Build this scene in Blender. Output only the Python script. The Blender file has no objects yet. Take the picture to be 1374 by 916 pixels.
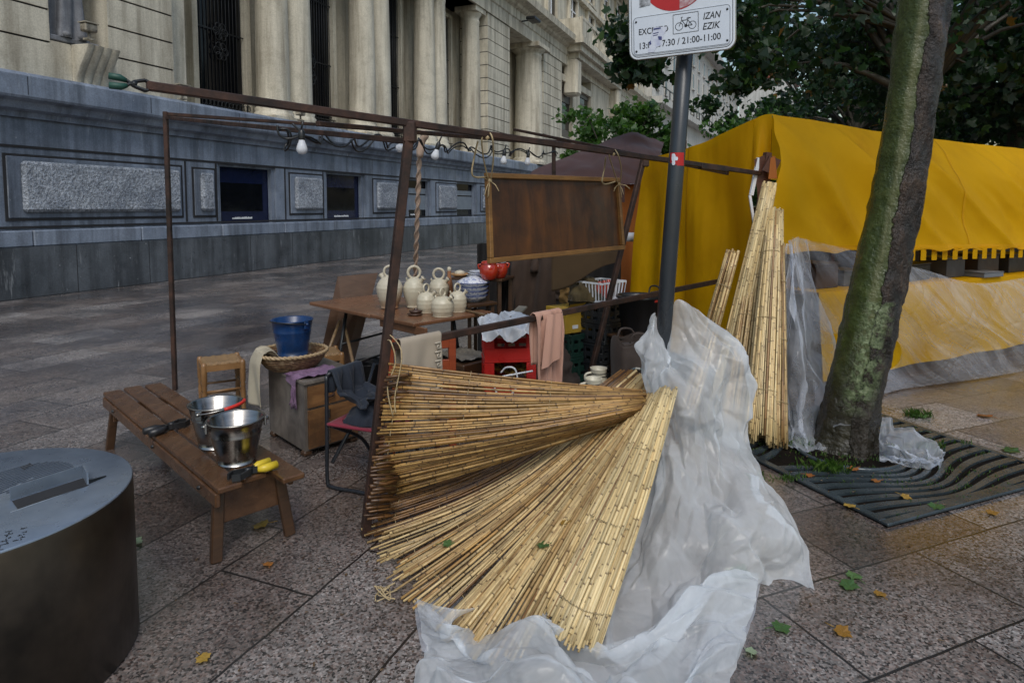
import bpy, math, random
from mathutils import Vector, Matrix, noise as mno
R = random.Random(7)
V = Vector
PI = math.pi
rad = math.radians
scn = bpy.context.scene
COL = scn.collection

# ------------------------------------------------------------------ camera
F_PX, CX, PY, H = 860.0, 687.0, 338.0, 1.6
PT = rad(4)
cd = bpy.data.cameras.new('camera'); cam = bpy.data.objects.new('camera', cd); COL.objects.link(cam)
cam.location = (0, 0, H); cam.rotation_euler = (rad(90) - PT, 0, 0)
cd.sensor_width = 36; cd.lens = F_PX / 1374 * 36; cd.shift_y = -120 / 1374
cd.clip_end = 2000; cd.clip_start = .05
scn.camera = cam

# survey helpers: a sighting from the tripod gives a place in the world once its depth or height is known
def ray(u, v):
    x = (u - CX) / F_PX; y = -(v - PY) / F_PX
    return V((x, math.cos(PT) + y * math.sin(PT), -math.sin(PT) + y * math.cos(PT)))
def G(u, v, z=0.0):
    r = ray(u, v); t = (z - H) / r.z
    return V((r.x * t, r.y * t, z))
def D(u, v, Y):
    r = ray(u, v); t = Y / r.y
    return V((r.x * t, Y, H + r.z * t))

# ------------------------------------------------------------------ world and light
SUN_EL, SUN_AZ = rad(52), rad(172)          # azimuth measured clockwise from +Y
w = bpy.data.worlds.new('World'); scn.world = w; w.use_nodes = True
wn = w.node_tree; bg = wn.nodes['Background']
sky = wn.nodes.new('ShaderNodeTexSky'); sky.sky_type = 'NISHITA'; sky.sun_disc = False
sky.sun_elevation = SUN_EL; sky.sun_rotation = SUN_AZ; sky.air_density = 1.8; sky.dust_density = 3.0; sky.ozone_density = 3.5
wn.links.new(sky.outputs[0], bg.inputs[0]); bg.inputs[1].default_value = 0.135
sl = bpy.data.lights.new('sun', 'SUN'); sl.energy = 1.5; sl.angle = rad(26); sl.color = (1, .985, .965)
so = bpy.data.objects.new('sun', sl); COL.objects.link(so)
sd = V((math.sin(SUN_AZ) * math.cos(SUN_EL), math.cos(SUN_AZ) * math.cos(SUN_EL), math.sin(SUN_EL)))
so.rotation_euler = sd.to_track_quat('Z', 'Y').to_euler(); so.location = sd * 50
scn.view_settings.view_transform = 'Standard'; scn.view_settings.look = 'None'; scn.view_settings.exposure = 0
scn.cycles.max_bounces = 10; scn.cycles.transparent_max_bounces = 24; scn.cycles.use_denoising = True

# ------------------------------------------------------------------ mesh builder
class MB:
    def __init__(s): s.v = []; s.f = []; s.mi = []; s.sm = []; s.at = []
    def add(s, vs, fs, mi=0, smooth=False, at=None):
        o = len(s.v); s.v += [V(p) for p in vs]
        s.f += [tuple(i + o for i in f) for f in fs]
        s.mi += [mi] * len(fs); s.sm += [smooth] * len(fs)
        s.at += (at if isinstance(at, list) else [at or (0, 0)] * len(vs))
        return s
    def hexa(s, p, mi=0):          # 8 corners: bottom ring of four, then top ring
        return s.add(p, [(3, 2, 1, 0), (4, 5, 6, 7), (0, 1, 5, 4), (1, 2, 6, 5), (2, 3, 7, 6), (3, 0, 4, 7)], mi)
    def box(s, c, d, M=None, mi=0, bev=0.0):
        hx, hy, hz = d[0] / 2, d[1] / 2, d[2] / 2
        M = M or Matrix.Identity(3); c = V(c)
        if bev > 0:
            b = min(bev, hx * .9, hy * .9, hz * .9)
            vs = []; idx = {}
            for sx in (-1, 1):
                for sy in (-1, 1):
                    for sz in (-1, 1):
                        for a in range(3):
                            q = [hx - b, hy - b, hz - b]; q[a] += b
                            idx[(sx, sy, sz, a)] = len(vs)
                            vs.append(c + M @ V((sx * q[0], sy * q[1], sz * q[2])))
            fs = []
            for a in range(3):
                o1, o2 = (a + 1) % 3, (a + 2) % 3
                for sg in (-1, 1):
                    f = []
                    for s1, s2 in ((-1, -1), (1, -1), (1, 1), (-1, 1)):
                        k = [0, 0, 0]; k[a] = sg; k[o1] = s1; k[o2] = s2
                        f.append(idx[(*k, a)])
                    fs.append(f if sg > 0 else f[::-1])
                for s1 in (-1, 1):
                    for s2 in (-1, 1):
                        k0 = [0, 0, 0]; k0[a] = -1; k0[o1] = s1; k0[o2] = s2
                        k1 = list(k0); k1[a] = 1
                        f = [idx[(*k0, o1)], idx[(*k1, o1)], idx[(*k1, o2)], idx[(*k0, o2)]]
                        fs.append(f if s1 * s2 < 0 else f[::-1])
            for sx in (-1, 1):
                for sy in (-1, 1):
                    for sz in (-1, 1):
                        f = [idx[(sx, sy, sz, a)] for a in range(3)]
                        fs.append(f if sx * sy * sz > 0 else f[::-1])
            return s.add(vs, fs, mi)
        p = [c + M @ V(q) for q in ((-hx, -hy, -hz), (hx, -hy, -hz), (hx, hy, -hz), (-hx, hy, -hz), (-hx, -hy, hz), (hx, -hy, hz), (hx, hy, hz), (-hx, hy, hz))]
        return s.hexa(p, mi)
    def beam(s, a, b, w, h, up=V((0, 0, 1)), mi=0, bev=0.0):
        a = V(a); b = V(b); x = (b - a); L = x.length; x.normalize()
        y = V(up).cross(x)
        if y.length < 1e-4: y = V((0, 1, 0)).cross(x)
        y.normalize(); z = x.cross(y)
        M = Matrix((x, y, z)).transposed()
        return s.box((a + b) / 2, (L, w, h), M, mi, bev)
    def tube(s, pts, r, seg=8, caps=True, mi=0, at=None, smooth=True, closed=False):
        pts = [V(p) for p in pts]; n = len(pts)
        rr = r if isinstance(r, (list, tuple)) else [r] * n
        vs = []; ats = []; u = None
        for i in range(n):
            if closed: t = pts[(i + 1) % n] - pts[i - 1]
            else: t = pts[min(i + 1, n - 1)] - pts[max(i - 1, 0)]
            if t.length < 1e-9: t = V((0, 0, 1))
            t.normalize()
            if u is None:
                u = t.cross(V((0, 0, 1)))
                if u.length < 1e-3: u = t.cross(V((1, 0, 0)))
            u = u - t * u.dot(t); u.normalize(); w_ = t.cross(u)
            for k in range(seg):
                a = 2 * PI * k / seg
                vs.append(pts[i] + (u * math.cos(a) + w_ * math.sin(a)) * rr[i])
                if at: ats.append((at[0], at[1][i]))
        fs = []
        for i in range(n if closed else n - 1):
            j = (i + 1) % n
            for k in range(seg):
                k2 = (k + 1) % seg
                fs.append((i * seg + k, i * seg + k2, j * seg + k2, j * seg + k))
        if caps and not closed:
            fs.append(tuple(range(seg - 1, -1, -1))); fs.append(tuple((n - 1) * seg + k for k in range(seg)))
        return s.add(vs, fs, mi, smooth, ats if at else None)
    def lathe(s, prof, c=(0, 0, 0), seg=28, mi=0, ax=None, M=None, arc=2 * PI, smooth=True):
        c = V(c); vs = []; n = len(prof); M = M or Matrix.Identity(3)
        full = arc >= 2 * PI - 1e-6; m = seg if full else seg + 1
        for (r, z) in prof:
            for k in range(m):
                a = arc * k / seg
                vs.append(c + M @ V((r * math.cos(a), r * math.sin(a), z)))
        fs = []
        for i in range(n - 1):
            for k in range(seg):
                k2 = (k + 1) % m
                fs.append((i * m + k, i * m + k2, (i + 1) * m + k2, (i + 1) * m + k))
        if full and prof[0][0] > 1e-6 and prof[0][0] < .9 * max(p[0] for p in prof) + 9: pass
        return s.add(vs, fs, mi, smooth)
    def disc(s, c, r, seg=28, mi=0, M=None, ry=None):
        M = M or Matrix.Identity(3); c = V(c)
        return s.add([c + M @ V((r * math.cos(2 * PI * k / seg), (ry or r) * math.sin(2 * PI * k / seg), 0)) for k in range(seg)], [tuple(range(seg))], mi)
    def grid(s, nu, nv, fn, mi=0, smooth=True, at=None):
        vs = [fn(i / nu, j / nv) for j in range(nv + 1) for i in range(nu + 1)]
        fs = [(j * (nu + 1) + i, j * (nu + 1) + i + 1, (j + 1) * (nu + 1) + i + 1, (j + 1) * (nu + 1) + i) for j in range(nv) for i in range(nu)]
        ats = [at(i / nu, j / nv) for j in range(nv + 1) for i in range(nu + 1)] if at else None
        return s.add(vs, fs, mi, smooth, ats)
    def prism(s, poly, z0, z1, M=None, c=(0, 0, 0), mi=0):
        M = M or Matrix.Identity(3); c = V(c); n = len(poly)
        vs = [c + M @ V((x, y, z0)) for x, y in poly] + [c + M @ V((x, y, z1)) for x, y in poly]
        return s.add(vs, [tuple(range(n - 1, -1, -1)), tuple(range(n, 2 * n))] + [(i, (i + 1) % n, n + (i + 1) % n, n + i) for i in range(n)], mi)

def wloc(o):
    p = V((0, 0, 0))
    while o is not None: p += V(o.location); o = o.parent
    return p
def obj(name, mb, mats, parent=None, label=None, cat=None, group=None, kind=None, solid=0, loc=None, smooth=0):
    """link a builder as one mesh object; the builder holds world coordinates"""
    me = bpy.data.meshes.new(name)
    org = V(loc) if loc is not None else V((0, 0, 0))
    if parent is not None: org = V((0, 0, 0)); base = wloc(parent)
    else: base = org
    me.from_pydata([tuple(p - base) for p in mb.v], [], mb.f)
    if not isinstance(mats, (list, tuple)): mats = [mats]
    for m in mats: me.materials.append(m)
    me.polygons.foreach_set('material_index', mb.mi); me.polygons.foreach_set('use_smooth', mb.sm)
    if any(a != (0, 0) for a in mb.at):
        a1 = me.attributes.new('rnd', 'FLOAT', 'POINT'); a1.data.foreach_set('value', [a[0] for a in mb.at])
        a2 = me.attributes.new('len', 'FLOAT', 'POINT'); a2.data.foreach_set('value', [a[1] for a in mb.at])
    me.update()
    o = bpy.data.objects.new(name, me); COL.objects.link(o)
    o.location = org
    if parent is not None: o.parent = parent
    if solid:
        md = o.modifiers.new('solid', 'SOLIDIFY'); md.thickness = solid; md.offset = 0
    if smooth: md = o.modifiers.new('soften', 'SMOOTH'); md.iterations = smooth; md.factor = .5
    if label: o['label'] = label
    if cat: o['category'] = cat
    if group: o['group'] = group
    if kind: o['kind'] = kind
    return o
def thing(name, loc, label, cat, group=None):
    o = bpy.data.objects.new(name, None); COL.objects.link(o); o.location = V(loc)
    o.empty_display_size = .1
    o['label'] = label; o['category'] = cat
    if group: o['group'] = group
    return o
def copy_tree(o, loc=None, rz=0, label=None, parent=None):
    c = o.copy(); COL.objects.link(c)
    if parent is not None: c.parent = parent
    if loc is not None: c.location = V(loc); c.rotation_euler.z = rz
    if label: c['label'] = label
    for ch in list(o.children): copy_tree(ch, parent=c)
    return c
def rotz(a): return Matrix.Rotation(a, 3, 'Z')
def frame(x, y=None, z=None):
    """3x3 from an x direction and an approximate z"""
    x = V(x).normalized(); z = V(z if z is not None else (0, 0, 1)); y = z.cross(x).normalized(); z = x.cross(y)
    return Matrix((x, y, z)).transposed()
def crom(p0, p1, p2, p3, t):
    return .5 * ((2 * p1) + (-p0 + p2) * t + (2 * p0 - 5 * p1 + 4 * p2 - p3) * t * t + (-p0 + 3 * p1 - 3 * p2 + p3) * t ** 3)
def curve(pts, n):
    pts = [V(p) for p in pts]; out = []; m = len(pts) - 1
    for i in range(n + 1):
        x = i / n * m; k = min(int(x), m - 1); t = x - k
        out.append(crom(pts[max(k - 1, 0)], pts[k], pts[k + 1], pts[min(k + 2, m)], t))
    return out
def surf(ctrl):
    """interpolating patch through rows of points; every row the same length"""
    nr = len(ctrl) - 1; nc = len(ctrl[0]) - 1
    C = [[V(p) for p in r] for r in ctrl]
    def ev1(row, s):
        x = s * nc; k = min(int(x), nc - 1); t = x - k
        return crom(row[max(k - 1, 0)], row[k], row[k + 1], row[min(k + 2, nc)], t)
    def fn(s, t):
        x = t * nr; k = min(int(x), nr - 1); tt = x - k
        q = [ev1(C[min(max(k + d, 0), nr)], s) for d in (-1, 0, 1, 2)]
        return crom(*q, tt)
    return fn
def ridge(p, f, seed=0, oct=3):
    a = 1.0; s = 0; q = V(p) * f + V((seed * 13.1, seed * 7.7, seed * 3.3))
    for i in range(oct):
        s += a * (1 - 2.2 * abs(mno.noise(q))); q = q * 1.9 + V((5.2, 1.3, 8.1)); a *= .48
    return s
def crumpled(fn, amp, freq, seed=0, e=.004, keep=None, floor=None):
    def g(s, t):
        p = fn(s, t)
        du = fn(min(s + e, 1), t) - fn(max(s - e, 0), t); dv = fn(s, min(t + e, 1)) - fn(s, max(t - e, 0))
        n = du.cross(dv)
        n = n.normalized() if n.length > 1e-12 else V((0, 0, 1))
        k = keep(s, t) if keep else 1
        p = p + n * amp * k * ridge(p, freq, seed)
        if floor is not None and p.z < floor: p.z = floor + .002 * abs(mno.noise(p * 30))
        return p
    return g

# ------------------------------------------------------------------ materials
class NT:
    def __init__(s, name):
        s.m = bpy.data.materials.new(name); s.m.use_nodes = True; s.t = s.m.node_tree
        s.b = s.t.nodes['Principled BSDF']; s.out = s.t.nodes['Material Output']
        s.tc = s.n('TexCoord')
    def n(s, typ, **kw):
        x = s.t.nodes.new('ShaderNode' + typ)
        for k, v_ in kw.items(): setattr(x, k, v_)
        return x
    def l(s, a, b): s.t.links.new(a, b)
    def set(s, sock, v_):
        if hasattr(v_, 'is_linked') or isinstance(v_, bpy.types.NodeSocket): s.l(v_, sock)
        else: sock.default_value = v_
    def noise(s, scale, detail=4, rough=.55, co=None, dist=0.0, sx=None):
        x = s.n('TexNoise'); x.inputs['Scale'].default_value = scale; x.inputs['Detail'].default_value = detail
        x.inputs['Roughness'].default_value = rough; x.inputs['Distortion'].default_value = dist
        c = co if co is not None else s.tc.outputs['Object']
        if sx:
            mp = s.n('Mapping'); mp.inputs['Scale'].default_value = sx; s.l(c, mp.inputs[0]); c = mp.outputs[0]
        s.l(c, x.inputs['Vector']); return x.outputs['Fac']
    def voro(s, scale, feat='F1', co=None, out='Distance', rnd=1.0):
        x = s.n('TexVoronoi', feature=feat); x.inputs['Scale'].default_value = scale; x.inputs['Randomness'].default_value = rnd
        s.l(co if co is not None else s.tc.outputs['Object'], x.inputs['Vector']); return x.outputs[out]
    def ramp(s, fac, stops, interp='LINEAR'):
        x = s.n('ValToRGB'); x.color_ramp.interpolation = interp; e = x.color_ramp.elements
        while len(e) < len(stops): e.new(.5)
        for i, (p, c) in enumerate(stops):
            e[i].position = p
            if isinstance(c, (int, float)): c = (c, c, c)
            e[i].color = (*c[:3], 1)
        s.l(fac, x.inputs[0]); return x.outputs[0]
    def mix(s, fac, a, b, bt='MIX'):
        x = s.n('Mix', data_type='RGBA', blend_type=bt)
        s.set(x.inputs[0], fac)
        for sock, v_ in ((x.inputs[6], a), (x.inputs[7], b)):
            if isinstance(v_, tuple): sock.default_value = (*v_[:3], 1)
            else: s.l(v_, sock)
        return x.outputs[2]
    def math(s, op, a, b=0.0, clamp=False):
        x = s.n('Math', operation=op, use_clamp=clamp); s.set(x.inputs[0], a); s.set(x.inputs[1], b); return x.outputs[0]
    def attr(s, name): x = s.n('Attribute'); x.attribute_name = name; return x.outputs['Fac']
    def bump(s, h, strength=.3, dist=.01, prev=None):
        x = s.n('Bump'); x.inputs['Strength'].default_value = strength; x.inputs['Distance'].default_value = dist
        s.l(h, x.inputs['Height'])
        if prev is not None: s.l(prev, x.inputs['Normal'])
        s.l(x.outputs[0], s.b.inputs['Normal']); return x.outputs[0]
    def col(s, c): s.set(s.b.inputs['Base Color'], c if not isinstance(c, tuple) else (*c[:3], 1))
    def rough(s, r): s.set(s.b.inputs['Roughness'], r)

def M_plain(name, c1, c2, rough=(.4, .6), scale=4, bump=.15, bscale=40, metal=0, sx=None, dirt=None, spec=.5, coat=0, bdist=.004, trans=0):
    k = NT(name)
    n1 = k.noise(scale, 6, .6, sx=sx)
    c = k.ramp(n1, [(.3, c1), (.7, c2)])
    if dirt:
        n2 = k.noise(scale * .45, 5, .65); c = k.mix(k.ramp(n2, [(.42, 0), (.66, 1)]), c, dirt)
    k.col(c); k.rough(k.ramp(k.noise(scale * 1.7, 4), [(.3, rough[0]), (.7, rough[1])]))
    k.b.inputs['Metallic'].default_value = metal; k.b.inputs['Specular IOR Level'].default_value = spec
    k.b.inputs['Coat Weight'].default_value = coat
    if bump: k.bump(k.noise(bscale, 5, sx=sx), bump, bdist)
    if trans:
        tr = k.n('BsdfTranslucent'); k.l(c, tr.inputs[0]); mx = k.n('MixShader'); mx.inputs[0].default_value = trans
        k.l(k.b.outputs[0], mx.inputs[1]); k.l(tr.outputs[0], mx.inputs[2]); k.l(mx.outputs[0], k.out.inputs[0])
    return k.m
def M_wood(name, c1, c2, axis=(1, 14, 14), rough=(.28, .55), scale=3.0, dark=(.03, .015, .008), wear=.5):
    k = NT(name)
    g = k.noise(scale, 8, .6, dist=.6, sx=axis)
    c = k.ramp(g, [(.25, c1), (.5, tuple((a + b) / 2 for a, b in zip(c1, c2))), (.75, c2)])
    st = k.noise(2.2, 6, .65); c = k.mix(k.ramp(st, [(.45, 0), (.72, wear)]), c, dark)
    k.col(c); k.rough(k.ramp(k.noise(5, 4), [(.3, rough[0]), (.7, rough[1])]))
    k.bump(g, .35, .003); return k.m

# granite paving: slabs in running bond along the street, wet
STREET = rad(22.3)
def M_paving():
    k = NT('granite_paving')
    mp = k.n('Mapping'); mp.inputs['Rotation'].default_value = (0, 0, -(rad(90) - STREET) + 0)
    mp.inputs['Location'].default_value = (.33, .27, 0)
    k.l(k.tc.outputs['Object'], mp.inputs[0]); co = mp.outputs[0]
    def bricks(co):
        b = k.n('TexBrick'); k.l(co, b.inputs['Vector'])
        b.inputs['Scale'].default_value = 1; b.inputs['Brick Width'].default_value = .92; b.inputs['Row Height'].default_value = .50
        b.inputs['Mortar Size'].default_value = .006; b.inputs['Mortar Smooth'].default_value = .2; b.inputs['Bias'].default_value = 0
        b.inputs['Color1'].default_value = (0, 0, 0, 1); b.inputs['Color2'].default_value = (1, 1, 1, 1); b.inputs['Mortar'].default_value = (.5, .5, .5, 1)
        b.offset = .42; return b
    wob = k.n('TexNoise'); wob.inputs['Scale'].default_value = 6; k.l(k.tc.outputs['Object'], wob.inputs['Vector'])
    def wobble(c): x = k.n('VectorMath', operation='MULTIPLY_ADD'); k.l(wob.outputs['Color'], x.inputs[0]); x.inputs[1].default_value = (.012, .012, 0); k.l(c, x.inputs[2]); return x.outputs[0]
    b1 = bricks(wobble(co))
    mq = k.n('Mapping', vector_type='TEXTURE'); mq.inputs['Location'].default_value = (1.88, 3.10 - .21, 0); mq.inputs['Rotation'].default_value = (0, 0, rad(22.5)); k.l(k.tc.outputs['Object'], mq.inputs[0])
    b2 = bricks(wobble(mq.outputs[0]))
    # two laying directions: along the street on the left, along the tree pits on the right
    sx3 = k.n('SeparateXYZ'); k.l(k.tc.outputs['Object'], sx3.inputs[0])
    zone = k.math('GREATER_THAN', k.math('SUBTRACT', sx3.outputs[0], k.math('MULTIPLY', sx3.outputs[1], .08)), .80)
    bcol = k.mix(zone, b1.outputs['Color'], b2.outputs['Color'])
    mf = k.n('Mix', data_type='FLOAT'); k.l(zone, mf.inputs[0]); k.l(b1.outputs['Fac'], mf.inputs[2]); k.l(b2.outputs['Fac'], mf.inputs[3]); bfac = mf.outputs[0]
    tint = k.ramp(bcol, [(0, (.23, .215, .205)), (.25, (.095, .082, .075)), (.5, (.185, .168, .158)), (.75, (.12, .102, .092)), (1, (.30, .288, .28))])
    # speckle
    v1 = k.voro(120, out='Color'); sp = k.n('SeparateColor'); k.l(v1, sp.inputs[0])
    spk = k.ramp(sp.outputs[0], [(0, .12), (.26, .35), (.34, .9), (.7, 1.15), (.9, 1.7), (1, 2.1)])
    c = k.mix(1.0, tint, spk, 'MULTIPLY')
    pk = k.ramp(sp.outputs[1], [(.62, 0), (.7, 1)]); c = k.mix(k.math('MULTIPLY', pk, .25), c, (.27, .16, .125))
    c = k.mix(1.0, c, k.ramp(k.noise(34, 3), [(.3, .72), (.7, 1.25)]), 'MULTIPLY')
    big = k.noise(.8, 6, .62); wet = k.ramp(big, [(.42, 0), (.56, 1)])
    c = k.mix(k.math('MULTIPLY', wet, .85), c, k.mix(1.0, c, (.50, .46, .45), 'MULTIPLY'))
    c = k.mix(k.ramp(k.noise(2.6, 6, .65), [(.5, 0), (.75, .55)]), c, k.mix(1.0, c, (.5, .44, .4), 'MULTIPLY'))
    c = k.mix(bfac, c, (.012, .01, .009))
    k.col(c)
    r = k.math('ADD', k.ramp(k.noise(1.1, 6, .6), [(.38, .10), (.60, .42)]), k.math('MULTIPLY', k.noise(90, 2), .10))
    k.rough(r); k.b.inputs['Specular IOR Level'].default_value = .75
    inv = k.math('SUBTRACT', 1.0, bfac)
    p = k.bump(inv, .7, .006); p = k.bump(k.noise(150, 3), .12, .004, p); k.bump(k.noise(7, 4), .05, .02, p)
    k.b.inputs['Coat Roughness'].default_value = .20; k.set(k.b.inputs['Coat Weight'], k.ramp(k.noise(.8, 6, .62), [(.40, .15), (.54, 1)]))
    return k.m
def M_stone(name, c1, c2, dirt, scale=.6, streak=True, bump=.25, bscale=14, rough=(.55, .85), hammered=False, salt=False):
    k = NT(name)
    c = k.ramp(k.noise(scale, 7, .62), [(.3, c1), (.7, c2)])
    if streak:
        s_ = k.noise(1.6, 5, .6, sx=(2.2, 2.2, .16)); c = k.mix(k.ramp(s_, [(.44, 0), (.72, .85)]), c, dirt)
    s2 = k.noise(3.3, 8, .7); c = k.mix(k.ramp(s2, [(.5, 0), (.8, .5)]), c, dirt)
    c = k.mix(1.0, c, k.ramp(k.noise(38, 4), [(.3, .82), (.7, 1.14)]), 'MULTIPLY')
    if salt:
        sa = k.noise(2.4, 6, .7, sx=(3, 3, .35)); c = k.mix(k.ramp(sa, [(.62, 0), (.76, .55)]), c, (.5, .53, .56)); sb = k.noise(9, 4, .7); c = k.mix(k.ramp(sb, [(.68, 0), (.74, .5)]), c, (.55, .57, .6))
    k.col(c); k.rough(k.ramp(k.noise(2, 4), [(.3, rough[0]), (.7, rough[1])]))
    if hammered:
        hn = k.noise(20, 3, .7); c = k.mix(1.0, c, k.ramp(hn, [(.35, .55), (.65, 1.35)]), 'MULTIPLY'); k.col(c); k.bump(hn, 1.0, .08)
    else: k.bump(k.noise(bscale, 6, .65), bump, .012)
    return k.m
def M_reed(name, pale, mid, brown, shift=0.0):
    k = NT(name)
    r = k.attr('rnd'); L = k.attr('len')
    f = k.math('FRACT', k.math('ADD', k.math('MULTIPLY', L, k.math('ADD', 5.2, k.math('MULTIPLY', r, 2.6))), k.math('MULTIPLY', r, 17.0)))
    node = k.ramp(f, [(0, .8), (.02, .9), (.035, .0), (.95, 0), (.985, .25), (1, .8)])
    c = k.ramp(k.math('FRACT', k.math('MULTIPLY', r, 7.3)), [(0, pale), (.45, mid), (.75, pale), (.9, mid), (1, brown)])
    xyz = k.n('CombineXYZ'); k.l(k.math('MULTIPLY', L, 9.0), xyz.inputs[0]); k.l(k.math('MULTIPLY', r, 300.0), xyz.inputs[1])
    st = k.noise(1.0, 5, .65, co=xyz.outputs[0])
    c = k.mix(k.ramp(st, [(.5 - shift, 0), (.72 - shift, .8)]), c, brown)
    seg = k.math('FLOOR', k.math('ADD', k.math('MULTIPLY', L, k.math('ADD', 5.2, k.math('MULTIPLY', r, 2.6))), k.math('MULTIPLY', r, 17.0)))
    wn_ = k.n('TexWhiteNoise', noise_dimensions='2D'); x2 = k.n('CombineXYZ'); k.l(seg, x2.inputs[0]); k.l(k.math('MULTIPLY', r, 91.0), x2.inputs[1]); k.l(x2.outputs[0], wn_.inputs['Vector'])
    c = k.mix(1.0, c, k.ramp(wn_.outputs['Value'], [(0, .6), (.5, .95), (1, 1.2)]), 'MULTIPLY')
    c = k.mix(node, c, tuple(x * .35 for x in brown))
    k.col(c); k.rough(.38); k.b.inputs['Specular IOR Level'].default_value = .5
    return k.m
def M_plastic(name, op, tint=(.86, .9, .96), vary=.3, sscale=3.0, rough=.28, wr=0.5, streak=False):
    k = NT(name)
    k.col(tint); k.rough(rough); k.b.inputs['Specular IOR Level'].default_value = .6
    fine = k.noise(9, 5, .6, dist=1.2)
    b0 = k.bump(fine, .25 * wr, .02)
    wp = k.n('TexNoise'); wp.inputs['Scale'].default_value = 1.6; wp.inputs['Detail'].default_value = 3; k.l(k.tc.outputs['Object'], wp.inputs['Vector'])
    wv = k.n('VectorMath', operation='MULTIPLY_ADD'); k.l(wp.outputs['Color'], wv.inputs[0]); wv.inputs[1].default_value = (.5, .5, .5); k.l(k.tc.outputs['Object'], wv.inputs[2])
    e1 = k.ramp(k.voro(3.2, 'DISTANCE_TO_EDGE', wv.outputs[0]), [(0, 0), (.10, .55), (.4, 1)]); e2 = k.ramp(k.voro(9, 'DISTANCE_TO_EDGE', wv.outputs[0]), [(0, 0), (.12, .6), (.4, 1)])
    b1_ = k.bump(e1, .45 * wr, .05, b0); k.bump(e2, .28 * wr, .02, b1_)
    tl = k.n('BsdfTranslucent'); tl.inputs[0].default_value = (*tint, 1)
    m1 = k.n('MixShader'); m1.inputs[0].default_value = .45; k.l(k.b.outputs[0], m1.inputs[1]); k.l(tl.outputs[0], m1.inputs[2])
    tp = k.n('BsdfTransparent'); tp.inputs[0].default_value = (.97, .98, 1, 1)
    lw = k.n('LayerWeight'); lw.inputs[0].default_value = .35
    nz = k.noise(sscale, 6, .6, dist=.8)
    if streak:
        xz = k.n('CombineXYZ'); k.l(k.math('MULTIPLY', k.attr('rnd'), 17.0), xz.inputs[0]); k.l(k.math('MULTIPLY', k.attr('len'), 1.0), xz.inputs[1])
        st = k.noise(1.0, 5, .6, co=xz.outputs[0]); nz = k.math('ADD', k.math('MULTIPLY', nz, .3), k.ramp(st, [(.34, 0), (.82, 1)]))
    fac = k.math('ADD', k.math('ADD', op - vary / 2, k.math('MULTIPLY', nz, vary)), k.math('MULTIPLY', lw.outputs['Facing'], .35), clamp=True)
    m2 = k.n('MixShader'); k.l(fac, m2.inputs[0]); k.l(tp.outputs[0], m2.inputs[1]); k.l(m1.outputs[0], m2.inputs[2])
    k.l(m2.outputs[0], k.out.inputs[0]); return k.m
def M_leaf(name, stops, tr=.35):
    k = NT(name)
    c = k.ramp(k.attr('rnd'), stops); k.col(c); k.rough(.38)
    tl = k.n('BsdfTranslucent'); k.l(k.mix(1.0, c, (1.3, 1.5, .6), 'MULTIPLY'), tl.inputs[0])
    m = k.n('MixShader'); m.inputs[0].default_value = tr; k.l(k.b.outputs[0], m.inputs[1]); k.l(tl.outputs[0], m.inputs[2]); k.l(m.outputs[0], k.out.inputs[0])
    return k.m
def M_cloth(name, c1, c2, trans=.25, weave=260, scale=2.5, dirt=None, rough=.75, spec=.3, sheen=.1):
    k = NT(name)
    c = k.ramp(k.noise(scale, 6, .6), [(.3, c1), (.7, c2)])
    if dirt: c = k.mix(k.ramp(k.noise(scale * .8, 6, .7), [(.52, 0), (.78, .7)]), c, dirt)
    k.col(c); k.rough(rough); k.b.inputs['Sheen Weight'].default_value = sheen; k.b.inputs['Specular IOR Level'].default_value = spec
    k.bump(k.noise(weave, 2), .25, .002)
    if trans:
        tl = k.n('BsdfTranslucent'); k.l(c, tl.inputs[0]); m = k.n('MixShader'); m.inputs[0].default_value = trans
        k.l(k.b.outputs[0], m.inputs[1]); k.l(tl.outputs[0], m.inputs[2]); k.l(m.outputs[0], k.out.inputs[0])
    return k.m

m_pave = M_paving()
m_ash = M_stone('limestone', (.50, .465, .375), (.66, .615, .50), (.20, .17, .12), scale=.5)
m_ash2 = M_stone('limestone_far', (.46, .46, .44), (.58, .57, .54), (.3, .29, .26), scale=.25, bump=.1)
m_grey = M_stone('blue_grey_stone', (.115, .145, .20), (.27, .315, .39), (.045, .054, .07), scale=.8, rough=(.3, .6), salt=True)
m_ham = M_stone('hammered_stone', (.17, .20, .25), (.44, .48, .54), (.10, .115, .14), scale=2, hammered=True, streak=False)
m_plin = M_stone('dark_wet_plinth', (.03, .037, .046), (.12, .135, .155), (.012, .014, .018), scale=.9, rough=(.22, .45), salt=True)
m_gap = M_plain('shadow_joint', (.012, .012, .014), (.02, .02, .022), rough=(.8, .9), bump=0)
m_iron = M_plain('black_iron', (.012, .014, .016), (.03, .033, .036), rough=(.3, .5), bump=.2, bscale=60, metal=.3)
m_pane = M_plain('dark_pane', (.003, .004, .006), (.006, .007, .010), rough=(.04, .1), bump=0, spec=.3)
m_navy = M_plain('navy_film', (.006, .01, .035), (.01, .016, .055), rough=(.1, .25), bump=0)
m_white = M_plain('white_paint', (.72, .74, .77), (.8, .82, .84), rough=(.3, .45), bump=0)
m_rust = M_plain('rusty_steel', (.035, .022, .018), (.09, .042, .028), rough=(.35, .65), scale=14, bump=.4, bscale=120, metal=.4, dirt=(.02, .014, .012))
m_zinc = M_plain('wet_steel_top', (.19, .235, .30), (.27, .32, .39), rough=(.22, .42), scale=6, bump=.08, bscale=30, metal=.55, dirt=(.15, .19, .25))
m_bin = M_plain('weathered_bronze_steel', (.05, .042, .034), (.13, .105, .08), rough=(.26, .48), scale=2.5, bump=.15, bscale=50, metal=.8, dirt=(.02, .018, .016), sx=(1, 1, .5))
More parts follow.
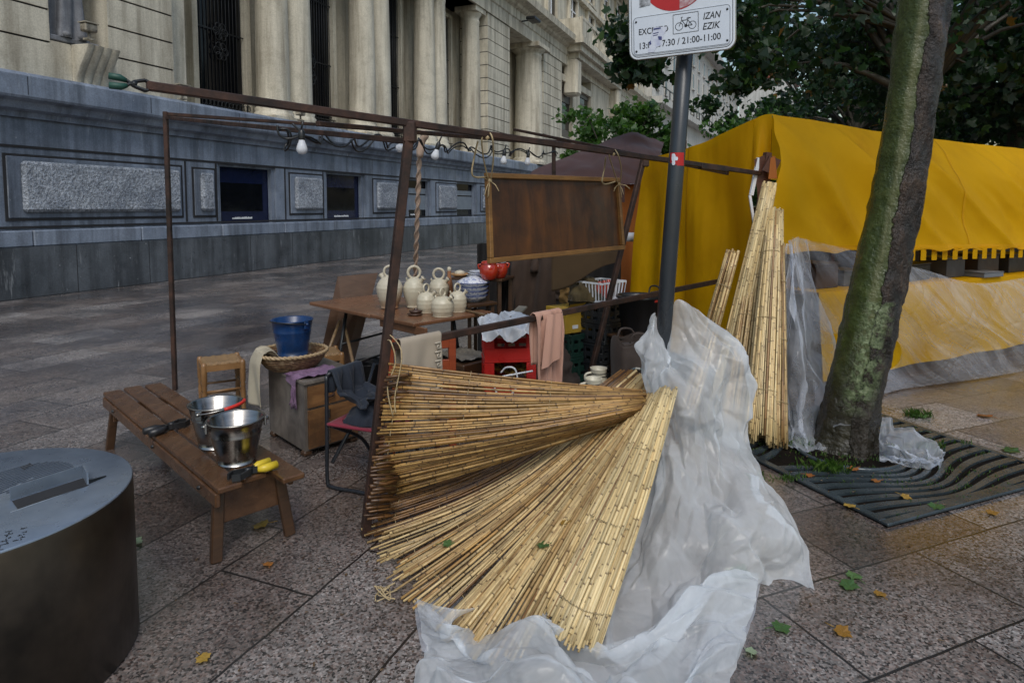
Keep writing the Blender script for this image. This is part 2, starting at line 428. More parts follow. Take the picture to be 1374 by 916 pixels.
m_black = M_plain('black_plastic', (.008, .009, .01), (.016, .017, .019), rough=(.25, .45), bump=0)
m_steel = M_plain('stainless_steel', (.24, .23, .215), (.38, .37, .35), rough=(.17, .32), scale=8, bump=.05, bscale=30, metal=1, sx=(1, 1, 4))
m_twine = M_plain('sisal_twine', (.30, .22, .11), (.48, .38, .22), rough=(.7, .9), scale=60, bump=.5, bscale=250)
m_bulb = M_plain('frosted_glass', (.74, .76, .8), (.82, .84, .88), rough=(.12, .2), bump=0, trans=.3)
def facets(n, aspect, amp, seed):
    """height field of flat facets meeting in sharp creases over the unit square"""
    from mathutils.geometry import delaunay_2d_cdt
    rg = random.Random(seed); pts = []
    m = max(2, int(math.sqrt(n / aspect))); q = max(2, int(n / m))
    for j in range(-1, q + 2):
        for i in range(-1, m + 2):
            pts.append(V(((i + rg.uniform(-.45, .45)) / m, (j + rg.uniform(-.45, .45)) / q)))
    res = delaunay_2d_cdt(pts, [], [], 0, 1e-5)
    P, T = res[0], res[2]; Hh = [rg.gauss(0, amp) for _ in P]
    bins = {}
    for ti, t in enumerate(T):
        xs = [P[k].x for k in t]; ys = [P[k].y for k in t]
        for bx_ in range(int(min(xs) * 24) - 1, int(max(xs) * 24) + 2):
            for by_ in range(int(min(ys) * 24) - 1, int(max(ys) * 24) + 2): bins.setdefault((bx_, by_), []).append(ti)
    def h(s, t):
        for ti in bins.get((int(s * 24), int(t * 24)), ()):
            a, b, c = (P[k] for k in T[ti]); d = (b.x - a.x) * (c.y - a.y) - (c.x - a.x) * (b.y - a.y)
            if abs(d) < 1e-12: continue
            u = ((s - a.x) * (c.y - a.y) - (c.x - a.x) * (t - a.y)) / d; v = ((b.x - a.x) * (t - a.y) - (s - a.x) * (b.y - a.y)) / d
            if u >= -1e-6 and v >= -1e-6 and u + v <= 1 + 1e-6: return Hh[T[ti][0]] * (1 - u - v) + Hh[T[ti][1]] * u + Hh[T[ti][2]] * v
        return 0
    return h
def creased(fn, levels, floor=.006, edge=.35, flow=None):
    hs = [facets(*l) for l in levels]; e = .004
    def g(s, t):
        p = fn(s, t)
        n = (fn(min(s + e, 1), t) - fn(max(s - e, 0), t)).cross(fn(s, min(t + e, 1)) - fn(s, max(t - e, 0)))
        n = n.normalized() if n.length > 1e-12 else V((0, 0, 1))
        s2, t2 = (flow(s, t) if flow else (s, t))
        p = p + n * sum(h(s2, t2) for h in hs) * (edge + (1 - edge) * min(1, 6 * min(s, 1 - s, t, 1 - t)))
        if p.z < floor: p.z = floor + .3 * (floor - p.z) * 0 + .004 * abs(mno.noise(p * 12))
        return p
    return g
# ------------------------------------------------------------------ sheets of plastic
m_sheet = M_plastic('milky_polythene', .46, (.93, .97, 1.0), .75, 2.4, .15, .25)
m_clear = M_plastic('clear_polythene', .24, (.86, .91, 1.0), .40, 5, .13, .3)
rows = [
 [D(868, 446, 3.40), D(880, 420, 3.38), D(893, 462, 3.42), D(906, 404, 3.36), D(936, 416, 3.34), D(957, 436, 3.42)],
 [D(862, 478, 3.38), D(876, 470, 3.30), D(897, 492, 3.30), D(926, 458, 3.26), D(966, 452, 3.30), D(985, 462, 3.40)],
 [D(864, 512, 3.36), D(880, 515, 3.24), D(908, 512, 3.16), D(950, 505, 3.16), D(984, 486, 3.26), D(1000, 496, 3.38)],
 [D(880, 560, 3.30), D(896, 566, 3.14), D(924, 566, 3.06), D(954, 560, 3.08), D(984, 545, 3.2), D(1004, 556, 3.34)],
 [D(874, 612, 3.18), D(894, 618, 3.04), D(926, 622, 2.96), D(962, 612, 2.98), D(984, 606, 3.10), D(1000, 600, 3.22)],
 [D(852, 676, 2.98), D(878, 686, 2.84), D(925, 682, 2.80), D(975, 664, 2.80), D(1012, 650, 2.92), D(1026, 652, 3.10)],
 [D(828, 742, 2.74), D(860, 748, 2.66), D(915, 735, 2.62), D(985, 705, 2.64), D(1045, 690, 2.82), D(1056, 682, 3.00)],
 [D(808, 800, 2.54), D(846, 806, 2.50), D(905, 785, 2.48), D(980, 752, 2.56), D(1062, 745, 2.68), D(1078, 740, 2.84)],
 [G(800, 880, .02), G(846, 888, .03), G(902, 872, .05), D(972, 782, 2.52), D(1048, 782, 2.64), G(1093, 790, .012)],
]
fs_ = surf(rows)
mb = MB(); mb.grid(190, 240, creased(fs_, [(46, .36, .050, 5), (150, .6, .024, 2), (600, .8, .0095, 7)]))
rows2 = [
 [G(556, 802, .10), G(610, 818, .13), D(652, 812, 2.44), D(712, 806, 2.36), D(760, 838, 2.28), D(808, 866, 2.24), D(872, 838, 2.32), D(950, 780, 2.46), D(1018, 774, 2.62)],
 [G(560, 836, .03), G(606, 850, .12), D(650, 838, 2.34), D(716, 826, 2.24), D(770, 866, 2.17), D(830, 880, 2.14), D(892, 850, 2.22), D(960, 805, 2.36), G(1012, 800, .05)],
 [G(568, 876, .012), G(606, 880, .06), G(660, 876, .20), D(730, 862, 2.11), D(786, 896, 2.07), D(840, 900, 2.06), D(900, 880, 2.10), D(960, 845, 2.22), G(1002, 846, .012)],
 [G(555, 915, .012), G(600, 918, .05), G(660, 920, .14), G(735, 915, .24), G(800, 935, .14), G(850, 925, .20), G(905, 915, .13), G(955, 890, .07), G(985, 905, .012)],
 [G(520, 990, .012), G(590, 1000, .05), G(660, 1000, .08), G(740, 1000, .12), G(800, 1000, .06), G(860, 1000, .1), G(910, 990, .06), G(950, 970, .03), G(975, 975, .012)],
]
f2_ = surf(rows2)
mb.grid(240, 140, creased(f2_, [(36, 1.6, .050, 3), (150, 1.3, .022, 4), (600, 1, .0095, 8)]))
obj('plastic_sheet', mb, m_sheet, label='milky plastic sheet wrapped round the sign post and trailing over the paving in front', cat='plastic sheet', loc=(.8, 2.8, 0))
# thin corner of the sheet under the left side of the reeds and a thin clear flap on the right
mb = MB(); mb.grid(40, 40, crumpled(surf([[G(556, 800, .02), G(600, 800, .02), G(640, 800, .02)], [G(558, 830, .012), G(605, 840, .012), G(650, 850, .012)], [G(566, 872, .012), G(610, 880, .012), G(660, 890, .012)]]), .006, 5, 3, floor=.005))
obj('plastic_scrap', mb, m_clear, label='thin see-through scrap of plastic under the front ends of the fanned reeds', cat='plastic sheet', loc=(-.3, 2.5, 0))
mb = MB(); mb.grid(40, 40, crumpled(surf([[G(960, 790, .03), G(990, 785, .05), G(1022, 776, .015)], [G(950, 840, .02), G(985, 840, .03), G(1012, 826, .012)], [G(920, 900, .012), G(955, 900, .02), G(985, 890, .012)]]), .01, 5, 31, floor=.005))
obj('plastic_scrap', mb, m_clear, label='thin see-through flap of plastic lying flat at the right end of the milky sheet', cat='plastic sheet', loc=(.75, 2.5, 0))
# clear sheet hung beside the rolls, trailing round the trunk
cl = [[D(1054, 326, 4.85), D(1058, 328, 4.8), D(1064, 322, 4.8), D(1070, 318, 4.85), D(1078, 324, 4.9)],
      [D(1048, 400, 4.75), D(1058, 405, 4.65), D(1070, 400, 4.65), D(1084, 400, 4.72), D(1096, 395, 4.85)],
      [D(1046, 480, 4.6), D(1060, 485, 4.45), D(1078, 480, 4.45), D(1098, 478, 4.55), D(1118, 470, 4.75)],
      [D(1050, 550, 4.45), D(1064, 560, 4.3), D(1084, 550, 4.3), D(1102, 545, 4.5), D(1122, 530, 4.65)],
      [G(1050, 584, .03), G(1066, 592, .05), G(1086, 594, .05), G(1104, 590, .03), G(1130, 570, .02)],
      [G(1052, 592, .04), G(1068, 600, .04), G(1086, 604, .04), G(1106, 600, .035), G(1136, 584, .035)]]
cf = surf(cl)
def clr(s, t):
    p = cf(s, t); k = .030 * math.sin(s * 21 + .9 * math.sin(t * 5)) * (1 - .5 * t) * min(1, t * 4 + .15)
    return p + V((.25, -.95, .1)) * k
mb = MB(); mb.grid(110, 150, creased(clr, [(60, .12, .030, 21), (260, .25, .012, 22), (800, .5, .004, 23)], floor=.026, edge=.7))
cl2 = [[G(1182, 562, .16), G(1200, 568, .13), G(1230, 584, .09), G(1256, 598, .06), G(1268, 606, .04)],
       [G(1180, 590, .16), G(1202, 596, .15), G(1228, 604, .11), G(1252, 612, .07), G(1268, 614, .04)],
       [G(1180, 612, .05), G(1204, 614, .06), G(1228, 618, .06), G(1250, 624, .045), G(1264, 622, .04)],
       [G(1180, 620, .036), G(1204, 622, .036), G(1226, 626, .036), G(1250, 628, .036), G(1262, 626, .036)]]
mb.grid(90, 70, creased(surf(cl2), [(60, 1.5, .03, 31), (260, 1, .012, 32)], floor=.026, edge=.7))
mb.grid(30, 40, crumpled(surf([[G(1120, 572, .2), G(1150, 570, .2), G(1182, 566, .17)], [G(1122, 590, .06), G(1150, 590, .06), G(1182, 588, .06)]]), .02, 6, 61, floor=.026))
obj('clear_plastic', mb, m_clear, label='crumpled clear plastic hanging beside the reed rolls and trailing round the trunk', cat='plastic sheet', loc=(2.1, 4.5, 0), smooth=1)
# ------------------------------------------------------------------ ground
mb = MB(); mb.add([(-300, -60, 0), (300, -60, 0), (300, 600, 0), (-300, 600, 0)], [(0, 1, 2, 3)])
obj('paved_ground', mb, m_pave, kind='structure', label='wet pink and grey granite slab paving of the pedestrian street', cat='ground')

# ------------------------------------------------------------------ long stone building on the left
B0 = G(0, 403); B0.z = 0
dS = V((math.sin(STREET), math.cos(STREET), 0)); dN = V((math.cos(STREET), -math.sin(STREET), 0)); UZ = V((0, 0, 1))
MF = Matrix((dS, dN, UZ)).transposed()
def FW(s, n, z): return B0 + dS * s + dN * n + UZ * z
def FS(u, v=None, n=0.0):
    r = ray(u, 278.0); b = B0 + dN * n
    t = b.dot(dN) / r.dot(dN); p = r * t
    return (p - b).dot(dS)
def fb(mb, s0, s1, n0, n1, z0, z1, mi=0, bev=0):
    return mb.box(FW((s0 + s1) / 2, (n0 + n1) / 2, (z0 + z1) / 2), (abs(s1 - s0), abs(n1 - n0), z1 - z0), MF, mi, bev)
bld = thing('stone_building', B0, 'long cream and blue grey stone building with columns along the left of the street', 'building')
SE = 60.0
mb = MB(); fb(mb, -12, SE, -6, .22, 0, .90)
pl_ = obj('plinth', mb, m_plin, bld)
mb = MB(); s = -9.0
while s < 45: fb(mb, s - .006, s + .006, .19, .2225, .01, .895); s += R.choice((1.5, 2.2, 2.8))
fb(mb, -12, SE, .19, .2215, .008, .02)
obj('block_joint', mb, m_gap, pl_)
mb = MB()
s = -10.0
while s < SE:                               # pale sloped sill course in blocks
    fb(mb, s + .006, s + 2.1 - .006, -.3, .16, .903, 1.19, bev=.02); s += 2.1
obj('sill_course', mb, m_grey, bld)
# openings in the grey storey
wins = [(FS(294), FS(371)), (FS(438), FS(490)), (FS(548), FS(578)), (FS(613), FS(639))]
wins += [(wins[-1][1] + 2.2 + i * 4.1, wins[-1][1] + 4.0 + i * 4.1) for i in range(8)]
mb = MB()
edge = -12.0
for a, b in wins + [(SE, SE)]:
    fb(mb, edge, a, -.6, 0, 1.193, 2.66); edge = b
fb(mb, -12, SE, -.6, .01, 2.663, 3.16)
fb(mb, -12, SE, -6, -.6, .9, 3.16)
obj('lower_wall', mb, m_grey, bld)
mb = MB()
for z in (1.24, 2.66): fb(mb, -12, SE, -.02, .014, z - .022, z + .022)
for a, b in ((FS(6), FS(245)),):
    pass
obj('groove', mb, m_gap, bld)
panels = [(FS(14), FS(241), 1.45, 2.44), (FS(263), FS(286), 1.45, 2.42), (FS(391), FS(431), 1.47, 2.46), (FS(502), FS(538), 1.47, 2.46), (FS(586), FS(611), 1.47, 2.48)]
panels += [(wins[i][1] + .5, wins[i + 1][0] - .5, 1.47, 2.46) for i in range(3, 11)]
for (a, b, z0, z1) in [(-9, -.8, 1.45, 2.44)] + panels:
    mb = MB(); fb(mb, a - .09, b + .09, -.05, .016, z0 - .09, z1 + .09)
    p = obj('wall_panel', mb, m_gap, bld)
    mb = MB(); fb(mb, a - .045, b + .045, -.05, .030, z0 - .045, z1 + .045, bev=.012); obj('panel_border', mb, m_grey, p)
    ins = .17 if b - a > 2.5 else .1
    mb = MB(); fb(mb, a + ins, b - .03, 0, .13, z0 + .06, z1 - .03, bev=.05); obj('raised_face', mb, m_ham, p)
# vertical joints around the small panels
mb = MB()
for u in (250, 291, 383, 434):
    mb = MB(); fb(mb, FS(u) - .02, FS(u) + .02, -.02, .013, 1.27, 2.63); obj('joint', mb, m_gap, bld)
for i, (a, b) in enumerate(wins):
    mb = MB(); fb(mb, a - .002, b + .002, -.5, -.2, 1.195, 2.66)
    wd = obj('window', mb, m_navy if i < 2 else m_pane, bld)
    mb = MB(); fb(mb, a + .22, b - .3, -.199, -.19, 1.5, 2.2)
    obj('pane', mb, m_pane, wd)
    if i < 3:
        mb = MB()                              # a line of small white lettering on the film
        k = 0; s = a + .5 * (b - a) - .38
        while k < 17:
            wd_ = R.uniform(.02, .04); fb(mb, s, s + wd_, -.188, -.182, 1.30, 1.30 + R.uniform(.035, .06)); s += wd_ + .011; k += 1
        obj('lettering', mb, m_white, wd)
    if i > 1:
        mb = MB(); fb(mb, a + .01, b - .01, -.186, -.17, 1.5, 2.05); fb(mb, a + .01, b - .01, -.186, -.17, 2.1, 2.3)
        obj('blind', mb, M_plain('pale_blind', (.16, .19, .23), (.22, .26, .3), bump=0) if i == 2 else bpy.data.materials['pale_blind'], wd)
    mb = MB(); fb(mb, a + .105, b - .105, -.18, -.06, 2.58, 2.655); fb(mb, a + .005, a + .104, -.18, -.06, 1.196, 2.655); fb(mb, b - .104, b - .005, -.18, -.06, 1.196, 2.655)
    obj('frame', mb, m_grey, wd)
# cornice between the storeys
mb = MB()
prof = [(-.1, 3.163), (.07, 3.163), (.09, 3.26), (.2, 3.30), (.24, 3.42), (.36, 3.46), (.38, 3.50), (.38, 3.84), (.33, 3.9), (-.6, 3.93)]
n = len(prof)
vs = [FW(-12, a, z) for a, z in prof] + [FW(SE, a, z) for a, z in prof]
mb.add(vs, [(i, i + 1, n + i + 1, n + i) for i in range(n - 1)])
obj('cornice', mb, m_grey, bld)
mb = MB()
s = -9.0
while s < SE: fb(mb, s - .006, s + .006, .36, .3815, 3.52, 3.83); s += 2.35
obj('cornice_joint', mb, m_gap, bld)

# upper storey: rusticated piers, recesses with columns and windows
ZU, ZC = 3.93, 10.4
def pier(s0, s1, holes=()):
    mb = MB(); mj = MB()
    z = ZU
    k = 0
    while z < ZC - .01:
        h = .58 if k else .66
        z1 = min(z + h, ZC)
        parts = [(s0, s1)]
        for (h0, h1, hz0, hz1) in holes:
            if hz0 < z1 - .02 and hz1 > z + .02: parts = [(s0, h0), (h1, s1)]
        for a, b in parts: fb(mb, a, b, -1.4, 0, z + .018, z1 - .018)
        for a, b in parts: fb(mj, a, b, -1.4, -.035, z1 - .018, z1 + .018)
        z = z1; k += 1
    o = obj('pier', mb, m_ash, bld); obj('pier_joint', mj, m_gap, o)
    return o
NI0, NI1 = FS(78), FS(155)
pier(-8, FS(240), holes=((NI0, NI1, 4.60, 7.4),))
mb = MB(); mb.grid(14, 1, lambda a, t: FW((NI0 + NI1) / 2 - (NI1 - NI0) / 2 * math.cos(a * PI), -.9 * math.sin(a * PI) ** .7 if 0 < a < 1 else 0, 4.5 + 3.3 * t))
obj('niche', mb, m_ash, bld)
mb = MB(); fb(mb, NI0, NI1, -1.0, -.012, 4.40, 4.632)
obj('niche_floor', mb, m_ash, bld)
# console under the niche: scrolled bracket with flutes
cs0, cs1 = FS(104), FS(153)
mb = MB()
def cons(a, t):
    zz = 4.62 - t * .72
    out = .34 - .22 * t ** .8 + .09 * math.cos(t * PI * 1.1)
    out += .045 * abs(math.sin(a * PI * 4)) ** .5 - .02
    if a in (0, 1): out = 0
    return FW(cs0 + (cs1 - cs0) * (.04 + .92 * a) - .0 * t, max(out, 0), zz)
mb.grid(48, 18, cons); mb.grid(48, 2, lambda a, t: FW(cs0 + (cs1 - cs0) * (.04 + .92 * a), max(0, .34 + .09 - .02 + .045 * abs(math.sin(a * PI * 4)) ** .5) * (1 - t) if a not in (0, 1) else 0, 4.62 + .02 * t))
obj('console_bracket', mb, m_ash, bld)
# recess back wall, windows, columns
RS0, RS1 = FS(240), FS(656)
mb = MB(); fb(mb, RS0, SE, -3.2, -1.45, ZU, ZC); fb(mb, RS0, SE, -1.45, -.02, ZU - .3, ZU + .001)
obj('recess_wall', mb, m_ash, bld)
cols = [FS(370), FS(405), FS(488), FS(514), FS(576), FS(594), FS(639)]
colr = .5
def column(s, n=-.52, r=.44):
    mb = MB()
    pr = [(r * 1.22, ZU), (r * 1.22, ZU + .12), (r * 1.2, ZU + .2), (r * 1.08, ZU + .26), (r * 1.14, ZU + .33), (r * 1.0, ZU + .4)]
    for i in range(9):
        t = i / 8; pr.append((r * (1 - .13 * t ** 1.6), ZU + .42 + t * (ZC - ZU - 1.1)))
    zc = ZC - .62
    pr += [(r * .92, zc), (r * .92, zc + .06), (r * .87, zc + .08), (r * .88, zc + .2), (r * 1.05, zc + .3), (r * 1.12, zc + .36), (r * 1.12, zc + .4)]
    mb.lathe(pr, FW(s, n, 0), 32)
    fb(mb, s - r * 1.18, s + r * 1.18, n - r * 1.18, n + r * 1.18, zc + .4, ZC)
    fb(mb, s - r * 1.25, s + r * 1.25, n - r * 1.25, n + r * 1.25, ZU - .02, ZU + .1)
    return obj('column', mb, m_ash, bld)
cc = [FS(370, n=-.5), FS(370, n=-.5) + 1.15]
base = FS(370, n=-.5) + .04
step = 4.12
for i in range(4):
    column(base + i * step); 
    if i < 3: column(base + i * step + .93)
# half pilaster beside the first window
mb = MB(); fb(mb, FS(240) + .02, FS(240) + .62, -1.45, -.35, ZU, ZC); obj('pilaster', mb, m_ash, bld)
def tall_window(s0, s1, z0=ZU + .05, z1=ZC - .5, n=-1.43, rail=True):
    mb = MB(); fb(mb, s0, s1, n - .3, n + .02, z0, z1)
    wd = obj('window', mb, m_pane, bld)
    mb = MB(); fb(mb, s0 - .16, s0, n - .3, n + .22, z0, z1 + .16); fb(mb, s1, s1 + .16, n - .3, n + .22, z0, z1 + .16); fb(mb, s0, s1, n - .3, n + .22, z1, z1 + .16)
    obj('frame', mb, m_ash, wd)
    mb = MB(); s = s0 + .05
    while s < s1:
        mb.tube([FW(s, n + .1, z0 + .02), FW(s, n + .1, z1)], .013, 5); s += .12
    for z in (z0 + .55, z0 + 2.2, z0 + 4.1): fb(mb, s0, s1, n + .09, n + .115, z, z + .03)
    for z in (z0 + 2.9, z0 + 3.4):                    # scrolled roundel in the grille
        for a in range(6):
            c = FW((s0 + s1) / 2 + .14 * math.cos(a * PI / 3), n + .13, z - 1.2 + .14 * math.sin(a * PI / 3))
            mb.tube([c + dS * .1 * math.cos(q * PI / 5) + UZ * .1 * math.sin(q * PI / 5) for q in range(10)], .014, 4, closed=True)
    obj('grille', mb, m_iron, wd)
    if rail:
        mb = MB(); zz = z0 + .42
        fb(mb, s0, s1, n + .24, n + .28, zz, zz + .03); fb(mb, s0, s1, n + .24, n + .28, z0 + .02, z0 + .05)
        s = s0 + .03
        while s < s1 - .02:
            for q in (.12, .3): mb.tube([FW(s + .06 + .055 * math.cos(a * PI / 4), n + .26, z0 + q + .075 * math.sin(a * PI / 4)) for a in range(8)], .009, 4, closed=True)
            fb(mb, s - .006, s + .006, n + .25, n + .27, z0 + .03, zz); s += .125
        obj('railing', mb, m_iron, wd)
w0 = FS(266, n=-1.4)
tall_window(w0, w0 + 1.6)
for i in range(3): tall_window(base + i * step + .93 + .58, base + (i + 1) * step - .58)
# pier, bay with one column, pier, plain windows
P1a, P1b = FS(655), FS(684)
pier(P1a, P1b)
P2a = P1b + 5.0; P2b = P2a + 3.2
column(P2a - 1.05, n=-.5, r=.8)
tall_window(P1b + .5, P1b + 2.3, rail=False)
pier(P2a, P2b)
mb = MB(); fb(mb, P2b, SE, -1.2, -.1, ZU, 5.6); obj('apron_wall', mb, m_ash, bld)
for (a, b) in ((P2b + .3, P2b + 2.6), (P2b + 4.2, P2b + 7.0)):
    mb = MB(); fb(mb, a, b, -.6, -.3, 5.9, 9.4); wd = obj('window', mb, m_pane, bld)
    mb = MB()
    for z in (6.0, 7.1, 8.2, 9.1): fb(mb, a, b, -.3, -.24, z, z + .5)
    obj('blind', mb, M_plain('brown_blind', (.06, .05, .04), (.1, .085, .07)), wd)
    mb = MB(); fb(mb, a - .3, a, -.7, -.05, 5.6, ZC); fb(mb, b, b + .3, -.7, -.05, 5.6, ZC); fb(mb, a, b, -.7, -.05, 9.4, 9.8); fb(mb, a - .3, b + .3, -.5, .1, 5.62, 5.9); obj('frame', mb, m_ash, wd)
mb = MB(); fb(mb, P2b + 2.9, P2b + 3.9, -1.2, -.03, 5.6, ZC); fb(mb, P2b + 7.3, SE, -1.2, -.03, 5.6, ZC); obj('wall', mb, m_ash, bld)
# entablature and upper cornice
mb = MB()
fb(mb, -8, P1a - .6, -1.5, -.06, ZC + .003, ZC + .75)
prof = [(-1.5, ZC + .003), (.06, ZC + .003), (.06, ZC + .55), (.12, ZC + .6), (.12, ZC + 1.0), (.3, ZC + 1.08), (.36, ZC + 1.2), (.75, ZC + 1.3), (.8, ZC + 1.62), (.7, ZC + 1.7), (-1.5, ZC + 1.75)]
n = len(prof)
vs = [FW(-8, a, z) for a, z in prof] + [FW(SE, a, z) for a, z in prof]
mb.add(vs, [(i, i + 1, n + i + 1, n + i) for i in range(n - 1)])
obj('entablature', mb, m_ash, bld)
mb = MB(); fb(mb, -8, SE, -5, -.45, ZC + 1.752, 19.0)
fb(mb, -8, SE, -5, .5, 19.003, 19.6); fb(mb, -8, SE, -5, -.1, 15.4, 15.7)
obj('attic_wall', mb, m_ash, bld)
for i in range(9):
    a = 21 + i * 4.3
    for z in (12.9, 16.2):
        mb = MB(); fb(mb, a, a + 1.5, -.5, -.43, z, z + 2.3); wd = obj('window', mb, m_pane, bld)
        mb = MB(); fb(mb, a - .25, a, -.5, -.25, z - .2, z + 2.5); fb(mb, a + 1.5, a + 1.75, -.5, -.25, z - .2, z + 2.5); fb(mb, a, a + 1.5, -.5, -.25, z + 2.303, z + 2.55); fb(mb, a - .3, a + 1.8, -.5, -.15, z - .35, z - .203); obj('frame', mb, m_ash, wd)
        mb = MB(); fb(mb, a + .7, a + .78, -.43, -.38, z, z + 2.3); fb(mb, a, a + 1.5, -.43, -.38, z + 1.5, z + 1.58); obj('sash', mb, m_white, wd)
# balcony
BA, BB = P2b + .5, P2b + 14
mb = MB(); fb(mb, BA, BB, -.4, 1.25, ZC + 1.2, ZC + 1.55); fb(mb, BA + .3, BB - .3, -.4, 1.0, ZC + .8, ZC + 1.197); fb(mb, BA + .7, BB - .7, -.4, .75, ZC + .45, ZC + .797)
for a in (BA + .6, BB - 1.6):
    fb(mb, a, a + 1.0, -.3, .7, 8.6, ZC + .447, bev=.15)
bal = obj('balcony', mb, m_ash, bld)
mb = MB()
fb(mb, BA, BB, 1.0, 1.2, ZC + 2.55, ZC + 2.75)
fb(mb, BA, BA + 2.2, .98, 1.18, ZC + 1.553, ZC + 2.547); fb(mb, BB - 1.0, BB, .98, 1.18, ZC + 1.553, ZC + 2.547); fb(mb, BA, BA + .2, -.4, .97, ZC + 1.553, ZC + 2.7)
s = BA + 2.5
while s < BB - 1.1:
    mb.lathe([(.09, 0), (.05, .15), (.1, .4), (.05, .75), (.09, .99)], FW(s, 1.08, ZC + 1.553), 8); s += .34
obj('balustrade', mb, m_ash, bal)
for s in (FS(252, n=.35), FS(130, n=.3), FS(408, n=.35)):          # small floodlights standing on the cornice
    z = 3.93 if s != FS(130, n=.3) else 4.72
    mb = MB(); mb.box(FW(s, .3, z + .22), (.24, .17, .15), MF, bev=.02); mb.box(FW(s, .3, z + .31), (.27, .21, .02), MF); mb.tube([FW(s, .3, z), FW(s, .3, z + .15)], .025, 8); mb.box(FW(s, .3, z + .015), (.16, .12, .03), MF)
    obj('floodlight', mb, M_plain('old_cream_enamel', (.28, .25, .19), (.4, .37, .3), dirt=(.05, .04, .03), scale=12), bld)
s = FS(697); mb = MB(); mb.box(FW(s, .75, ZC + .62), (.9, .5, .16), MF, bev=.04); mb.beam(FW(s, .1, ZC + .6), FW(s, .7, ZC + .62), .06, .06); obj('floodlight', mb, m_iron, bld)

# statue in the niche: robed figure, mostly above the picture
sc_ = FW((NI0 + NI1) / 2 - .1, -.34, 4.66)
st = thing('statue', sc_, 'grey stone statue of a robed figure standing in the wall niche', 'statue')
mb = MB()
def robe(a, t):
    an = 2 * PI * a
    prof = [(.0, .40, .33), (.12, .37, .31), (.45, .34, .28), (.6, .29, .22), (.72, .35, .23), (.82, .37, .2), (.87, .2, .14), (.885, .1, .1), (.9, .09, .1), (.93, .12, .14), (.965, .125, .15), (.99, .08, .1), (1.0, .0, .0)]
    for i in range(len(prof) - 1):
        if t <= prof[i + 1][0]:
            q = (t - prof[i][0]) / (prof[i + 1][0] - prof[i][0]); q = q * q * (3 - 2 * q)
            rx = prof[i][1] + (prof[i + 1][1] - prof[i][1]) * q; ry = prof[i][2] + (prof[i + 1][2] - prof[i][2]) * q; break
    fold = (1 + .16 * math.sin(an * 7 + 2.5 * t) * max(0, 1 - t * 1.3) + .09 * math.sin(an * 12 + 5 * t) * max(0, 1 - t * 1.25))
    return sc_ + dS * rx * fold * math.cos(an) + dN * ry * fold * math.sin(an) + UZ * (.1 + 2.35 * t)
mb.grid(72, 70, robe)
m_stat = M_stone('grey_statue_stone', (.12, .125, .14), (.24, .25, .27), (.04, .042, .05), scale=2)
obj('figure', mb, m_stat, st)
mb = MB()
for k, sg in enumerate((-1, 1)):
    sh = sc_ + dS * sg * .36 + UZ * 2.0
    mb.tube(curve([sh, sh + dS * sg * .1 - UZ * .35, sh + dN * .3 - dS * sg * .12 - UZ * .5], 8), [.1, .1, .09, .085, .08, .075, .07, .065, .06], 10)
obj('arm', mb, m_stat, st)
mb = MB(); mb.box(sc_ + UZ * .05, (1.0, .62, .1), MF, bev=.015); obj('pedestal', mb, m_stat, st)
mb = MB()
for sg in (-.16, .14):
    mb.tube(curve([sc_ + dS * sg + dN * .2 + UZ * .16, sc_ + dS * sg + dN * .34 + UZ * .15, sc_ + dS * sg + dN * .43 + UZ * .12], 6), [.07, .07, .065, .06, .055, .045, .02], 8)
obj('foot', mb, m_stat, st)

# ------------------------------------------------------------------ pale building that carries the street on
s2 = FW(SE + .2, .3, 0)
dir2 = V((math.sin(rad(26.0)), math.cos(rad(26.0)), 0)); n2 = V((dir2.y, -dir2.x, 0)); M2 = Matrix((dir2, n2, UZ)).transposed()
b2 = thing('pale_building', s2, 'tall pale stone building farther down the street with arched ground floor window', 'building')
def f2(mb, a, b, n0, n1, z0, z1, mi=0): return mb.box(s2 + dir2 * (a + b) / 2 + n2 * (n0 + n1) / 2 + UZ * (z0 + z1) / 2, (b - a, n1 - n0, z1 - z0), M2, mi)
mb = MB(); f2(mb, 0, 70, -8, 0, 0, 23.5); f2(mb, 0, 70, -8, .5, 8.6, 9.0); f2(mb, 0, 70, -8, 1.1, 12.2, 12.9); obj('wall', mb, m_ash2, b2)
mb = MB(); f2(mb, -.5, 71, -8, 1.3, 23.503, 24.4); f2(mb, 0, 70, -8, .6, 24.403, 25.0); obj('roof', mb, m_ash2, b2)
mb = MB(); f2(mb, 2, 69, .9, 1.0, 13.9, 14.0)
for i in range(34): f2(mb, 2 + i * 2, 2.06 + i * 2, .9, 1.0, 12.9, 13.9)
obj('railing', mb, m_iron, b2)
for i in range(10):
    a = 2.5 + i * 6.6
    pts = [(-1.5, 2.4)] + [(1.5 * math.cos(PI - k * PI / 10), 6.2 + 1.5 * math.sin(k * PI / 10)) for k in range(11)] + [(1.5, 2.4)]
    mb = MB(); mb.add([s2 + dir2 * (a + 1.8 + x) + n2 * .02 + UZ * z for x, z in pts], [tuple(range(len(pts)))]); wd = obj('arched_window', mb, m_pane, b2)
    mb = MB(); mb.tube([s2 + dir2 * (a + 1.8 + x * 1.12) + n2 * .03 + UZ * (z + .12) for x, z in pts], .16, 6); obj('arch_trim', mb, m_ash2, wd)
for i in range(17):
    for z in (14.0, 17.2, 20.2):
        a = 1.5 + i * 4.0
        mb = MB(); f2(mb, a, a + 1.25, -.3, .02, z, z + 1.95); f2(mb, a - .1, a + 1.35, 0, .22, z - .18, z - .02, 1); f2(mb, a - .14, a, -.1, .1, z, z + 2.1, 1); obj('window', mb, [m_pane, m_ash2], b2)
b3 = thing('corner_building', D(1010, 250, 135), 'distant pale building with red roof at the end of the street', 'building')
q = V(b3.location)
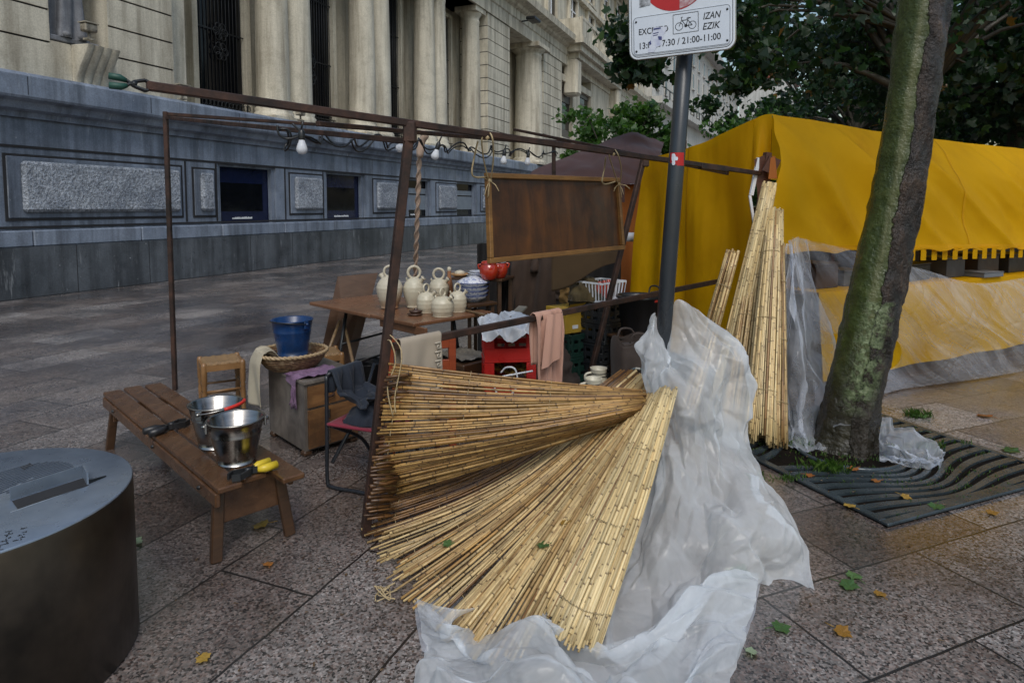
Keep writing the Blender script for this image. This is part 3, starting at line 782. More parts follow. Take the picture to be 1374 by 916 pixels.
mb = MB(); mb.box(q + V((6, 8, 10)), (10, 14, 25), rotz(-.5)); obj('wall', mb, m_ash2, b3)
mb = MB(); mb.box(q + V((6, 8, 23.2)), (11, 15, 1.2), rotz(-.5)); obj('roof', mb, M_plain('red_tile', (.2, .05, .03), (.28, .08, .05)), b3)
# ------------------------------------------------------------------ frame of the pottery stall
N0 = G(490, 718); PT_TOP = D(550, 172, 3.15); L0 = G(235, 523); LT = D(222, 150, L0.y)
RT = D(1028, 234, 5.35)
dB = (RT - PT_TOP).normalized()
fr = thing('stall_frame', N0, 'rusty square tube frame of the dismantled pottery stall', 'stall frame')
def part_beam(name, a, b, w=.036, h=.036, m=None, parent=None, bev=.004):
    mb = MB(); mb.beam(a, b, w, h, bev=bev); return obj(name, mb, m or m_rust, parent or fr)
part_beam('post', N0 + V((0, 0, .0)), PT_TOP, .042, .042)
part_beam('post', L0, LT, .036, .036)
beam_y = V((0, 0, .03))
BE = PT_TOP - dB * 1.13 + beam_y
part_beam('rail', BE, RT + beam_y * 0, .034, .034)
BL = D(740, 205, 9.3)
BL = LT + (V((dB.x, dB.y, 0)).normalized()) * 4.9 + V((0, 0, .06))
part_beam('rail', LT + V((0, 0, -.02)), BL, .03, .03)
side_n = PT_TOP + V((-.02, .03, -.06))
part_beam('rail', LT + V((.01, 0, -.05)), side_n, .03, .03)
mid_a = D(426, 166, 3.6); mid_b = D(745, 194, 8.4)
part_beam('rail', mid_a, mid_b, .03, .03)
part_beam('rail', D(690, 174, 8.6), RT + V((-.25, .2, .02)), .034, .034)
part_beam('post', D(743, 188, 8.4), D(743, 300, 8.4), .05, .05)
LR0 = D(527, 465, 3.16); LR1 = D(965, 377, 5.45)
part_beam('rail', LR0, LR1, .03, .038)
part_beam('brace', D(864, 212, 5.0), D(788, 520, 4.75), .036, .036)
part_beam('brace', D(640, 238, 3.8), D(640, 240, 3.79), .02, .02) if False else None
# sleeve clamps on the posts
mb = MB(); mb.box(PT_TOP + V((0, 0, -.02)), (.06, .06, .1), bev=.006); obj('bracket', mb, m_rust, fr)
mb = MB(); mb.box(D(866, 216, 4.99), (.05, .05, .09), bev=.006); obj('bracket', mb, m_rust, fr)
sp = PT_TOP + (RT - PT_TOP) * .72
part_beam('sleeve', sp, sp + dB * .35, .044, .044)

# spring clamps
def spring_clamp(name, c, x, label, cols, size=.15, up=V((0, 0, 1))):
    """two bent jaws and two sleeved handles around a pivot"""
    t = thing(name, c, label, 'clamp'); M = frame(x, z=up); s = size / .15
    for sg in (-1, 1):
        mb = MB()
        j = [V((-.07, .012 * sg, 0)), V((-.045, .027 * sg, 0)), V((0, .012 * sg, 0)), V((.03, -.012 * sg, 0))]
        for a, b in zip(j[:-1], j[1:]): mb.beam(c + M @ (a * s), c + M @ (b * s), .008 * s, .022 * s, up=M @ V((0, 0, 1)))
        obj('jaw', mb, cols[0], t)
        mb = MB(); h = [V((.03, -.012 * sg, 0)), V((.055, -.022 * sg, 0)), V((.1, -.024 * sg, 0))]
        mb.tube([c + M @ (p * s) for p in h], [.010 * s, .016 * s, .015 * s], 8); obj('handle', mb, cols[1], t)
    mb = MB(); mb.tube([c + M @ V((0, 0, -.014 * s)), c + M @ V((0, 0, .014 * s))], .012 * s, 10); obj('pivot', mb, cols[0], t)
    return t
m_green = M_plain('green_grip', (.008, .045, .035), (.012, .07, .05), bump=0)
m_yel = M_plain('yellow_grip', (.55, .40, .02), (.68, .5, .04), rough=(.35, .5), bump=0)
spring_clamp('spring_clamp', BE - dB * .04, -dB, 'black and green spring clamp on the free end of the long rusty rail', [m_iron, m_green], .12, up=V((.6, -.6, .3)))

# string of bulbs along the inner rail
sl_ = thing('string_lights', D(372, 168, 3.9), 'black cable with white bulbs strung along the stall rails', 'string lights')
def on_mid(t, dz=0): return mid_a + (mid_b - mid_a) * t + V((0, 0, dz))
ca, cb = D(370, 168, 3.6), D(745, 200, 8.0)
pts = []; 
for i in range(160):
    t = i / 159; p = ca + (cb - ca) * (t ** 1.25)
    p = p + V((.03 * math.sin(t * 71), .02 * math.cos(t * 47), -.03 - .05 * abs(math.sin(t * 23)) + .03 * math.sin(t * 97)))
    pts.append(p)
mb = MB(); mb.tube(pts, .007, 5)
pts2 = [p + V((.02 * math.sin(i * .5), 0, -.015 + .02 * math.cos(i * .41))) for i, p in enumerate(pts)]
mb.tube(pts2, .006, 5)
lp = [D(372, 168, 3.6), D(374, 180, 3.6), D(384, 186, 3.62), D(398, 184, 3.63), D(404, 178, 3.63), D(392, 166, 3.62)]
mb.tube(curve(lp, 24), .007, 5)
obj('cable', mb, m_black, sl_)
for (u, v, Y, tilt) in ((405, 194, 3.62, 0), (541, 197, 4.6, 1.2), (585, 205, 4.9, .3), (676, 213, 6.0, .1), (708, 215, 6.6, .1)):
    c = D(u, v, Y); ax = V((-math.sin(tilt), 0, -math.cos(tilt))); M = frame(V((0, 1, 0)).cross(ax) if abs(ax.y) < .9 else V((1, 0, 0)), z=ax)
    mb = MB(); mb.lathe([(0.0, .055), (.018, .051), (.028, .04), (.031, .026), (.026, .006), (.017, -.018), (.015, -.03)], c, 16, M=M)
    b = obj('bulb', mb, m_bulb, sl_)
    mb = MB(); mb.lathe([(.016, -.024), (.018, -.03), (.018, -.07), (.008, -.085), (.0, -.088)], c, 12, M=M)
    mb.tube([c - ax * .085, c - ax * .12 + V((.01, 0, .01))], .006, 5)
    obj('socket', mb, m_black, b)

# board hung by twine from the front rail
pb = [D(652, 236, 3.66), D(826, 242, 4.6), D(833, 332, 4.56), D(656, 350, 3.62)]
hb = thing('hanging_board', (pb[2] + pb[3]) / 2, 'dark stained wooden panel with a frame hung by twine from the front rail', 'board')
m_pan = M_wood('stained_plywood', (.02, .006, .0015), (.125, .042, .007), axis=(4, 4, .5), dark=(.004, .002, .001), wear=1.0, rough=(.3, .5))
m_fr = M_wood('honey_wood', (.13, .06, .015), (.26, .13, .035), axis=(2, 2, 14), dark=(.03, .015, .006))
pn = (pb[1] - pb[0]).cross(pb[3] - pb[0]).normalized()
if pn.y > 0: pn = -pn
mb = MB(); mb.hexa([p + pn * o for o in (-.006, .006) for p in pb]); obj('panel', mb, m_pan, hb)
for i in range(4):
    a, b = pb[i], pb[(i + 1) % 4]; x = (b - a).normalized(); e = .016 if i in (0, 2) else -.016
    mb = MB(); mb.beam(a - x * e + pn * .014, b + x * e + pn * .014, .032, .03 if i in (0, 2) else .028, up=pn.cross(x), bev=.003); obj('frame', mb, m_fr, hb)
def on_beam(u):
    best = min((abs(CX + F_PX * (PT_TOP + (RT - PT_TOP) * (k / 400)).x / (PT_TOP + (RT - PT_TOP) * (k / 400)).y - u), k) for k in range(401))[1]
    return PT_TOP + (RT - PT_TOP) * (best / 400)
for (u, k) in ((655, 0), (822, 1)):
    a = on_beam(u); b = pb[k] + pn * .03 + V((0, 0, -.03))
    tw = thing('twine_tie', b, ['pale twine loop holding the near corner of the hanging board', 'pale twine loop holding the far corner of the hanging board'][k], 'twine')
    mb = MB()
    for off in (-.012, .012):
        mb.tube(curve([a + V((off, 0, .03)), a + V((off * 2.4, -.03, -.01)), a.lerp(b, .5) + V((off * 2.2 + .006 * k, -.01, 0)), b + V((off * .5, 0, 0))], 12), .0045, 5)
    lo = a.lerp(b, .35)
    mb.tube(curve([a + V((-.05, -.02, -.02)), lo + V((-.075, -.02, -.02)), lo + V((-.085, -.02, -.12)), b + V((-.02, 0, .02))], 12), .005, 5)
    obj('cord', mb, m_twine, tw)
    mb = MB()
    for j in range(5):
        d = V((R.uniform(-1, 1), -.3, R.uniform(-1, .3))).normalized(); mb.tube([b, b + d * .05, b + d * .08 + V((0, 0, -.02))], .003, 4)
    mb.lathe([(0, -.014), (.012, -.008), (.014, 0), (.012, .008), (0, .014)], b, 8); mb.lathe([(0, -.014), (.014, 0), (0, .02)], a + V((0, -.015, .0)), 8)
    obj('knot', mb, m_twine, tw)

TH_ = .756
# twisted cloth pole behind the jugs
pa, pz = G(556, 402, TH_), D(563, 198, 5.25)
tp_ = thing('twisted_pole', pa, 'slim pole wrapped in pale twisted cloth rising behind the jugs', 'pole')
m_pale = M_cloth('pale_wrap', (.32, .22, .16), (.46, .35, .28), trans=0)
mb = MB(); mb.tube([pa, pz], .014, 10); obj('core', mb, m_pale, tp_)
mb = MB()
for ph in (0, PI):
    d = (pz - pa); x = d.normalized().cross(V((0, 1, 0))).normalized(); y = d.normalized().cross(x)
    mb.tube([pa + d * (i / 140) + (x * math.cos(ph + i * .30) + y * math.sin(ph + i * .30)) * .014 for i in range(141)], .0105, 6)
obj('wrap', mb, m_pale, tp_)
mb = MB(); mb.tube(curve([pz + V((0, 0, -.08)), pz + V((.015, 0, .04)), pz + V((.05, -.02, .10)), pz + V((.0, -.02, .12))], 10), [.026, .03, .034, .03, .03, .03, .032, .03, .026, .02, .01], 8); obj('knot', mb, m_pale, tp_)

# ------------------------------------------------------------------ trestle table and jugs
TH = .75
tA, tB, tC, tD = G(427, 407, TH), G(568, 437, TH), G(657, 419, TH), G(505, 393, TH)
tab = thing('trestle_table', (tA + tC) / 2 * V((1, 1, 0)) if False else V(((tA.x + tC.x) / 2, (tA.y + tC.y) / 2, 0)), 'brown plank table on black trestles carrying the jugs', 'table')
m_top = M_wood('brown_table_wood', (.13, .058, .028), (.2, .095, .048), axis=(12, 2, 2), rough=(.2, .45), wear=.35)
tx = (tB - tA).normalized(); ty = (tD - tA).normalized()
tw_ = (tD - tA).length; tl = (tB - tA).length
def TP(a, b, z): return tA + tx * a + ty * b + V((0, 0, z - TH))
Mtab = frame(tx)
for (a0, a1, dz) in ((-.02, tl * .63, 0), (tl * .63 + .004, tl + .02, .006)):
    mb = MB(); mb.box(TP((a0 + a1) / 2, tw_ / 2, TH - .014 + dz), (a1 - a0, tw_, .028), Mtab, bev=.005); obj('tabletop', mb, m_top, tab)
m_dkw = M_wood('dark_wood', (.035, .018, .009), (.075, .036, .016), axis=(2, 2, 10))
mb = MB(); mb.box(TP(tl * .82, .02, TH - .05), (tl * .38, .025, .06), Mtab, bev=.003); obj('apron', mb, m_top, tab)
for a in (tl * .18, tl * .86):
    for sg in (0, 1):
        mb = MB(); p = TP(a, tw_ * (.2 + .6 * sg), TH - .03); f = TP(a + (.05 if a < .5 else -.03), tw_ * (-.08 + 1.16 * sg), 0)
        mb.tube([p, f], .015, 8); obj('leg', mb, m_iron, tab)
    for z in (.22, .42):
        mb = MB(); k = 1 - z / TH; mb.tube([TP(a + .03, tw_ * (.2 - .28 * k), z), TP(a + .03, tw_ * (.8 + .28 * k), z)], .011, 8); obj('stretcher', mb, m_iron, tab)
# two light sticks propping the left end
for (q0, q1) in ((G(455, 425, .66), G(437, 500, .0)), (G(459, 422, .7), G(478, 515, .02))):
    pass
m_stick = M_wood('pale_stick', (.14, .09, .045), (.24, .16, .085))
for k, (u0, v0, u1, v1) in enumerate(((456, 430, 441, 470), (461, 428, 479, 512))):
    a = D(u0, v0, 5.6); b = D(u1, v1, 5.5) if k == 0 else D(u1, v1, 5.2); b2_ = a + (b - a) * ((a.z - .01) / (a.z - b.z)) if b.z > .01 else b
    mb = MB(); mb.tube([a, b2_], .014, 8); obj('prop_stick', mb, m_stick, tab)

m_pot = M_plain('cream_slip_pottery', (.50, .46, .35), (.62, .58, .46), rough=(.28, .5), scale=7, bump=.12, bscale=26, dirt=(.42, .35, .25))
def M_terr():
    k = NT('cream_to_terracotta'); sx = k.n('SeparateXYZ'); k.l(k.tc.outputs['Object'], sx.inputs[0])
    h = k.math('ADD', k.math('MULTIPLY', sx.outputs[2], -4.0), k.math('ADD', k.math('MULTIPLY', sx.outputs[0], 2.0), k.math('MULTIPLY', k.noise(6, 4), 1.0)))
    k.col(k.ramp(h, [(0, (.52, .47, .37)), (.2, (.4, .31, .22)), (.6, (.30, .165, .09))])); k.rough(.45); k.bump(k.noise(26, 4), .12, .004); return k.m
m_pot2 = M_terr()
def jug(c, h, r, label, m, spout=0.0, ring_rot=0.0, ring=.3, shape=0, finial=False):
    t = thing('water_jug', c, label, 'jug', 'handmade water jugs standing on the table')
    bh = h * (1 - ring * .82)
    pf = [(0, .004), (r * .62, .0), (r * .66, .015), (r * .7, bh * .12), (r * .9, bh * .34), (r * 1.0, bh * .55), (r * .98, bh * .68), (r * .82, bh * .82), (r * .55, bh * .93), (r * .3, bh * .98), (r * .2, bh * 1.0), (0, bh * 1.005)]
    if shape: pf = [(0, .004), (r * .8, 0), (r * .84, .01), (r * .88, bh * .1), (r * .98, bh * .3), (r * 1.0, bh * .5), (r * .97, bh * .66), (r * .8, bh * .82), (r * .5, bh * .94), (r * .22, bh * 1.0), (0, bh * 1.005)]
    pf2 = [p for p in curve([V((a, 0, b)) for a, b in pf], 44)]
    mb = MB(); mb.lathe([(max(p.x, 0) * (1 + .012 * math.sin(p.z * 190)), p.z) for p in pf2], c, 32); obj('body', mb, m, t)
    R0 = h * ring * .42; cc_ = c + V((0, 0, bh + R0 * .78)); d = V((math.cos(ring_rot), math.sin(ring_rot), 0))
    mb = MB(); mb.tube([cc_ + (d * math.cos(a) + V((0, 0, 1)) * math.sin(a)) * R0 for a in [2 * PI * i / 28 for i in range(28)]], R0 * .24, 10, closed=True); obj('handle', mb, m, t)
    sd_ = V((math.cos(spout), math.sin(spout), 0)); s0 = c + sd_ * r * .62 + V((0, 0, bh * .82)); s1 = s0 + sd_ * r * .4 + V((0, 0, bh * .18))
    mb = MB(); rr_ = r * .17
    for (pp, q) in ((s0, rr_ * 1.25), (s0.lerp(s1, .6), rr_), (s1, rr_ * 1.5)): pass
    mb.tube([s0, s0.lerp(s1, .55), s0.lerp(s1, .9), s1, s1 - (s1 - s0) * .06, s0.lerp(s1, .55)], [rr_ * 1.3, rr_, rr_ * 1.35, rr_ * 1.5, rr_ * 1.15, rr_ * .6], 14, caps=False); obj('spout', mb, m, t)
    s0 = c - sd_ * r * .7 + V((0, 0, bh * .84)); s1 = s0 - sd_ * r * .12 + V((0, 0, bh * .14))
    mb = MB(); mb.tube([s0, s0.lerp(s1, .7), s1], [rr_ * .8, rr_ * .5, rr_ * .55], 10); obj('nozzle', mb, m, t)
    return t
def jp(u, v): return G(u, v, TH + .006)
jug(jp(523, 413), .36, .108, 'large jug with terracotta blush behind the leaning post', m_pot2, spout=2.4, ring_rot=.2, ring=.29)
jug(jp(556, 412), .355, .092, 'tall cream jug with the biggest ring handle', m_pot, spout=-.4, ring_rot=.3, ring=.34)
jug(jp(572, 419), .235, .076, 'small cream jug leaning against the tall one', m_pot, spout=-.2, ring_rot=1.0, ring=.34, shape=1)
jug(jp(594, 424), .225, .088, 'small round cream jug nearest the table edge', m_pot, spout=-.55, ring_rot=1.1, ring=.36, shape=1)
jug(jp(614, 418), .235, .074, 'small jug with brownish shoulder at the right of the group', m_pot, spout=-.1, ring_rot=.9, ring=.33, shape=1)
jug(jp(589, 406), .31, .09, 'tall cream jug half hidden at the back of the group', m_pot, spout=-.3, ring_rot=.1, ring=.36)
bt = jp(603, 404); t = thing('narrow_bottle', bt, 'slim terracotta bottle with a pale stopper behind the jugs', 'bottle')
mb = MB(); mb.lathe([(0, .002), (.035, 0), (.04, .06), (.03, .16), (.018, .22), (.016, .275)], bt, 16); obj('body', mb, M_plain('terracotta', (.3, .13, .06), (.38, .18, .09)), t)
mb = MB(); mb.lathe([(.015, .27), (.02, .285), (.018, .305), (0, .312)], bt, 12); obj('stopper', mb, m_pot, t)
c = jp(557, 423); t = thing('stacked_lids', c, 'dark brown clay lids piled in front of the tall jug', 'lids')
m_dk = M_plain('dark_clay', (.035, .018, .012), (.07, .035, .022), rough=(.2, .4))
mb = MB(); mb.lathe([(0, .0), (.05, .001), (.062, .014), (.05, .02), (0, .022)], c, 20); obj('lower_lid', mb, m_dk, t)
mb = MB(); mb.lathe([(0, .023), (.045, .024), (.055, .038), (.03, .044), (.012, .048), (.014, .056), (0, .06)], c + V((.006, 0, 0)), 20); obj('upper_lid', mb, m_dk, t)
mb = MB(); p0, p1 = G(624, 416, TH + .015), G(650, 422, TH + .015); mb.beam(p0, p1, .03, .012, bev=.003); obj('wooden_strip', mb, m_stick, label='pale wooden slat lying on the right end of the table', cat='slat', loc=p0)

# stacked white bowls with blue flowers, standing on a small block
def M_bowl():
    k = NT('blue_flowered_glaze'); v_ = k.noise(38, 3, .6); c = k.ramp(v_, [(.5, (.62, .64, .68)), (.6, (.14, .18, .38)), (.68, (.62, .64, .68))])
    k.col(c); k.rough(.12); return k.m
m_bowl = M_bowl(); bz = TH
bc = G(634, 404, bz); bc = D(634, 404, 5.35)
for i, lb in enumerate(['white flowered bowl at the bottom of its stack', 'white flowered bowl second from the bottom of its stack', 'white flowered bowl third in its stack', 'white flowered dish on top of the bowl stack']):
    r = .125 + .004 * i; c = bc + V((.004 * (i % 2), 0, i * .037))
    t = thing('bowl', c, lb, 'bowl', 'stack of flowered bowls')
    mb = MB(); mb.lathe([(0, .0), (.06, .0), (.066, .012), (r * .88, .03), (r, .055), (r - .004, .058), (r * .86, .036), (.05, .018), (0, .016)] if i < 3 else [(0, 0), (.06, 0), (r, .05), (r * .96, .06), (r * .6, .085), (.03, .1), (0, .102)], c, 28); obj('body', mb, m_bowl, t)
    mb = MB(); mb.tube([c + V(((r + .001) * math.cos(a), (r + .001) * math.sin(a), .056 if i < 3 else .05)) for a in [2 * PI * k / 32 for k in range(32)]], .0035, 5, closed=True); obj('rim', mb, M_plain('blue_rim', (.03, .05, .16), (.05, .08, .22), bump=0) if i == 0 else bpy.data.materials['blue_rim'], t)
sp_ = V((bc.x, bc.y, 0)); t = thing('small_stand', sp_, 'dark low stand under the stacked bowls', 'stand')
mb = MB(); mb.box((bc.x, bc.y, bc.z - .014), (.3, .3, .026), rotz(.7), bev=.004); obj('top', mb, m_dkw, t)
for a in range(4):
    d = rotz(.7) @ V((.12 * (1 if a % 2 else -1), .12 * (1 if a > 1 else -1), 0)); mb = MB(); mb.beam(V((bc.x, bc.y, bc.z - .027)) + d, V((bc.x, bc.y, 0)) + d, .03, .03); obj('leg', mb, m_dkw, t)

# raised shelf with red pots and crockery
SZ = .985; shA, shB = D(611, 372, 5.5), D(676, 376, 5.35); SZ = shA.z; shB.z = SZ
sx_ = (shB - shA).normalized(); shc = (shA + shB) / 2 + V((.03, .16, 0)); Ms = frame(sx_)
t = thing('shelf_stand', V((shc.x, shc.y, 0)), 'narrow dark shelf stand with red pots and crockery on its board', 'stand')
mb = MB(); mb.box(shc + V((0, 0, -.012)), ((shB - shA).length + .02, .34, .022), Ms, bev=.004); obj('board', mb, m_dkw, t)
for a in (.09, .2):
    for b in (-.13, .13):
        p = shc + Ms @ V((a, b, 0)); mb = MB(); mb.beam(p + V((0, 0, -.024)), V((p.x, p.y, 0)), .03, .03); obj('leg', mb, m_dkw, t)
m_red = M_plain('red_glaze', (.30, .018, .008), (.40, .032, .012), rough=(.06, .12), bump=0, coat=.5)
m_lid = M_cloth('blue_check', (.3, .36, .5), (.55, .58, .62), trans=0)
for (u, v, Y, lb) in ((656, 373, 5.33, 'glossy red clay pot at the front of the shelf'), (669, 374, 5.45, 'glossy red clay pot with a blue cloth lid, behind the first')):
    c = D(u, v, Y); c.z = SZ + .001; t = thing('red_pot', c, lb, 'pot', 'red glazed pots on the shelf')
    mb = MB(); mb.lathe([(0, .001), (.05, 0), (.06, .01), (.078, .05), (.08, .085), (.068, .118), (.056, .132), (.06, .142), (.058, .15)], c, 26); obj('body', mb, m_red, t)
    mb = MB(); mb.lathe([(.0, .158), (.05, .157), (.064, .148), (.067, .135)], c, 20); obj('lid', mb, m_red if Y < 5.4 else m_lid, t)
    for sg in (-1, 1):
        mb = MB(); mb.tube(curve([c + V((sg * .06, 0, .125)), c + V((sg * .09, 0, .12)), c + V((sg * .078, 0, .085))], 8), .008, 6); obj('handle', mb, m_red, t)
c = shc + Ms @ V((-.2, -.06, .001)); t = thing('tan_loaf_dish', c, 'flat tan clay dish on the left end of the shelf', 'dish')
mb = MB(); mb.lathe([(0, 0), (.06, 0), (.085, .02), (.08, .024), (.05, .02), (0, .03)], c, 20); obj('dish', mb, M_plain('tan_clay', (.34, .18, .07), (.46, .27, .12)), t)
mb = MB(); mb.lathe([(.045, .02), (.05, .035), (.02, .05), (.0, .053)], c, 14); obj('cover', mb, m_pot, t)
c = shc + Ms @ V((-.06, -.05, .001))
for i in range(3):
    mb = MB(); mb.lathe([(0, 0), (.04, 0), (.075, .014), (.073, .018), (.04, .006), (0, .006)], c + V((.012 * i, .01 * i, .016 * i)), 22); obj('plate', mb, m_bowl, label=['white plate lying lowest in the small pile on the shelf', 'white plate in the middle of the small pile on the shelf', 'white plate on top of the small pile on the shelf'][i], cat='plate', group='plates piled on the shelf', loc=c + V((.012 * i, .01 * i, .016 * i)))

# leaning brown boards beyond the table
def leaning(name, ps, th, m, label, cat='board', nrm=None):
    ps = [V(p) for p in ps]; n = (ps[1] - ps[0]).cross(ps[3] - ps[0]).normalized(); n = n if n.y < 0 else -n
    mb = MB(); mb.hexa([p + n * o for o in (-th / 2, th / 2) for p in ps]); return obj(name, mb, m, label=label, cat=cat, loc=(ps[2] + ps[3]) / 2)
def toground(a, b):
    return a + (b - a) * ((a.z - .005) / (a.z - b.z))
m_bd = M_wood('brown_board', (.065, .034, .02), (.11, .06, .036), axis=(2, 2, 8), wear=.3)
a, b = D(453, 371, 6.15), D(507, 366, 6.3)
leaning('leaning_board', [a, b, toground(b, D(470, 505, 6.0)), toground(a, D(425, 500, 5.85))], .014, m_bd, 'plain brown board leaning behind the left end of the table')
# ------------------------------------------------------------------ bench with buckets
BZ = .36
m_bench = M_wood('bench_planks', (.085, .042, .02), (.155, .078, .038), axis=(1.2, 1.2, 1.2), rough=(.16, .42), scale=9, wear=.5)
def M_bench():
    return M_wood('wet_bench_wood', (.055, .026, .012), (.125, .062, .029), axis=(9, 1, 9), rough=(.14, .42), wear=.55)
m_bench = M_bench()
bA, bB = G(172, 535, BZ), G(305, 655, BZ)            # near edge of the front plank, far end then near end
bA = G(138, 526, BZ); bB = G(293, 656, BZ)
bx = (bB - bA).normalized(); by = V((-bx.y, bx.x, 0)); 
if by.y < 0: by = -by
bl = (bB - bA).length
bench = thing('bench', V(((bA.x + bB.x) / 2, (bA.y + bB.y) / 2, 0)) + by * .2, 'low wet brown slatted bench with two metal buckets on it', 'bench')
Mb = frame(-by if False else bx); 
def BP(a, b, z): return bA + bx * a + by * b + V((0, 0, z - BZ))
Mb = Matrix((by, bx, V((0, 0, 1)))).transposed()     # local y runs along the planks
for (b0, b1, a0, a1) in ((.0, .108, 0, bl), (.126, .232, -.02, bl - .03), (.252, .358, .0, bl + .10)):
    mb = MB(); mb.box(BP((a0 + a1) / 2, (b0 + b1) / 2, BZ - .014), (b1 - b0, a1 - a0, .028), Mb, bev=.006); obj('plank', mb, m_bench, bench)
mb = MB(); mb.box(BP(bl / 2, .004, BZ - .062), (.024, bl - .04, .065), Mb, bev=.005); obj('side_rail', mb, m_bench, bench)
mb = MB(); mb.box(BP(bl / 2, .345, BZ - .062), (.024, bl - .04, .065), Mb, bev=.005); obj('side_rail', mb, m_bench, bench)
for a in (.16, bl - .1):
    mb = MB(); mb.box(BP(a, .178, BZ - .12), (.32, .024, .17 if a > 1 else .1), Mb, bev=.004); obj('end_board', mb, m_bench, bench)
    for sg in (0, 1):
        mb = MB(); mb.beam(BP(a + .0, .035 + .28 * sg, BZ - .04), BP(a + (.04 if a > 1 else -.04), .0 + .35 * sg, 0), .05, .03, up=bx, bev=.004); obj('leg', mb, m_dkw, bench)
for a in (bl - .22, .3, bl * .55):
    mb = MB(); mb.lathe([(0, .012), (.008, .009), (.011, 0)], BP(a, -.009, BZ - .06), 10, M=frame(V((0, 0, 1)), z=-by)); obj('bolt', mb, m_iron, bench)
def bucket(name, c, h, r0, r1, m, label, thick=.003, bail='down', bailm=None, group=None, grip=None, lugs=True, ba=0.3):
    t = thing(name, c, label, 'bucket', group)
    mb = MB(); pr = [(0, .002), (r0 * .96, 0), (r0, .006)]
    for i in range(7):
        f = i / 6; rr = r0 + (r1 - r0) * f; pr.append((rr, .006 + (h - .012) * f))
        if i in (4,): pr += [(rr + .003, .006 + (h - .012) * f + .006), (rr + .001, .006 + (h - .012) * f + .012)]
    pr += [(r1 + .006, h - .003), (r1 + .007, h + .002), (r1 + .003, h + .005), (r1 - thick, h), (r0 - thick, .01), (0, .008)]
    mb.lathe(pr, c, 40); obj('shell', mb, m, t)
    mb = MB()
    d = V((math.cos(ba), math.sin(ba), 0)); e = V((-d.y, d.x, 0))
    pts = [c + V((0, 0, h - .02)) + d * (r1 + .012) * math.cos(a) + e * (r1 + .014) * math.sin(a) * .97 + V((0, 0, -.0 - .0 * math.sin(a))) + V((0, 0, .022 * math.sin(a))) for a in [PI * i / 24 for i in range(25)]]
    mb.tube(pts, .004, 6); hd = obj('handle', mb, bailm or m_steel, t)
    if grip: mb = MB(); mb.tube(pts[7:18], .009, 10); obj('grip', mb, grip, hd)
    if lugs:
        for sg in (-1, 1):
            mb = MB(); p = c + d * sg * (r1 + .005) + V((0, 0, h - .02)); mb.tube([p - d * sg * .006, p + d * sg * .018], [.013, .007], 10); mb.box(p + V((0, 0, -.008)), (.012, .035, .05), frame(d), bev=.003); obj('lug', mb, m, t)
    return t
m_redp = M_plain('red_grip', (.5, .02, .012), (.6, .035, .02), bump=0)
bucket('metal_bucket', G(291, 597, BZ + .001), .225, .085, .128, m_steel, 'stainless bucket with a red grip on its bail, the farther one on the bench', grip=m_redp, ba=-1.75)
bk = bucket('metal_bucket', G(318, 619, BZ + .001), .215, .085, .128, m_steel, 'empty stainless bucket nearer the end of the bench', ba=.5)
m_blk = M_plain('black_rubber', (.01, .01, .011), (.02, .02, .022), rough=(.3, .5))
spring_clamp('bench_clamp', G(230, 571, BZ + .022), bx * .2 - by + V((0, 0, 0)), 'black spring clamp lying on the bench beside the farther bucket', [m_blk, m_blk], .2)
spring_clamp('bench_clamp', G(333, 632, BZ + .024), by - bx * .15, 'black spring clamp with yellow grips on the end of the bench', [m_iron, m_yel], .19)

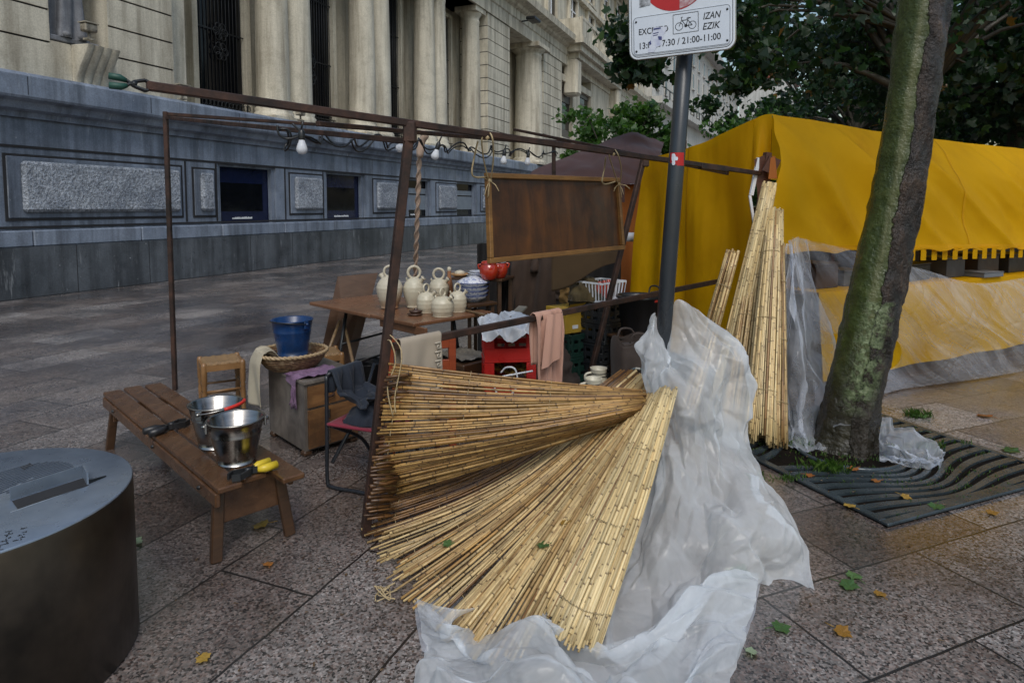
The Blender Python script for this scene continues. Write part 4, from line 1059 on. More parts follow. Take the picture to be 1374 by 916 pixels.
# ------------------------------------------------------------------ rush stools, box, basket, bucket, folding chair
m_honey = M_wood('honey_stool_wood', (.17, .085, .03), (.28, .15, .06), axis=(3, 3, 3), rough=(.25, .45), wear=.4)
def M_rush():
    k = NT('woven_rush'); w_ = k.n('TexWave', wave_type='BANDS', bands_direction='DIAGONAL'); w_.inputs['Scale'].default_value = 40; w_.inputs['Distortion'].default_value = 3; k.l(k.tc.outputs['Object'], w_.inputs['Vector'])
    c = k.ramp(w_.outputs['Fac'], [(0, (.09, .05, .02)), (.5, (.26, .16, .075)), (1, (.36, .23, .11))]); k.col(c); k.rough(.6); k.bump(w_.outputs['Fac'], .6, .006); return k.m
m_rush = M_rush()
def stool(c, w_, d_, h, rz, label):
    t = thing('rush_stool', c, label, 'stool'); M = rotz(rz)
    for sx in (-1, 1):
        for sy in (-1, 1):
            p = c + M @ V((sx * w_ / 2, sy * d_ / 2, 0))
            mb = MB(); mb.lathe([(0, 0), (.014, 0), (.017, .03), (.019, h * .45), (.015, h * .53), (.02, h * .56), (.015, h * .6), (.021, h * .64), (.022, h * .97), (.016, h + .012), (0, h + .014)], p, 12); obj('leg', mb, m_honey, t)
    for z in (h * .3, h * .5):
        for s_ in (-1, 1):
            mb = MB(); mb.tube([c + M @ V((s_ * w_ / 2, -d_ / 2, z + .03)), c + M @ V((s_ * w_ / 2, d_ / 2, z + .03))], .009, 7); mb.tube([c + M @ V((-w_ / 2, s_ * d_ / 2, z)), c + M @ V((w_ / 2, s_ * d_ / 2, z))], .009, 7); obj('stretcher', mb, m_honey, t)
    mb = MB()
    for s_ in (-1, 1):
        mb.beam(c + M @ V((s_ * w_ / 2, -d_ / 2 + .015, h - .03)), c + M @ V((s_ * w_ / 2, d_ / 2 - .015, h - .03)), .03, .045); mb.beam(c + M @ V((-w_ / 2 + .015, s_ * d_ / 2, h - .03)), c + M @ V((w_ / 2 - .015, s_ * d_ / 2, h - .03)), .03, .045)
    obj('apron', mb, m_honey, t)
    mb = MB()
    def fn(a, b):
        x, y = a * 2 - 1, b * 2 - 1; e = max(abs(x), abs(y))
        return c + M @ V((x * w_ / 2, y * d_ / 2, h + .012 - .012 * (1 - e) * 2 + .004 * math.sin(min(abs(x), abs(y)) * 60) + (-.02 if e > .99 else 0)))
    mb.grid(24, 24, fn); obj('seat', mb, m_rush, t)
    return t
sq = [G(268, 484, .42), G(304, 492, .42)]
sc1 = G(302, 480, .42); sc1.z = 0
stool(sc1 + V((-.01, -.05, 0)), .27, .27, .42, .55, 'honey coloured rush stool standing left of the basket')
sc2 = G(432, 472, .4); sc2.z = 0
stool(sc2, .27, .27, .40, .45, 'rush stool standing behind the basket and cabinet')

# wooden box cabinet
m_box = M_wood('weathered_box_front', (.12, .05, .017), (.27, .135, .05), axis=(2, 2, 9), dark=(.02, .012, .008), wear=.9)
m_boxg = M_wood('greyed_box_side', (.06, .05, .042), (.23, .20, .17), axis=(3, 3, 2), dark=(.04, .035, .035), wear=.9)
K0 = G(410, 606, 0.035); K1 = G(360, 575, .035); K2 = G(468, 588, .035)
kx = (K2 - K0); ky = (K1 - K0); kx.z = ky.z = 0
kz = .455
ky = ky.normalized() * .56; kx = kx.normalized() * .40
bxo = thing('wooden_cabinet', V((K0.x, K0.y, 0)) + (kx + ky) / 2, 'weathered wooden box cabinet on short feet under the purple cloth', 'cabinet')
kn, km = kx.normalized(), ky.normalized()
mb = MB(); mb.hexa([K0 + V((0, 0, z)) + a * kx + b * ky for z in (0, kz - .018) for a, b in ((0.03, 0.0), (1, 0.0), (1, 1), (0.03, 1))]); obj('carcass', mb, m_boxg, bxo)
mb = MB(); mb.hexa([K0 + V((0, 0, z)) + a * kx + b * ky for z in (0, kz - .018) for a, b in ((0, -.0), (.028, -.0), (.028, 1), (0, 1))]); obj('side_panel', mb, m_boxg, bxo)
mb = MB(); mb.hexa([K0 + V((0, 0, z)) + a * kx + b * ky for z in (kz - .017, kz) for a, b in ((-.02, -.03), (1.03, -.03), (1.03, 1.02), (-.02, 1.02))]); obj('top', mb, m_boxg, bxo)
fy = -km
def kf(a, z, o): return K0 + kx * a + fy * o + V((0, 0, z))
mb = MB(); mb.hexa([kf(a, z, o) for z in (.015, kz * .58) for a, o in ((.05, .001), (.05, .016), (.97, .016), (.97, .001))][:4] + [kf(a, kz * .58, o) for a, o in ((.05, .001), (.05, .016), (.97, .016), (.97, .001))]); dr = obj('door', mb, m_box, bxo)
mb = MB(); mb.beam(kf(.42, kz * .42, .02), kf(.42, kz * .54, .02), .012, .012); mb.beam(kf(.42, kz * .06, .02), kf(.42, kz * .38, .02), .005, .005); obj('latch', mb, m_steel, dr)
mb = MB(); mb.hexa([kf(a, z, o) for z in (kz * .62, kz * .92) for a, o in ((.05, .001), (.05, .014), (.97, .014), (.97, .001))]); dw = obj('drawer', mb, m_box, bxo)
mb = MB(); mb.tube(curve([kf(.35, kz * .77, .014), kf(.38, kz * .74, .035), kf(.48, kz * .74, .035), kf(.51, kz * .77, .014)], 8), .008, 6); obj('handle', mb, m_dk, dw)
for a, b in ((0.05, .05), (.92, .05), (.92, .92), (.05, .92)):
    p = K0 + kx * a + ky * b; mb = MB(); mb.box(V((p.x, p.y, .0175)), (.06, .06, .035), frame(kx), bev=.01); obj('foot', mb, m_dkw, bxo)
# basket standing on the back of the cabinet
sc3 = V((K0.x, K0.y, 0)) + kx * .26 + ky * .70; BKZ = .035 + kz
def M_wick():
    k = NT('woven_wicker'); w1 = k.n('TexWave', wave_type='BANDS', bands_direction='Z'); w1.inputs['Scale'].default_value = 26; w1.inputs['Distortion'].default_value = 4; w1.inputs['Detail'].default_value = 3; k.l(k.tc.outputs['Object'], w1.inputs['Vector'])
    nz = k.noise(22, 5, .65); c = k.ramp(nz, [(.32, (.07, .03, .012)), (.5, (.22, .12, .055)), (.68, (.42, .30, .17))]); k.col(k.mix(1.0, c, k.ramp(w1.outputs['Fac'], [(0, .5), (.6, 1.1)]), 'MULTIPLY')); k.rough(.5); k.bump(w1.outputs['Fac'], .7, .008); return k.m
m_wick = M_wick()
bc0 = V((sc3.x, sc3.y, BKZ + .002)); t = thing('wicker_basket', bc0, 'shallow round wicker basket of brown scraps under the blue bucket', 'basket')
br = .235
mb = MB(); mb.lathe([(0, .003), (br * .62, 0), (br * .75, .02), (br * .92, .07), (br, .115), (br * .97, .118), (br * .88, .07), (br * .7, .03), (0, .02)], bc0, 44); obj('bowl', mb, m_wick, t)
mb = MB()
for ph in (0, PI): mb.tube([bc0 + V(((br + .004 * math.sin(a * 22 + ph)) * math.cos(a), (br + .004 * math.sin(a * 22 + ph)) * math.sin(a), .117 + .006 * math.cos(a * 22 + ph))) for a in [2 * PI * k / 132 for k in range(132)]], .009, 6, closed=True)
obj('rim', mb, M_wood('pale_cane', (.3, .2, .1), (.46, .34, .2), wear=.3), t)
mb = MB()
for i in range(70):
    a = R.uniform(0, 2 * PI); q = br * .8 * math.sqrt(R.random()); p = bc0 + V((q * math.cos(a), q * math.sin(a), .06 + R.uniform(0, .035))); M = Matrix.Rotation(R.uniform(0, 3), 3, 'Z') @ Matrix.Rotation(R.uniform(-.5, .5), 3, 'X')
    mb.box(p, (R.uniform(.03, .07), R.uniform(.02, .04), .008), M, bev=.003)
mb.lathe([(0, .055), (br * .86, .06)], bc0, 20)
obj('scraps', mb, M_plain('brown_scraps', (.09, .045, .025), (.2, .11, .07), scale=18), t)
m_blue = M_plain('blue_plastic', (.004, .032, .115), (.007, .045, .16), rough=(.2, .4), scale=5, bump=.06, bscale=20, dirt=(.006, .018, .05))
bucket('blue_bucket', bc0 + V((0.01, -.01, .092)), .245, .098, .135, m_blue, 'blue plastic bucket standing in the wicker basket', lugs=True, bailm=m_black, ba=2.6)
# cream cloth over the basket edge
m_cream = M_cloth('cream_cloth', (.42, .37, .27), (.54, .49, .38), dirt=(.3, .24, .16))
def drape(points_top, L_in, L_out, out_dir, label, name, m, cat, folds=5, amp=.02, seed=0, thick=.004, flare=.0, ncol=50, nrow=40):
    a, b = V(points_top[0]), V(points_top[1]); x = (b - a); w_ = x.length; od = V(out_dir).normalized()
    def fn(s, t):
        l = t * (L_in + L_out) - L_in
        rr = .02
        if l > rr * 1.5: z = -(l - rr * .57); o = rr
        elif l < -rr * 1.5: z = (l + rr * .57); o = -rr
        else: an = l / (rr * 1.5) * PI / 2; z = rr * (math.cos(an) - 1) + 0; o = rr * math.sin(an)
        drop = max(0, -z)
        k = min(1, drop / .12)
        f = amp * k * (math.sin(s * PI * folds + seed + drop * 2) + .5 * math.sin(s * PI * folds * 2.3 + seed * 2 + drop * 5)) 
        p = a + x * (s + flare * drop * (s - .5)) + od * (o + f * (1 if o >= 0 else -1)) + V((0, 0, z + .012))
        return p + V((.004, .004, 0)) * mno.noise(p * 14)
    mb = MB(); mb.grid(ncol, nrow, fn); return obj(name, mb, m, label=label, cat=cat, solid=thick, loc=(a + b) / 2)
ra = bc0 + V((-.236, .10, .112)); rb = bc0 + V((-.19, -.13, .112))
def cream(s, t):
    a = PI + 1.05 - 1.25 * s
    rim = bc0 + V((br * math.cos(a), br * math.sin(a), .13)); inn = bc0 + V((.45 * br * math.cos(a), .45 * br * math.sin(a), .085))
    o = V((math.cos(a), math.sin(a), 0))
    if t < .3: return inn.lerp(rim, t / .3) + V((0, 0, .03 * math.sin(t / .3 * PI) + .012 * math.sin(s * 17 + t * 9)))
    q = (t - .3) / .7; L = .36 - .05 * s
    return rim + o * (.028 * math.sin(min(q * 6, PI / 2)) + .016 * math.sin(s * 14 + q * 3) * q + .02 * q) + V((0, 0, -L * q + .012)) + V((-.02, -.03, 0)) * q * (s - .5) 
mb = MB(); mb.grid(50, 40, cream); obj('cream_cloth', mb, m_cream, label='cream cloth hanging over the left edge of the wicker basket', cat='cloth', solid=.004, loc=bc0 + V((-.2, 0, .1)))
# purple cloth with a fringe on the box
m_pur = M_cloth('purple_cloth', (.10, .05, .10), (.2, .12, .2), trans=0, scale=14)
kt = K0 + V((0, 0, kz))
t = thing('purple_cloth', kt + kx * .4 + ky * .5, 'crumpled purple patterned cloth with a tasselled corner on the cabinet', 'cloth')
def pur(s, q):
    p = kt + kx * (.02 + .72 * s - .25 * q * (1 - s)) + ky * (.05 + .36 * q - .02 * s) + V((0, 0, .012 + .012 * mno.noise(V((s * 5, q * 5, 3))) + .008 * ridge(V((s * 3, q * 3, 1)), 1.2)))
    if s < .12: 
        d = (.12 - s) / .12; p = kt + kx * (-.035 - .01 * d) + ky * (.16 + .26 * q) + V((0, 0, .01 - .07 * d * (1 - .4 * q)))
    return p
mb = MB(); mb.grid(40, 36, pur); obj('fabric', mb, m_pur, t, solid=0)
mb = MB()
for i in range(12):
    p = kt - kx * .04 + ky * (.17 + .008 * i) + V((0, 0, -.05)); mb.tube(curve([p, p + V((R.uniform(-.01, .01), -.008, -.05)), p + V((R.uniform(-.015, .015), -.012, -.12 - R.uniform(0, .03)))], 6), .004, 4)
obj('tassel', mb, m_pur, t)

# folding chair with a red seat and a dark jacket
m_tube = M_plain('black_painted_tube', (.010, .012, .016), (.02, .022, .028), rough=(.2, .35), bump=0)
m_seat = M_cloth('red_seat_fabric', (.16, .014, .03), (.22, .025, .045), trans=0)
cY = 3.75
f0 = D(436, 525, cY); f1 = G(438, 652, .012); 
ch = thing('folding_chair', V(((f1.x + .2), f1.y + .1, 0)), 'black tube folding chair with a red fabric seat', 'chair')
g0 = V((f1.x, f1.y, .012))
topz = D(436, 502, g0.y + .05).z
dx = V((.93, -.36, 0)).normalized(); dy = V((.36, .93, 0))
cw = .42
A1 = V((g0.x, g0.y, 0))
sz = .36
def CP(a, b, z): return A1 + dx * a + dy * b + V((0, 0, z))
fr_pts = [CP(-.0, .02, topz - .02), CP(0, .01, .06), CP(.015, 0, .02), CP(.05, 0, .014), CP(cw - .05, 0, .014), CP(cw - .01, 0, .03), CP(cw, .01, .07), CP(cw, .02, topz - .02)]
mb = MB(); mb.tube(curve([CP(0, .02, topz), CP(0, .015, .3), CP(0, .01, .05), CP(.04, 0, .014), CP(.2, 0, .014), CP(cw - .04, 0, .014), CP(cw, .01, .05), CP(cw, .015, .3), CP(cw, .02, topz)], 60), .011, 8); obj('front_frame', mb, m_tube, ch)
mb = MB(); mb.tube([CP(0, .02, topz), CP(.01, .05, topz + .01), CP(.02, .4, topz + .012)], .011, 8); obj('armrest', mb, m_tube, ch)
mb = MB(); mb.tube([CP(cw, .02, topz), CP(cw, .05, topz + .01), CP(cw, .4, topz + .012)], .011, 8); obj('armrest', mb, m_tube, ch)
mb = MB(); mb.tube([CP(.02, .03, .14), CP(.03, .3, sz), CP(.03, .46, .62)], .011, 8); obj('back_frame', mb, m_tube, ch)
mb = MB(); mb.tube([CP(cw - .02, .03, .14), CP(cw - .03, .3, sz), CP(cw - .03, .46, .62)], .011, 8); obj('back_frame', mb, m_tube, ch)
mb = MB(); mb.tube(curve([CP(.025, .02, sz), CP(.025, .3, .2), CP(.03, .44, .03), CP(.06, .45, .014), CP(cw - .06, .45, .014), CP(cw - .03, .44, .03), CP(cw - .025, .3, .2), CP(cw - .025, .02, sz)], 40), .011, 8); obj('rear_frame', mb, m_tube, ch)
mb = MB(); mb.grid(20, 20, lambda s, t: CP(.01 + (cw - .02) * s, .0 + .4 * t, sz + .012 - .03 * math.sin(PI * s) * math.sin(PI * t))); obj('seat', mb, m_seat, ch, solid=.014)
m_jack = M_cloth('dark_jacket', (.008, .012, .022), (.018, .024, .036), trans=0, scale=8)
jb = CP(.07, .2, sz + .05)
t = thing('jacket', jb, 'dark blue jacket slung over the arm and seat of the folding chair', 'jacket')
ar0, ar1 = CP(.01, .04, topz + .012), CP(.025, .30, topz + .012)
def jk(s, q):
    """hangs over the arm tube in soft folds, the inner part slumping onto the seat"""
    base = ar0.lerp(ar1, s); l = q * .52 - .13
    fo = .018 * math.sin(s * 15 + l * 6) + .010 * math.sin(s * 31 + l * 11)
    if l < -.015: return base + dx * (-.018 + fo * min(1, -l * 12)) + V((0, 0, l + .008 + .012 * math.sin(s * 8)))
    if l < .015: return base + dx * (l * 1.1) + V((0, 0, .008))
    m_ = min(l, .13); p = base + dx * (.02 + fo * 1.6 * min(1, l * 10) + .06 * m_) + V((0, 0, -m_ + .004))
    if l > .13: p = p + dx * (l - .13) * .85 + V((0, 0, -.03 * min(1, (l - .13) * 9) + .025 * math.sin((l - .13) * 22 + s * 7))) + dy * .02 * math.sin(l * 30)
    return p
mb = MB(); mb.grid(40, 44, jk); obj('body', mb, m_jack, t, solid=.014)
mb = MB(); mb.grid(26, 26, crumpled(lambda s, q: CP(.08 + .22 * s, .06 + .24 * q, sz + .012 + .075 * (math.sin(PI * s) * math.sin(PI * q)) ** .5), .022, 9, 4)); obj('sleeve', mb, m_jack, t)
# dark lidded tub behind the chair
c = G(497, 515, .0); t = thing('black_tub', c, 'low black tub on the paving under the table', 'tub')
mb = MB(); mb.lathe([(0, .004), (.12, 0), (.15, .2), (.158, .205), (.15, .21), (.142, .2), (.115, .012), (0, .012)], c, 30); obj('shell', mb, m_black, t)
mb = MB(); mb.tube(curve([c + V((-.15, 0, .19)), c + V((-.08, -.13, .235)), c + V((.08, -.13, .235)), c + V((.15, 0, .19))], 16), .005, 6); obj('handle', mb, m_black, t)
# ------------------------------------------------------------------ things hung on and stacked behind the low rail
dR = (LR1 - LR0).normalized(); oR = V((dR.y, -dR.x, 0)).normalized()      # oR points to the street side, towards the tripod
def on_rail(u):
    k = min(range(501), key=lambda k: abs(CX + F_PX * (LR0 + (LR1 - LR0) * (k / 500)).x / (LR0 + (LR1 - LR0) * (k / 500)).y - u))
    return LR0 + (LR1 - LR0) * (k / 500) + V((0, 0, .022))
m_towel = M_cloth('beige_towel', (.30, .25, .19), (.40, .34, .27), trans=.05, weave=400)
# red chair whose back carries the beige towel
m_redch = M_wood('red_painted_wood', (.20, .035, .012), (.3, .06, .02), axis=(2, 2, 8))
c0 = D(535, 452, 3.75); c1 = D(595, 458, 3.85); cz = c0.z
ck = V(((c0.x + c1.x) / 2, (c0.y + c1.y) / 2, 0)); cxd = V((c1.x - c0.x, c1.y - c0.y, 0)).normalized(); cyd = V((-cxd.y, cxd.x, 0)); hw = .19
rc = thing('red_chair', ck, 'red painted wooden chair behind the beige towel', 'chair')
for s_ in (-1, 1):
    mb = MB(); mb.beam(ck + cxd * s_ * hw, ck + cxd * s_ * hw + V((0, 0, cz + .01)), .045, .028, up=cyd, bev=.004); obj('back_post', mb, m_redch, rc)
    mb = MB(); mb.beam(ck + cxd * s_ * hw + cyd * .36, ck + cxd * s_ * hw + cyd * .36 + V((0, 0, .43)), .035, .035, bev=.004); obj('leg', mb, m_redch, rc)
for z in (cz - .05, cz - .2): mb = MB(); mb.beam(ck - cxd * hw + V((0, 0, z)), ck + cxd * hw + V((0, 0, z)), .02, .08, bev=.004); obj('slat', mb, m_redch, rc)
mb = MB(); mb.box(ck + cyd * .18 + V((0, 0, .445)), (.42, .4, .025), frame(cxd), bev=.006); obj('seat', mb, m_redch, rc)
ta, tb = on_rail(533), on_rail(588)
bt_ = drape((ta, tb), .24, .34, oR, 'beige towel with a woven meander border draped over the low rail by the post', 'beige_towel', m_towel, 'towel', folds=2.3, amp=.006, seed=.4)
# the woven meander border, a raised band running down near the right side
mb = MB()
def tw_pt(a, d): return tb - (tb - ta) * (1 - a) + oR * .032 + V((0, 0, -d))
for i in range(6):
    z0 = .04 + i * .048; x0, x1 = .80, .95
    seq = [(x0, z0), (x1, z0), (x1, z0 + .03), (x0 + .06, z0 + .03), (x0 + .06, z0 + .016), (x0 + .1, z0 + .016)]
    mb.tube([tw_pt(a, d) for a, d in seq], .0035, 4)
obj('meander_border', mb, M_cloth('towel_pattern', (.42, .37, .3), (.5, .45, .37), trans=0), bt_)
m_pink = M_cloth('salmon_towel', (.40, .22, .16), (.52, .31, .24), trans=.08, weave=300)
pa_, pb_ = on_rail(716), on_rail(751)
pt_ = drape((pa_, pb_), .34, .50, oR, 'salmon pink towel hanging in folds over the low rail', 'pink_towel', m_pink, 'towel', folds=4.2, amp=.022, seed=1.3, flare=-.3)
def fold(s, t):
    p = pa_.lerp(pb_, .3 + .6 * s); l = t * .33
    return p + oR * (.05 + .035 * math.sin(s * PI) + .01 * math.sin(s * 12)) + dR * (-.05 * t * (1 - s)) + V((0, 0, .0 - l * (1 - .25 * s)))
mb = MB(); mb.grid(24, 24, fold); obj('overlap', mb, m_pink, pt_)
# crates
m_crr = M_plain('red_crate_plastic', (.36, .012, .01), (.5, .022, .016), rough=(.22, .4), bump=.05)
m_crb = M_plain('black_crate_plastic', (.012, .014, .016), (.025, .028, .03), rough=(.25, .45), bump=.05)
m_crg = M_plain('green_crate_plastic', (.008, .03, .022), (.014, .045, .034), rough=(.25, .45), bump=.05)
def crate(c, w_, d_, h, rz, m, label, cut=False, slots=3, group='plastic crates stacked behind the low rail', name='plastic_crate'):
    t = thing(name, c, label, 'crate', group); M = rotz(rz); th = .012
    def wallp(x0, x1, y0, y1, z0, z1, mbb): mbb.box(c + M @ V(((x0 + x1) / 2, (y0 + y1) / 2, (z0 + z1) / 2)), (x1 - x0, y1 - y0, z1 - z0), M, bev=.003)
    mb = MB(); wallp(-w_ / 2, w_ / 2, -d_ / 2, d_ / 2, 0, .014, mb); obj('base', mb, m, t)
    for sg in (-1, 1):
        for ax in (0, 1):
            L = w_ if ax == 0 else d_; O = (d_ if ax == 0 else w_) / 2
            mb = MB()
            def q(a0, a1, z0, z1, e=0.0):
                o0, o1 = (O - th, O) if sg > 0 else (-O, -O + th)
                if e: o0, o1 = (o0, o1 + e) if sg > 0 else (o0 - e, o1)
                if ax == 0: wallp(a0, a1, o0, o1, z0, z1, mb)
                else: wallp(o0, o1, a0, a1, z0, z1, mb)
            l2 = L / 2 - (0 if ax == 0 else th + .001)
            front = cut and ax == 0 and sg < 0
            if front:
                q(-l2, l2, .014, h * .42); q(-l2, -l2 * .62, h * .42, h); q(l2 * .62, l2, h * .42, h)
            else:
                q(-l2, l2, .014, h * .2)
                for k in range(slots): z = h * .2 + (h * .8) * (k + .35) / slots; q(-l2, l2, z, z + h * .8 / slots * .65)
                for k in range(5): a = -l2 + .02 + (2 * l2 - .04) * k / 4; q(a - .014, a + .014, h * .2, h, .004)
            q(-l2 - (.006 if ax == 0 else 0), l2 + (.006 if ax == 0 else 0), h - .02, h, .006) if not front else None
            obj('side', mb, m, t)
    return t
cr = D(682, 500, 4.55); cra = .78; cw_ = .36
crz = D(682, 510, 4.55).z
pal = V((cr.x, cr.y, 0)); t = thing('low_box', pal, 'dark wooden box under the red crates', 'box')
mb = MB(); mb.box(pal + V((0, 0, .135)), (.36, .32, crz - .02 if False else .27), rotz(.1), bev=.005); obj('body', mb, m_dkw, t)
mb = MB(); mb.box(pal + V((0, 0, .277)), (.38, .34, .012), rotz(.1), bev=.003); obj('lid', mb, m_dkw, t)
RZ = .285; hh = .235
crate(pal + V((0, 0, RZ)), cw_, .32, hh, .1, m_crr, 'red plastic crate with a white cable, under the one full of papers', cut=True)
crate(pal + V((0, 0, RZ + hh + .002)), cw_, .32, hh, .1, m_crr, 'red plastic crate heaped with crumpled white papers', cut=True)
pp = pal + V((-.02, -.05, RZ + hh * 2 + .0)); t = thing('paper_heap', pp, 'crumpled white papers and plastic bags heaped in the upper red crate', 'papers')
m_paper = M_plain('crumpled_paper', (.5, .52, .55), (.66, .68, .72), rough=(.3, .5), bump=.2, bscale=30)
mb = MB(); mb.grid(40, 40, crumpled(lambda s, q: pp + rotz(.1) @ V(((s - .5) * .35, (q - .5) * .36 - .04, .05 * math.sin(PI * s) * math.sin(PI * q) - (.05 * max(0, .25 - q) / .25 if q < .25 else 0))), .045, 8, 3)); obj('sheets', mb, m_paper, t)
mb = MB(); mb.box(pp + V((.06, .02, .075)), (.07, .3, .012), rotz(-.5) @ Matrix.Rotation(.3, 3, 'X')); obj('cardboard', mb, M_plain('grey_board', (.18, .16, .12), (.25, .22, .17)), t)
cc_ = pal + V((.0, -.17, RZ + .14)); t = thing('white_cable', cc_, 'coiled white cable hanging out of the lower red crate', 'cable')
mb = MB(); mb.tube(curve([cc_ + V((.17, -.03, .05)), cc_ + V((.05, -.04, .03)), cc_ + V((-.06, -.035, .0)), cc_ + V((-.09, -.04, -.08)), cc_ + V((-.02, -.045, -.13)), cc_ + V((.06, -.04, -.06)), cc_ + V((.05, -.04, .06)), cc_ + V((-.01, -.03, .075)), cc_ + V((-.05, -.0, .03))], 60), .0065, 6); obj('coil', mb, m_white, t)
mb = MB(); mb.grid(20, 20, crumpled(lambda s, q: pal + V(((s - .5) * .26, (q - .5) * .22, RZ + .12 + .02 * math.sin(s * 9))), .03, 12, 5)); obj('rubbish', mb, M_plain('ochre_scraps', (.12, .07, .02), (.4, .26, .06), scale=30), label='brown and yellow packaging lying in the lower red crate', cat='packaging', loc=pal + V((0, 0, RZ + .12)))
# dark stack: green crates with yellow box, black crates, wire basket
g0_ = D(765, 505, 5.35); g0_.z = 0
for i in range(3):
    crate(V((g0_.x, g0_.y, .002 + i * .19)), .36, .36, .188, .72, m_crg, ['dark green crate at the foot of its stack', 'dark green crate second in its stack', 'dark green crate right under the yellow carton'][i], slots=2)
yb = V((g0_.x - .02, g0_.y - .04, .575)); t = thing('yellow_carton', yb, 'yellow printed cardboard carton on the dark green crates', 'carton')
m_ybox = M_plain('yellow_card', (.40, .24, .02), (.5, .32, .04), rough=(.45, .6), bump=0)
mb = MB(); M = rotz(.62)
mb.box(yb + V((0, 0, .1)), (.28, .26, .2), M, bev=.003); obj('box', mb, m_ybox, t)
mb = MB(); mb.box(yb + M @ V((.07, -.1315, .1)), (.03, .003, .1), M); mb.lathe([(0, .002), (.018, 0)], yb + M @ V((.07, -.132, .14)), 12, M=frame(M @ V((1, 0, 0)), z=M @ V((0, -1, 0)))); obj('red_emblem', mb, m_redp, t)
mb = MB(); mb.box(yb + M @ V((-.04, -.1315, .05)), (.06, .003, .03), M); obj('pale_print', mb, m_white, t)
mb = MB(); mb.grid(10, 6, lambda s, q: yb + M @ V((-.14 + .28 * s, -.13 - .06 * q, .2 + .05 * q))); obj('flap', mb, m_ybox, t)
b0_ = D(802, 500, 5.3); b0_.z = 0
for i in range(5):
    crate(V((b0_.x + .01 * (i % 2), b0_.y, .002 + i * .165)), .34, .36, .163, .75 + .04 * (i % 2), m_crb, ['black crate at the foot of the black stack', 'black crate second from the foot of the black stack', 'black crate in the middle of the black stack', 'black crate second from the top of the black stack', 'black crate on top of its stack under the white basket'][i], slots=2)
wb = V((b0_.x + .02, b0_.y - .02, .832)); t = thing('white_basket', wb, 'white slatted plastic basket with red things on the black crates', 'basket')
M = rotz(.75); mb = MB(); hx, hy, hz = .14, .12, .15
for zz in (0, hz): 
    pts = [wb + M @ V((x * (1 + .12 * zz / hz), y * (1 + .12 * zz / hz), zz + .006)) for x, y in ((-hx, -hy), (hx, -hy), (hx, hy), (-hx, hy))]
    for a, b in zip(pts, pts[1:] + pts[:1]): mb.beam(a, b, .01, .014)
obj('rim', mb, m_white, t)
mb = MB()
for k in range(9):
    f = -1 + 2 * k / 8
    for sg in (-1, 1): mb.beam(wb + M @ V((hx * f, sg * hy, .012)), wb + M @ V((hx * f * 1.12, sg * hy * 1.12, hz)), .009, .006); mb.beam(wb + M @ V((sg * hx, hy * f, .012)), wb + M @ V((sg * hx * 1.12, hy * f * 1.12, hz)), .009, .006)
obj('bars', mb, m_white, t)
mb = MB(); mb.box(wb + M @ V((0, 0, .01)), (.27, .23, .006), M); obj('base', mb, m_white, t)
for k in range(3):
    c = wb + M @ V((-.08 + .08 * k, -.05 + .02 * k, .014)); mb = MB(); mb.lathe([(0, 0), (.03, 0), (.034, .05), (.03, .12), (.015, .135), (.016, .15), (0, .152)], c, 14)
    obj('red_bottle', mb, m_red, label=['red bottle nearest the front corner of the white basket', 'red bottle in the middle of the white basket', 'red bottle farthest right in the white basket'][k], cat='bottle', group='red bottles in the white basket', loc=c)
# black tub, bags, white jars, blue bag
tb0 = D(857, 470, 5.0); tb0.z = 0
st_ = thing('tub_stand', tb0, 'dark crate-like wooden stand under the big black tub', 'stand')
mb = MB(); mb.box(tb0 + V((0, 0, .29)), (.32, .32, .56), rotz(.5), bev=.006); obj('body', mb, m_dkw, st_)
mb = MB(); mb.box(tb0 + V((0, 0, .581)), (.36, .36, .02), rotz(.5), bev=.004); obj('top', mb, m_dkw, st_)
c = tb0 + V((0, 0, .592)); t = thing('black_bucket', c, 'big black rubber tub with a red tag beside the sign post', 'tub')
mb = MB(); mb.lathe([(0, .002), (.12, 0), (.13, .01), (.172, .30), (.184, .302), (.184, .318), (.17, .32), (.162, .29), (.12, .014), (0, .012)], c, 36); obj('shell', mb, m_black, t)
mb = MB(); mb.tube(curve([c + V((.1, .13, .31)), c + V((.12, .14, .37)), c + V((.17, .09, .37)), c + V((.17, .05, .31))], 12), .007, 6); obj('handle', mb, m_black, t)
mb = MB(); mb.box(c + V((.1, -.135, .295)), (.035, .012, .03), rotz(.6), bev=.004); obj('tag', mb, m_redp, t)
m_bag = M_cloth('dark_canvas', (.032, .022, .018), (.06, .044, .036), trans=0, scale=5)
m_strb = NT('striped_canvas'); wv = m_strb.n('TexWave', wave_type='BANDS', bands_direction='X'); wv.inputs['Scale'].default_value = 4.6; m_strb.l(m_strb.tc.outputs['Object'], wv.inputs['Vector'])
m_strb.col(m_strb.ramp(wv.outputs['Fac'], [(.45, (.06, .08, .085)), (.55, (.34, .33, .29))])); m_strb.rough(.8); m_strb.bump(m_strb.noise(9, 4), .4, .02); m_strb = m_strb.m
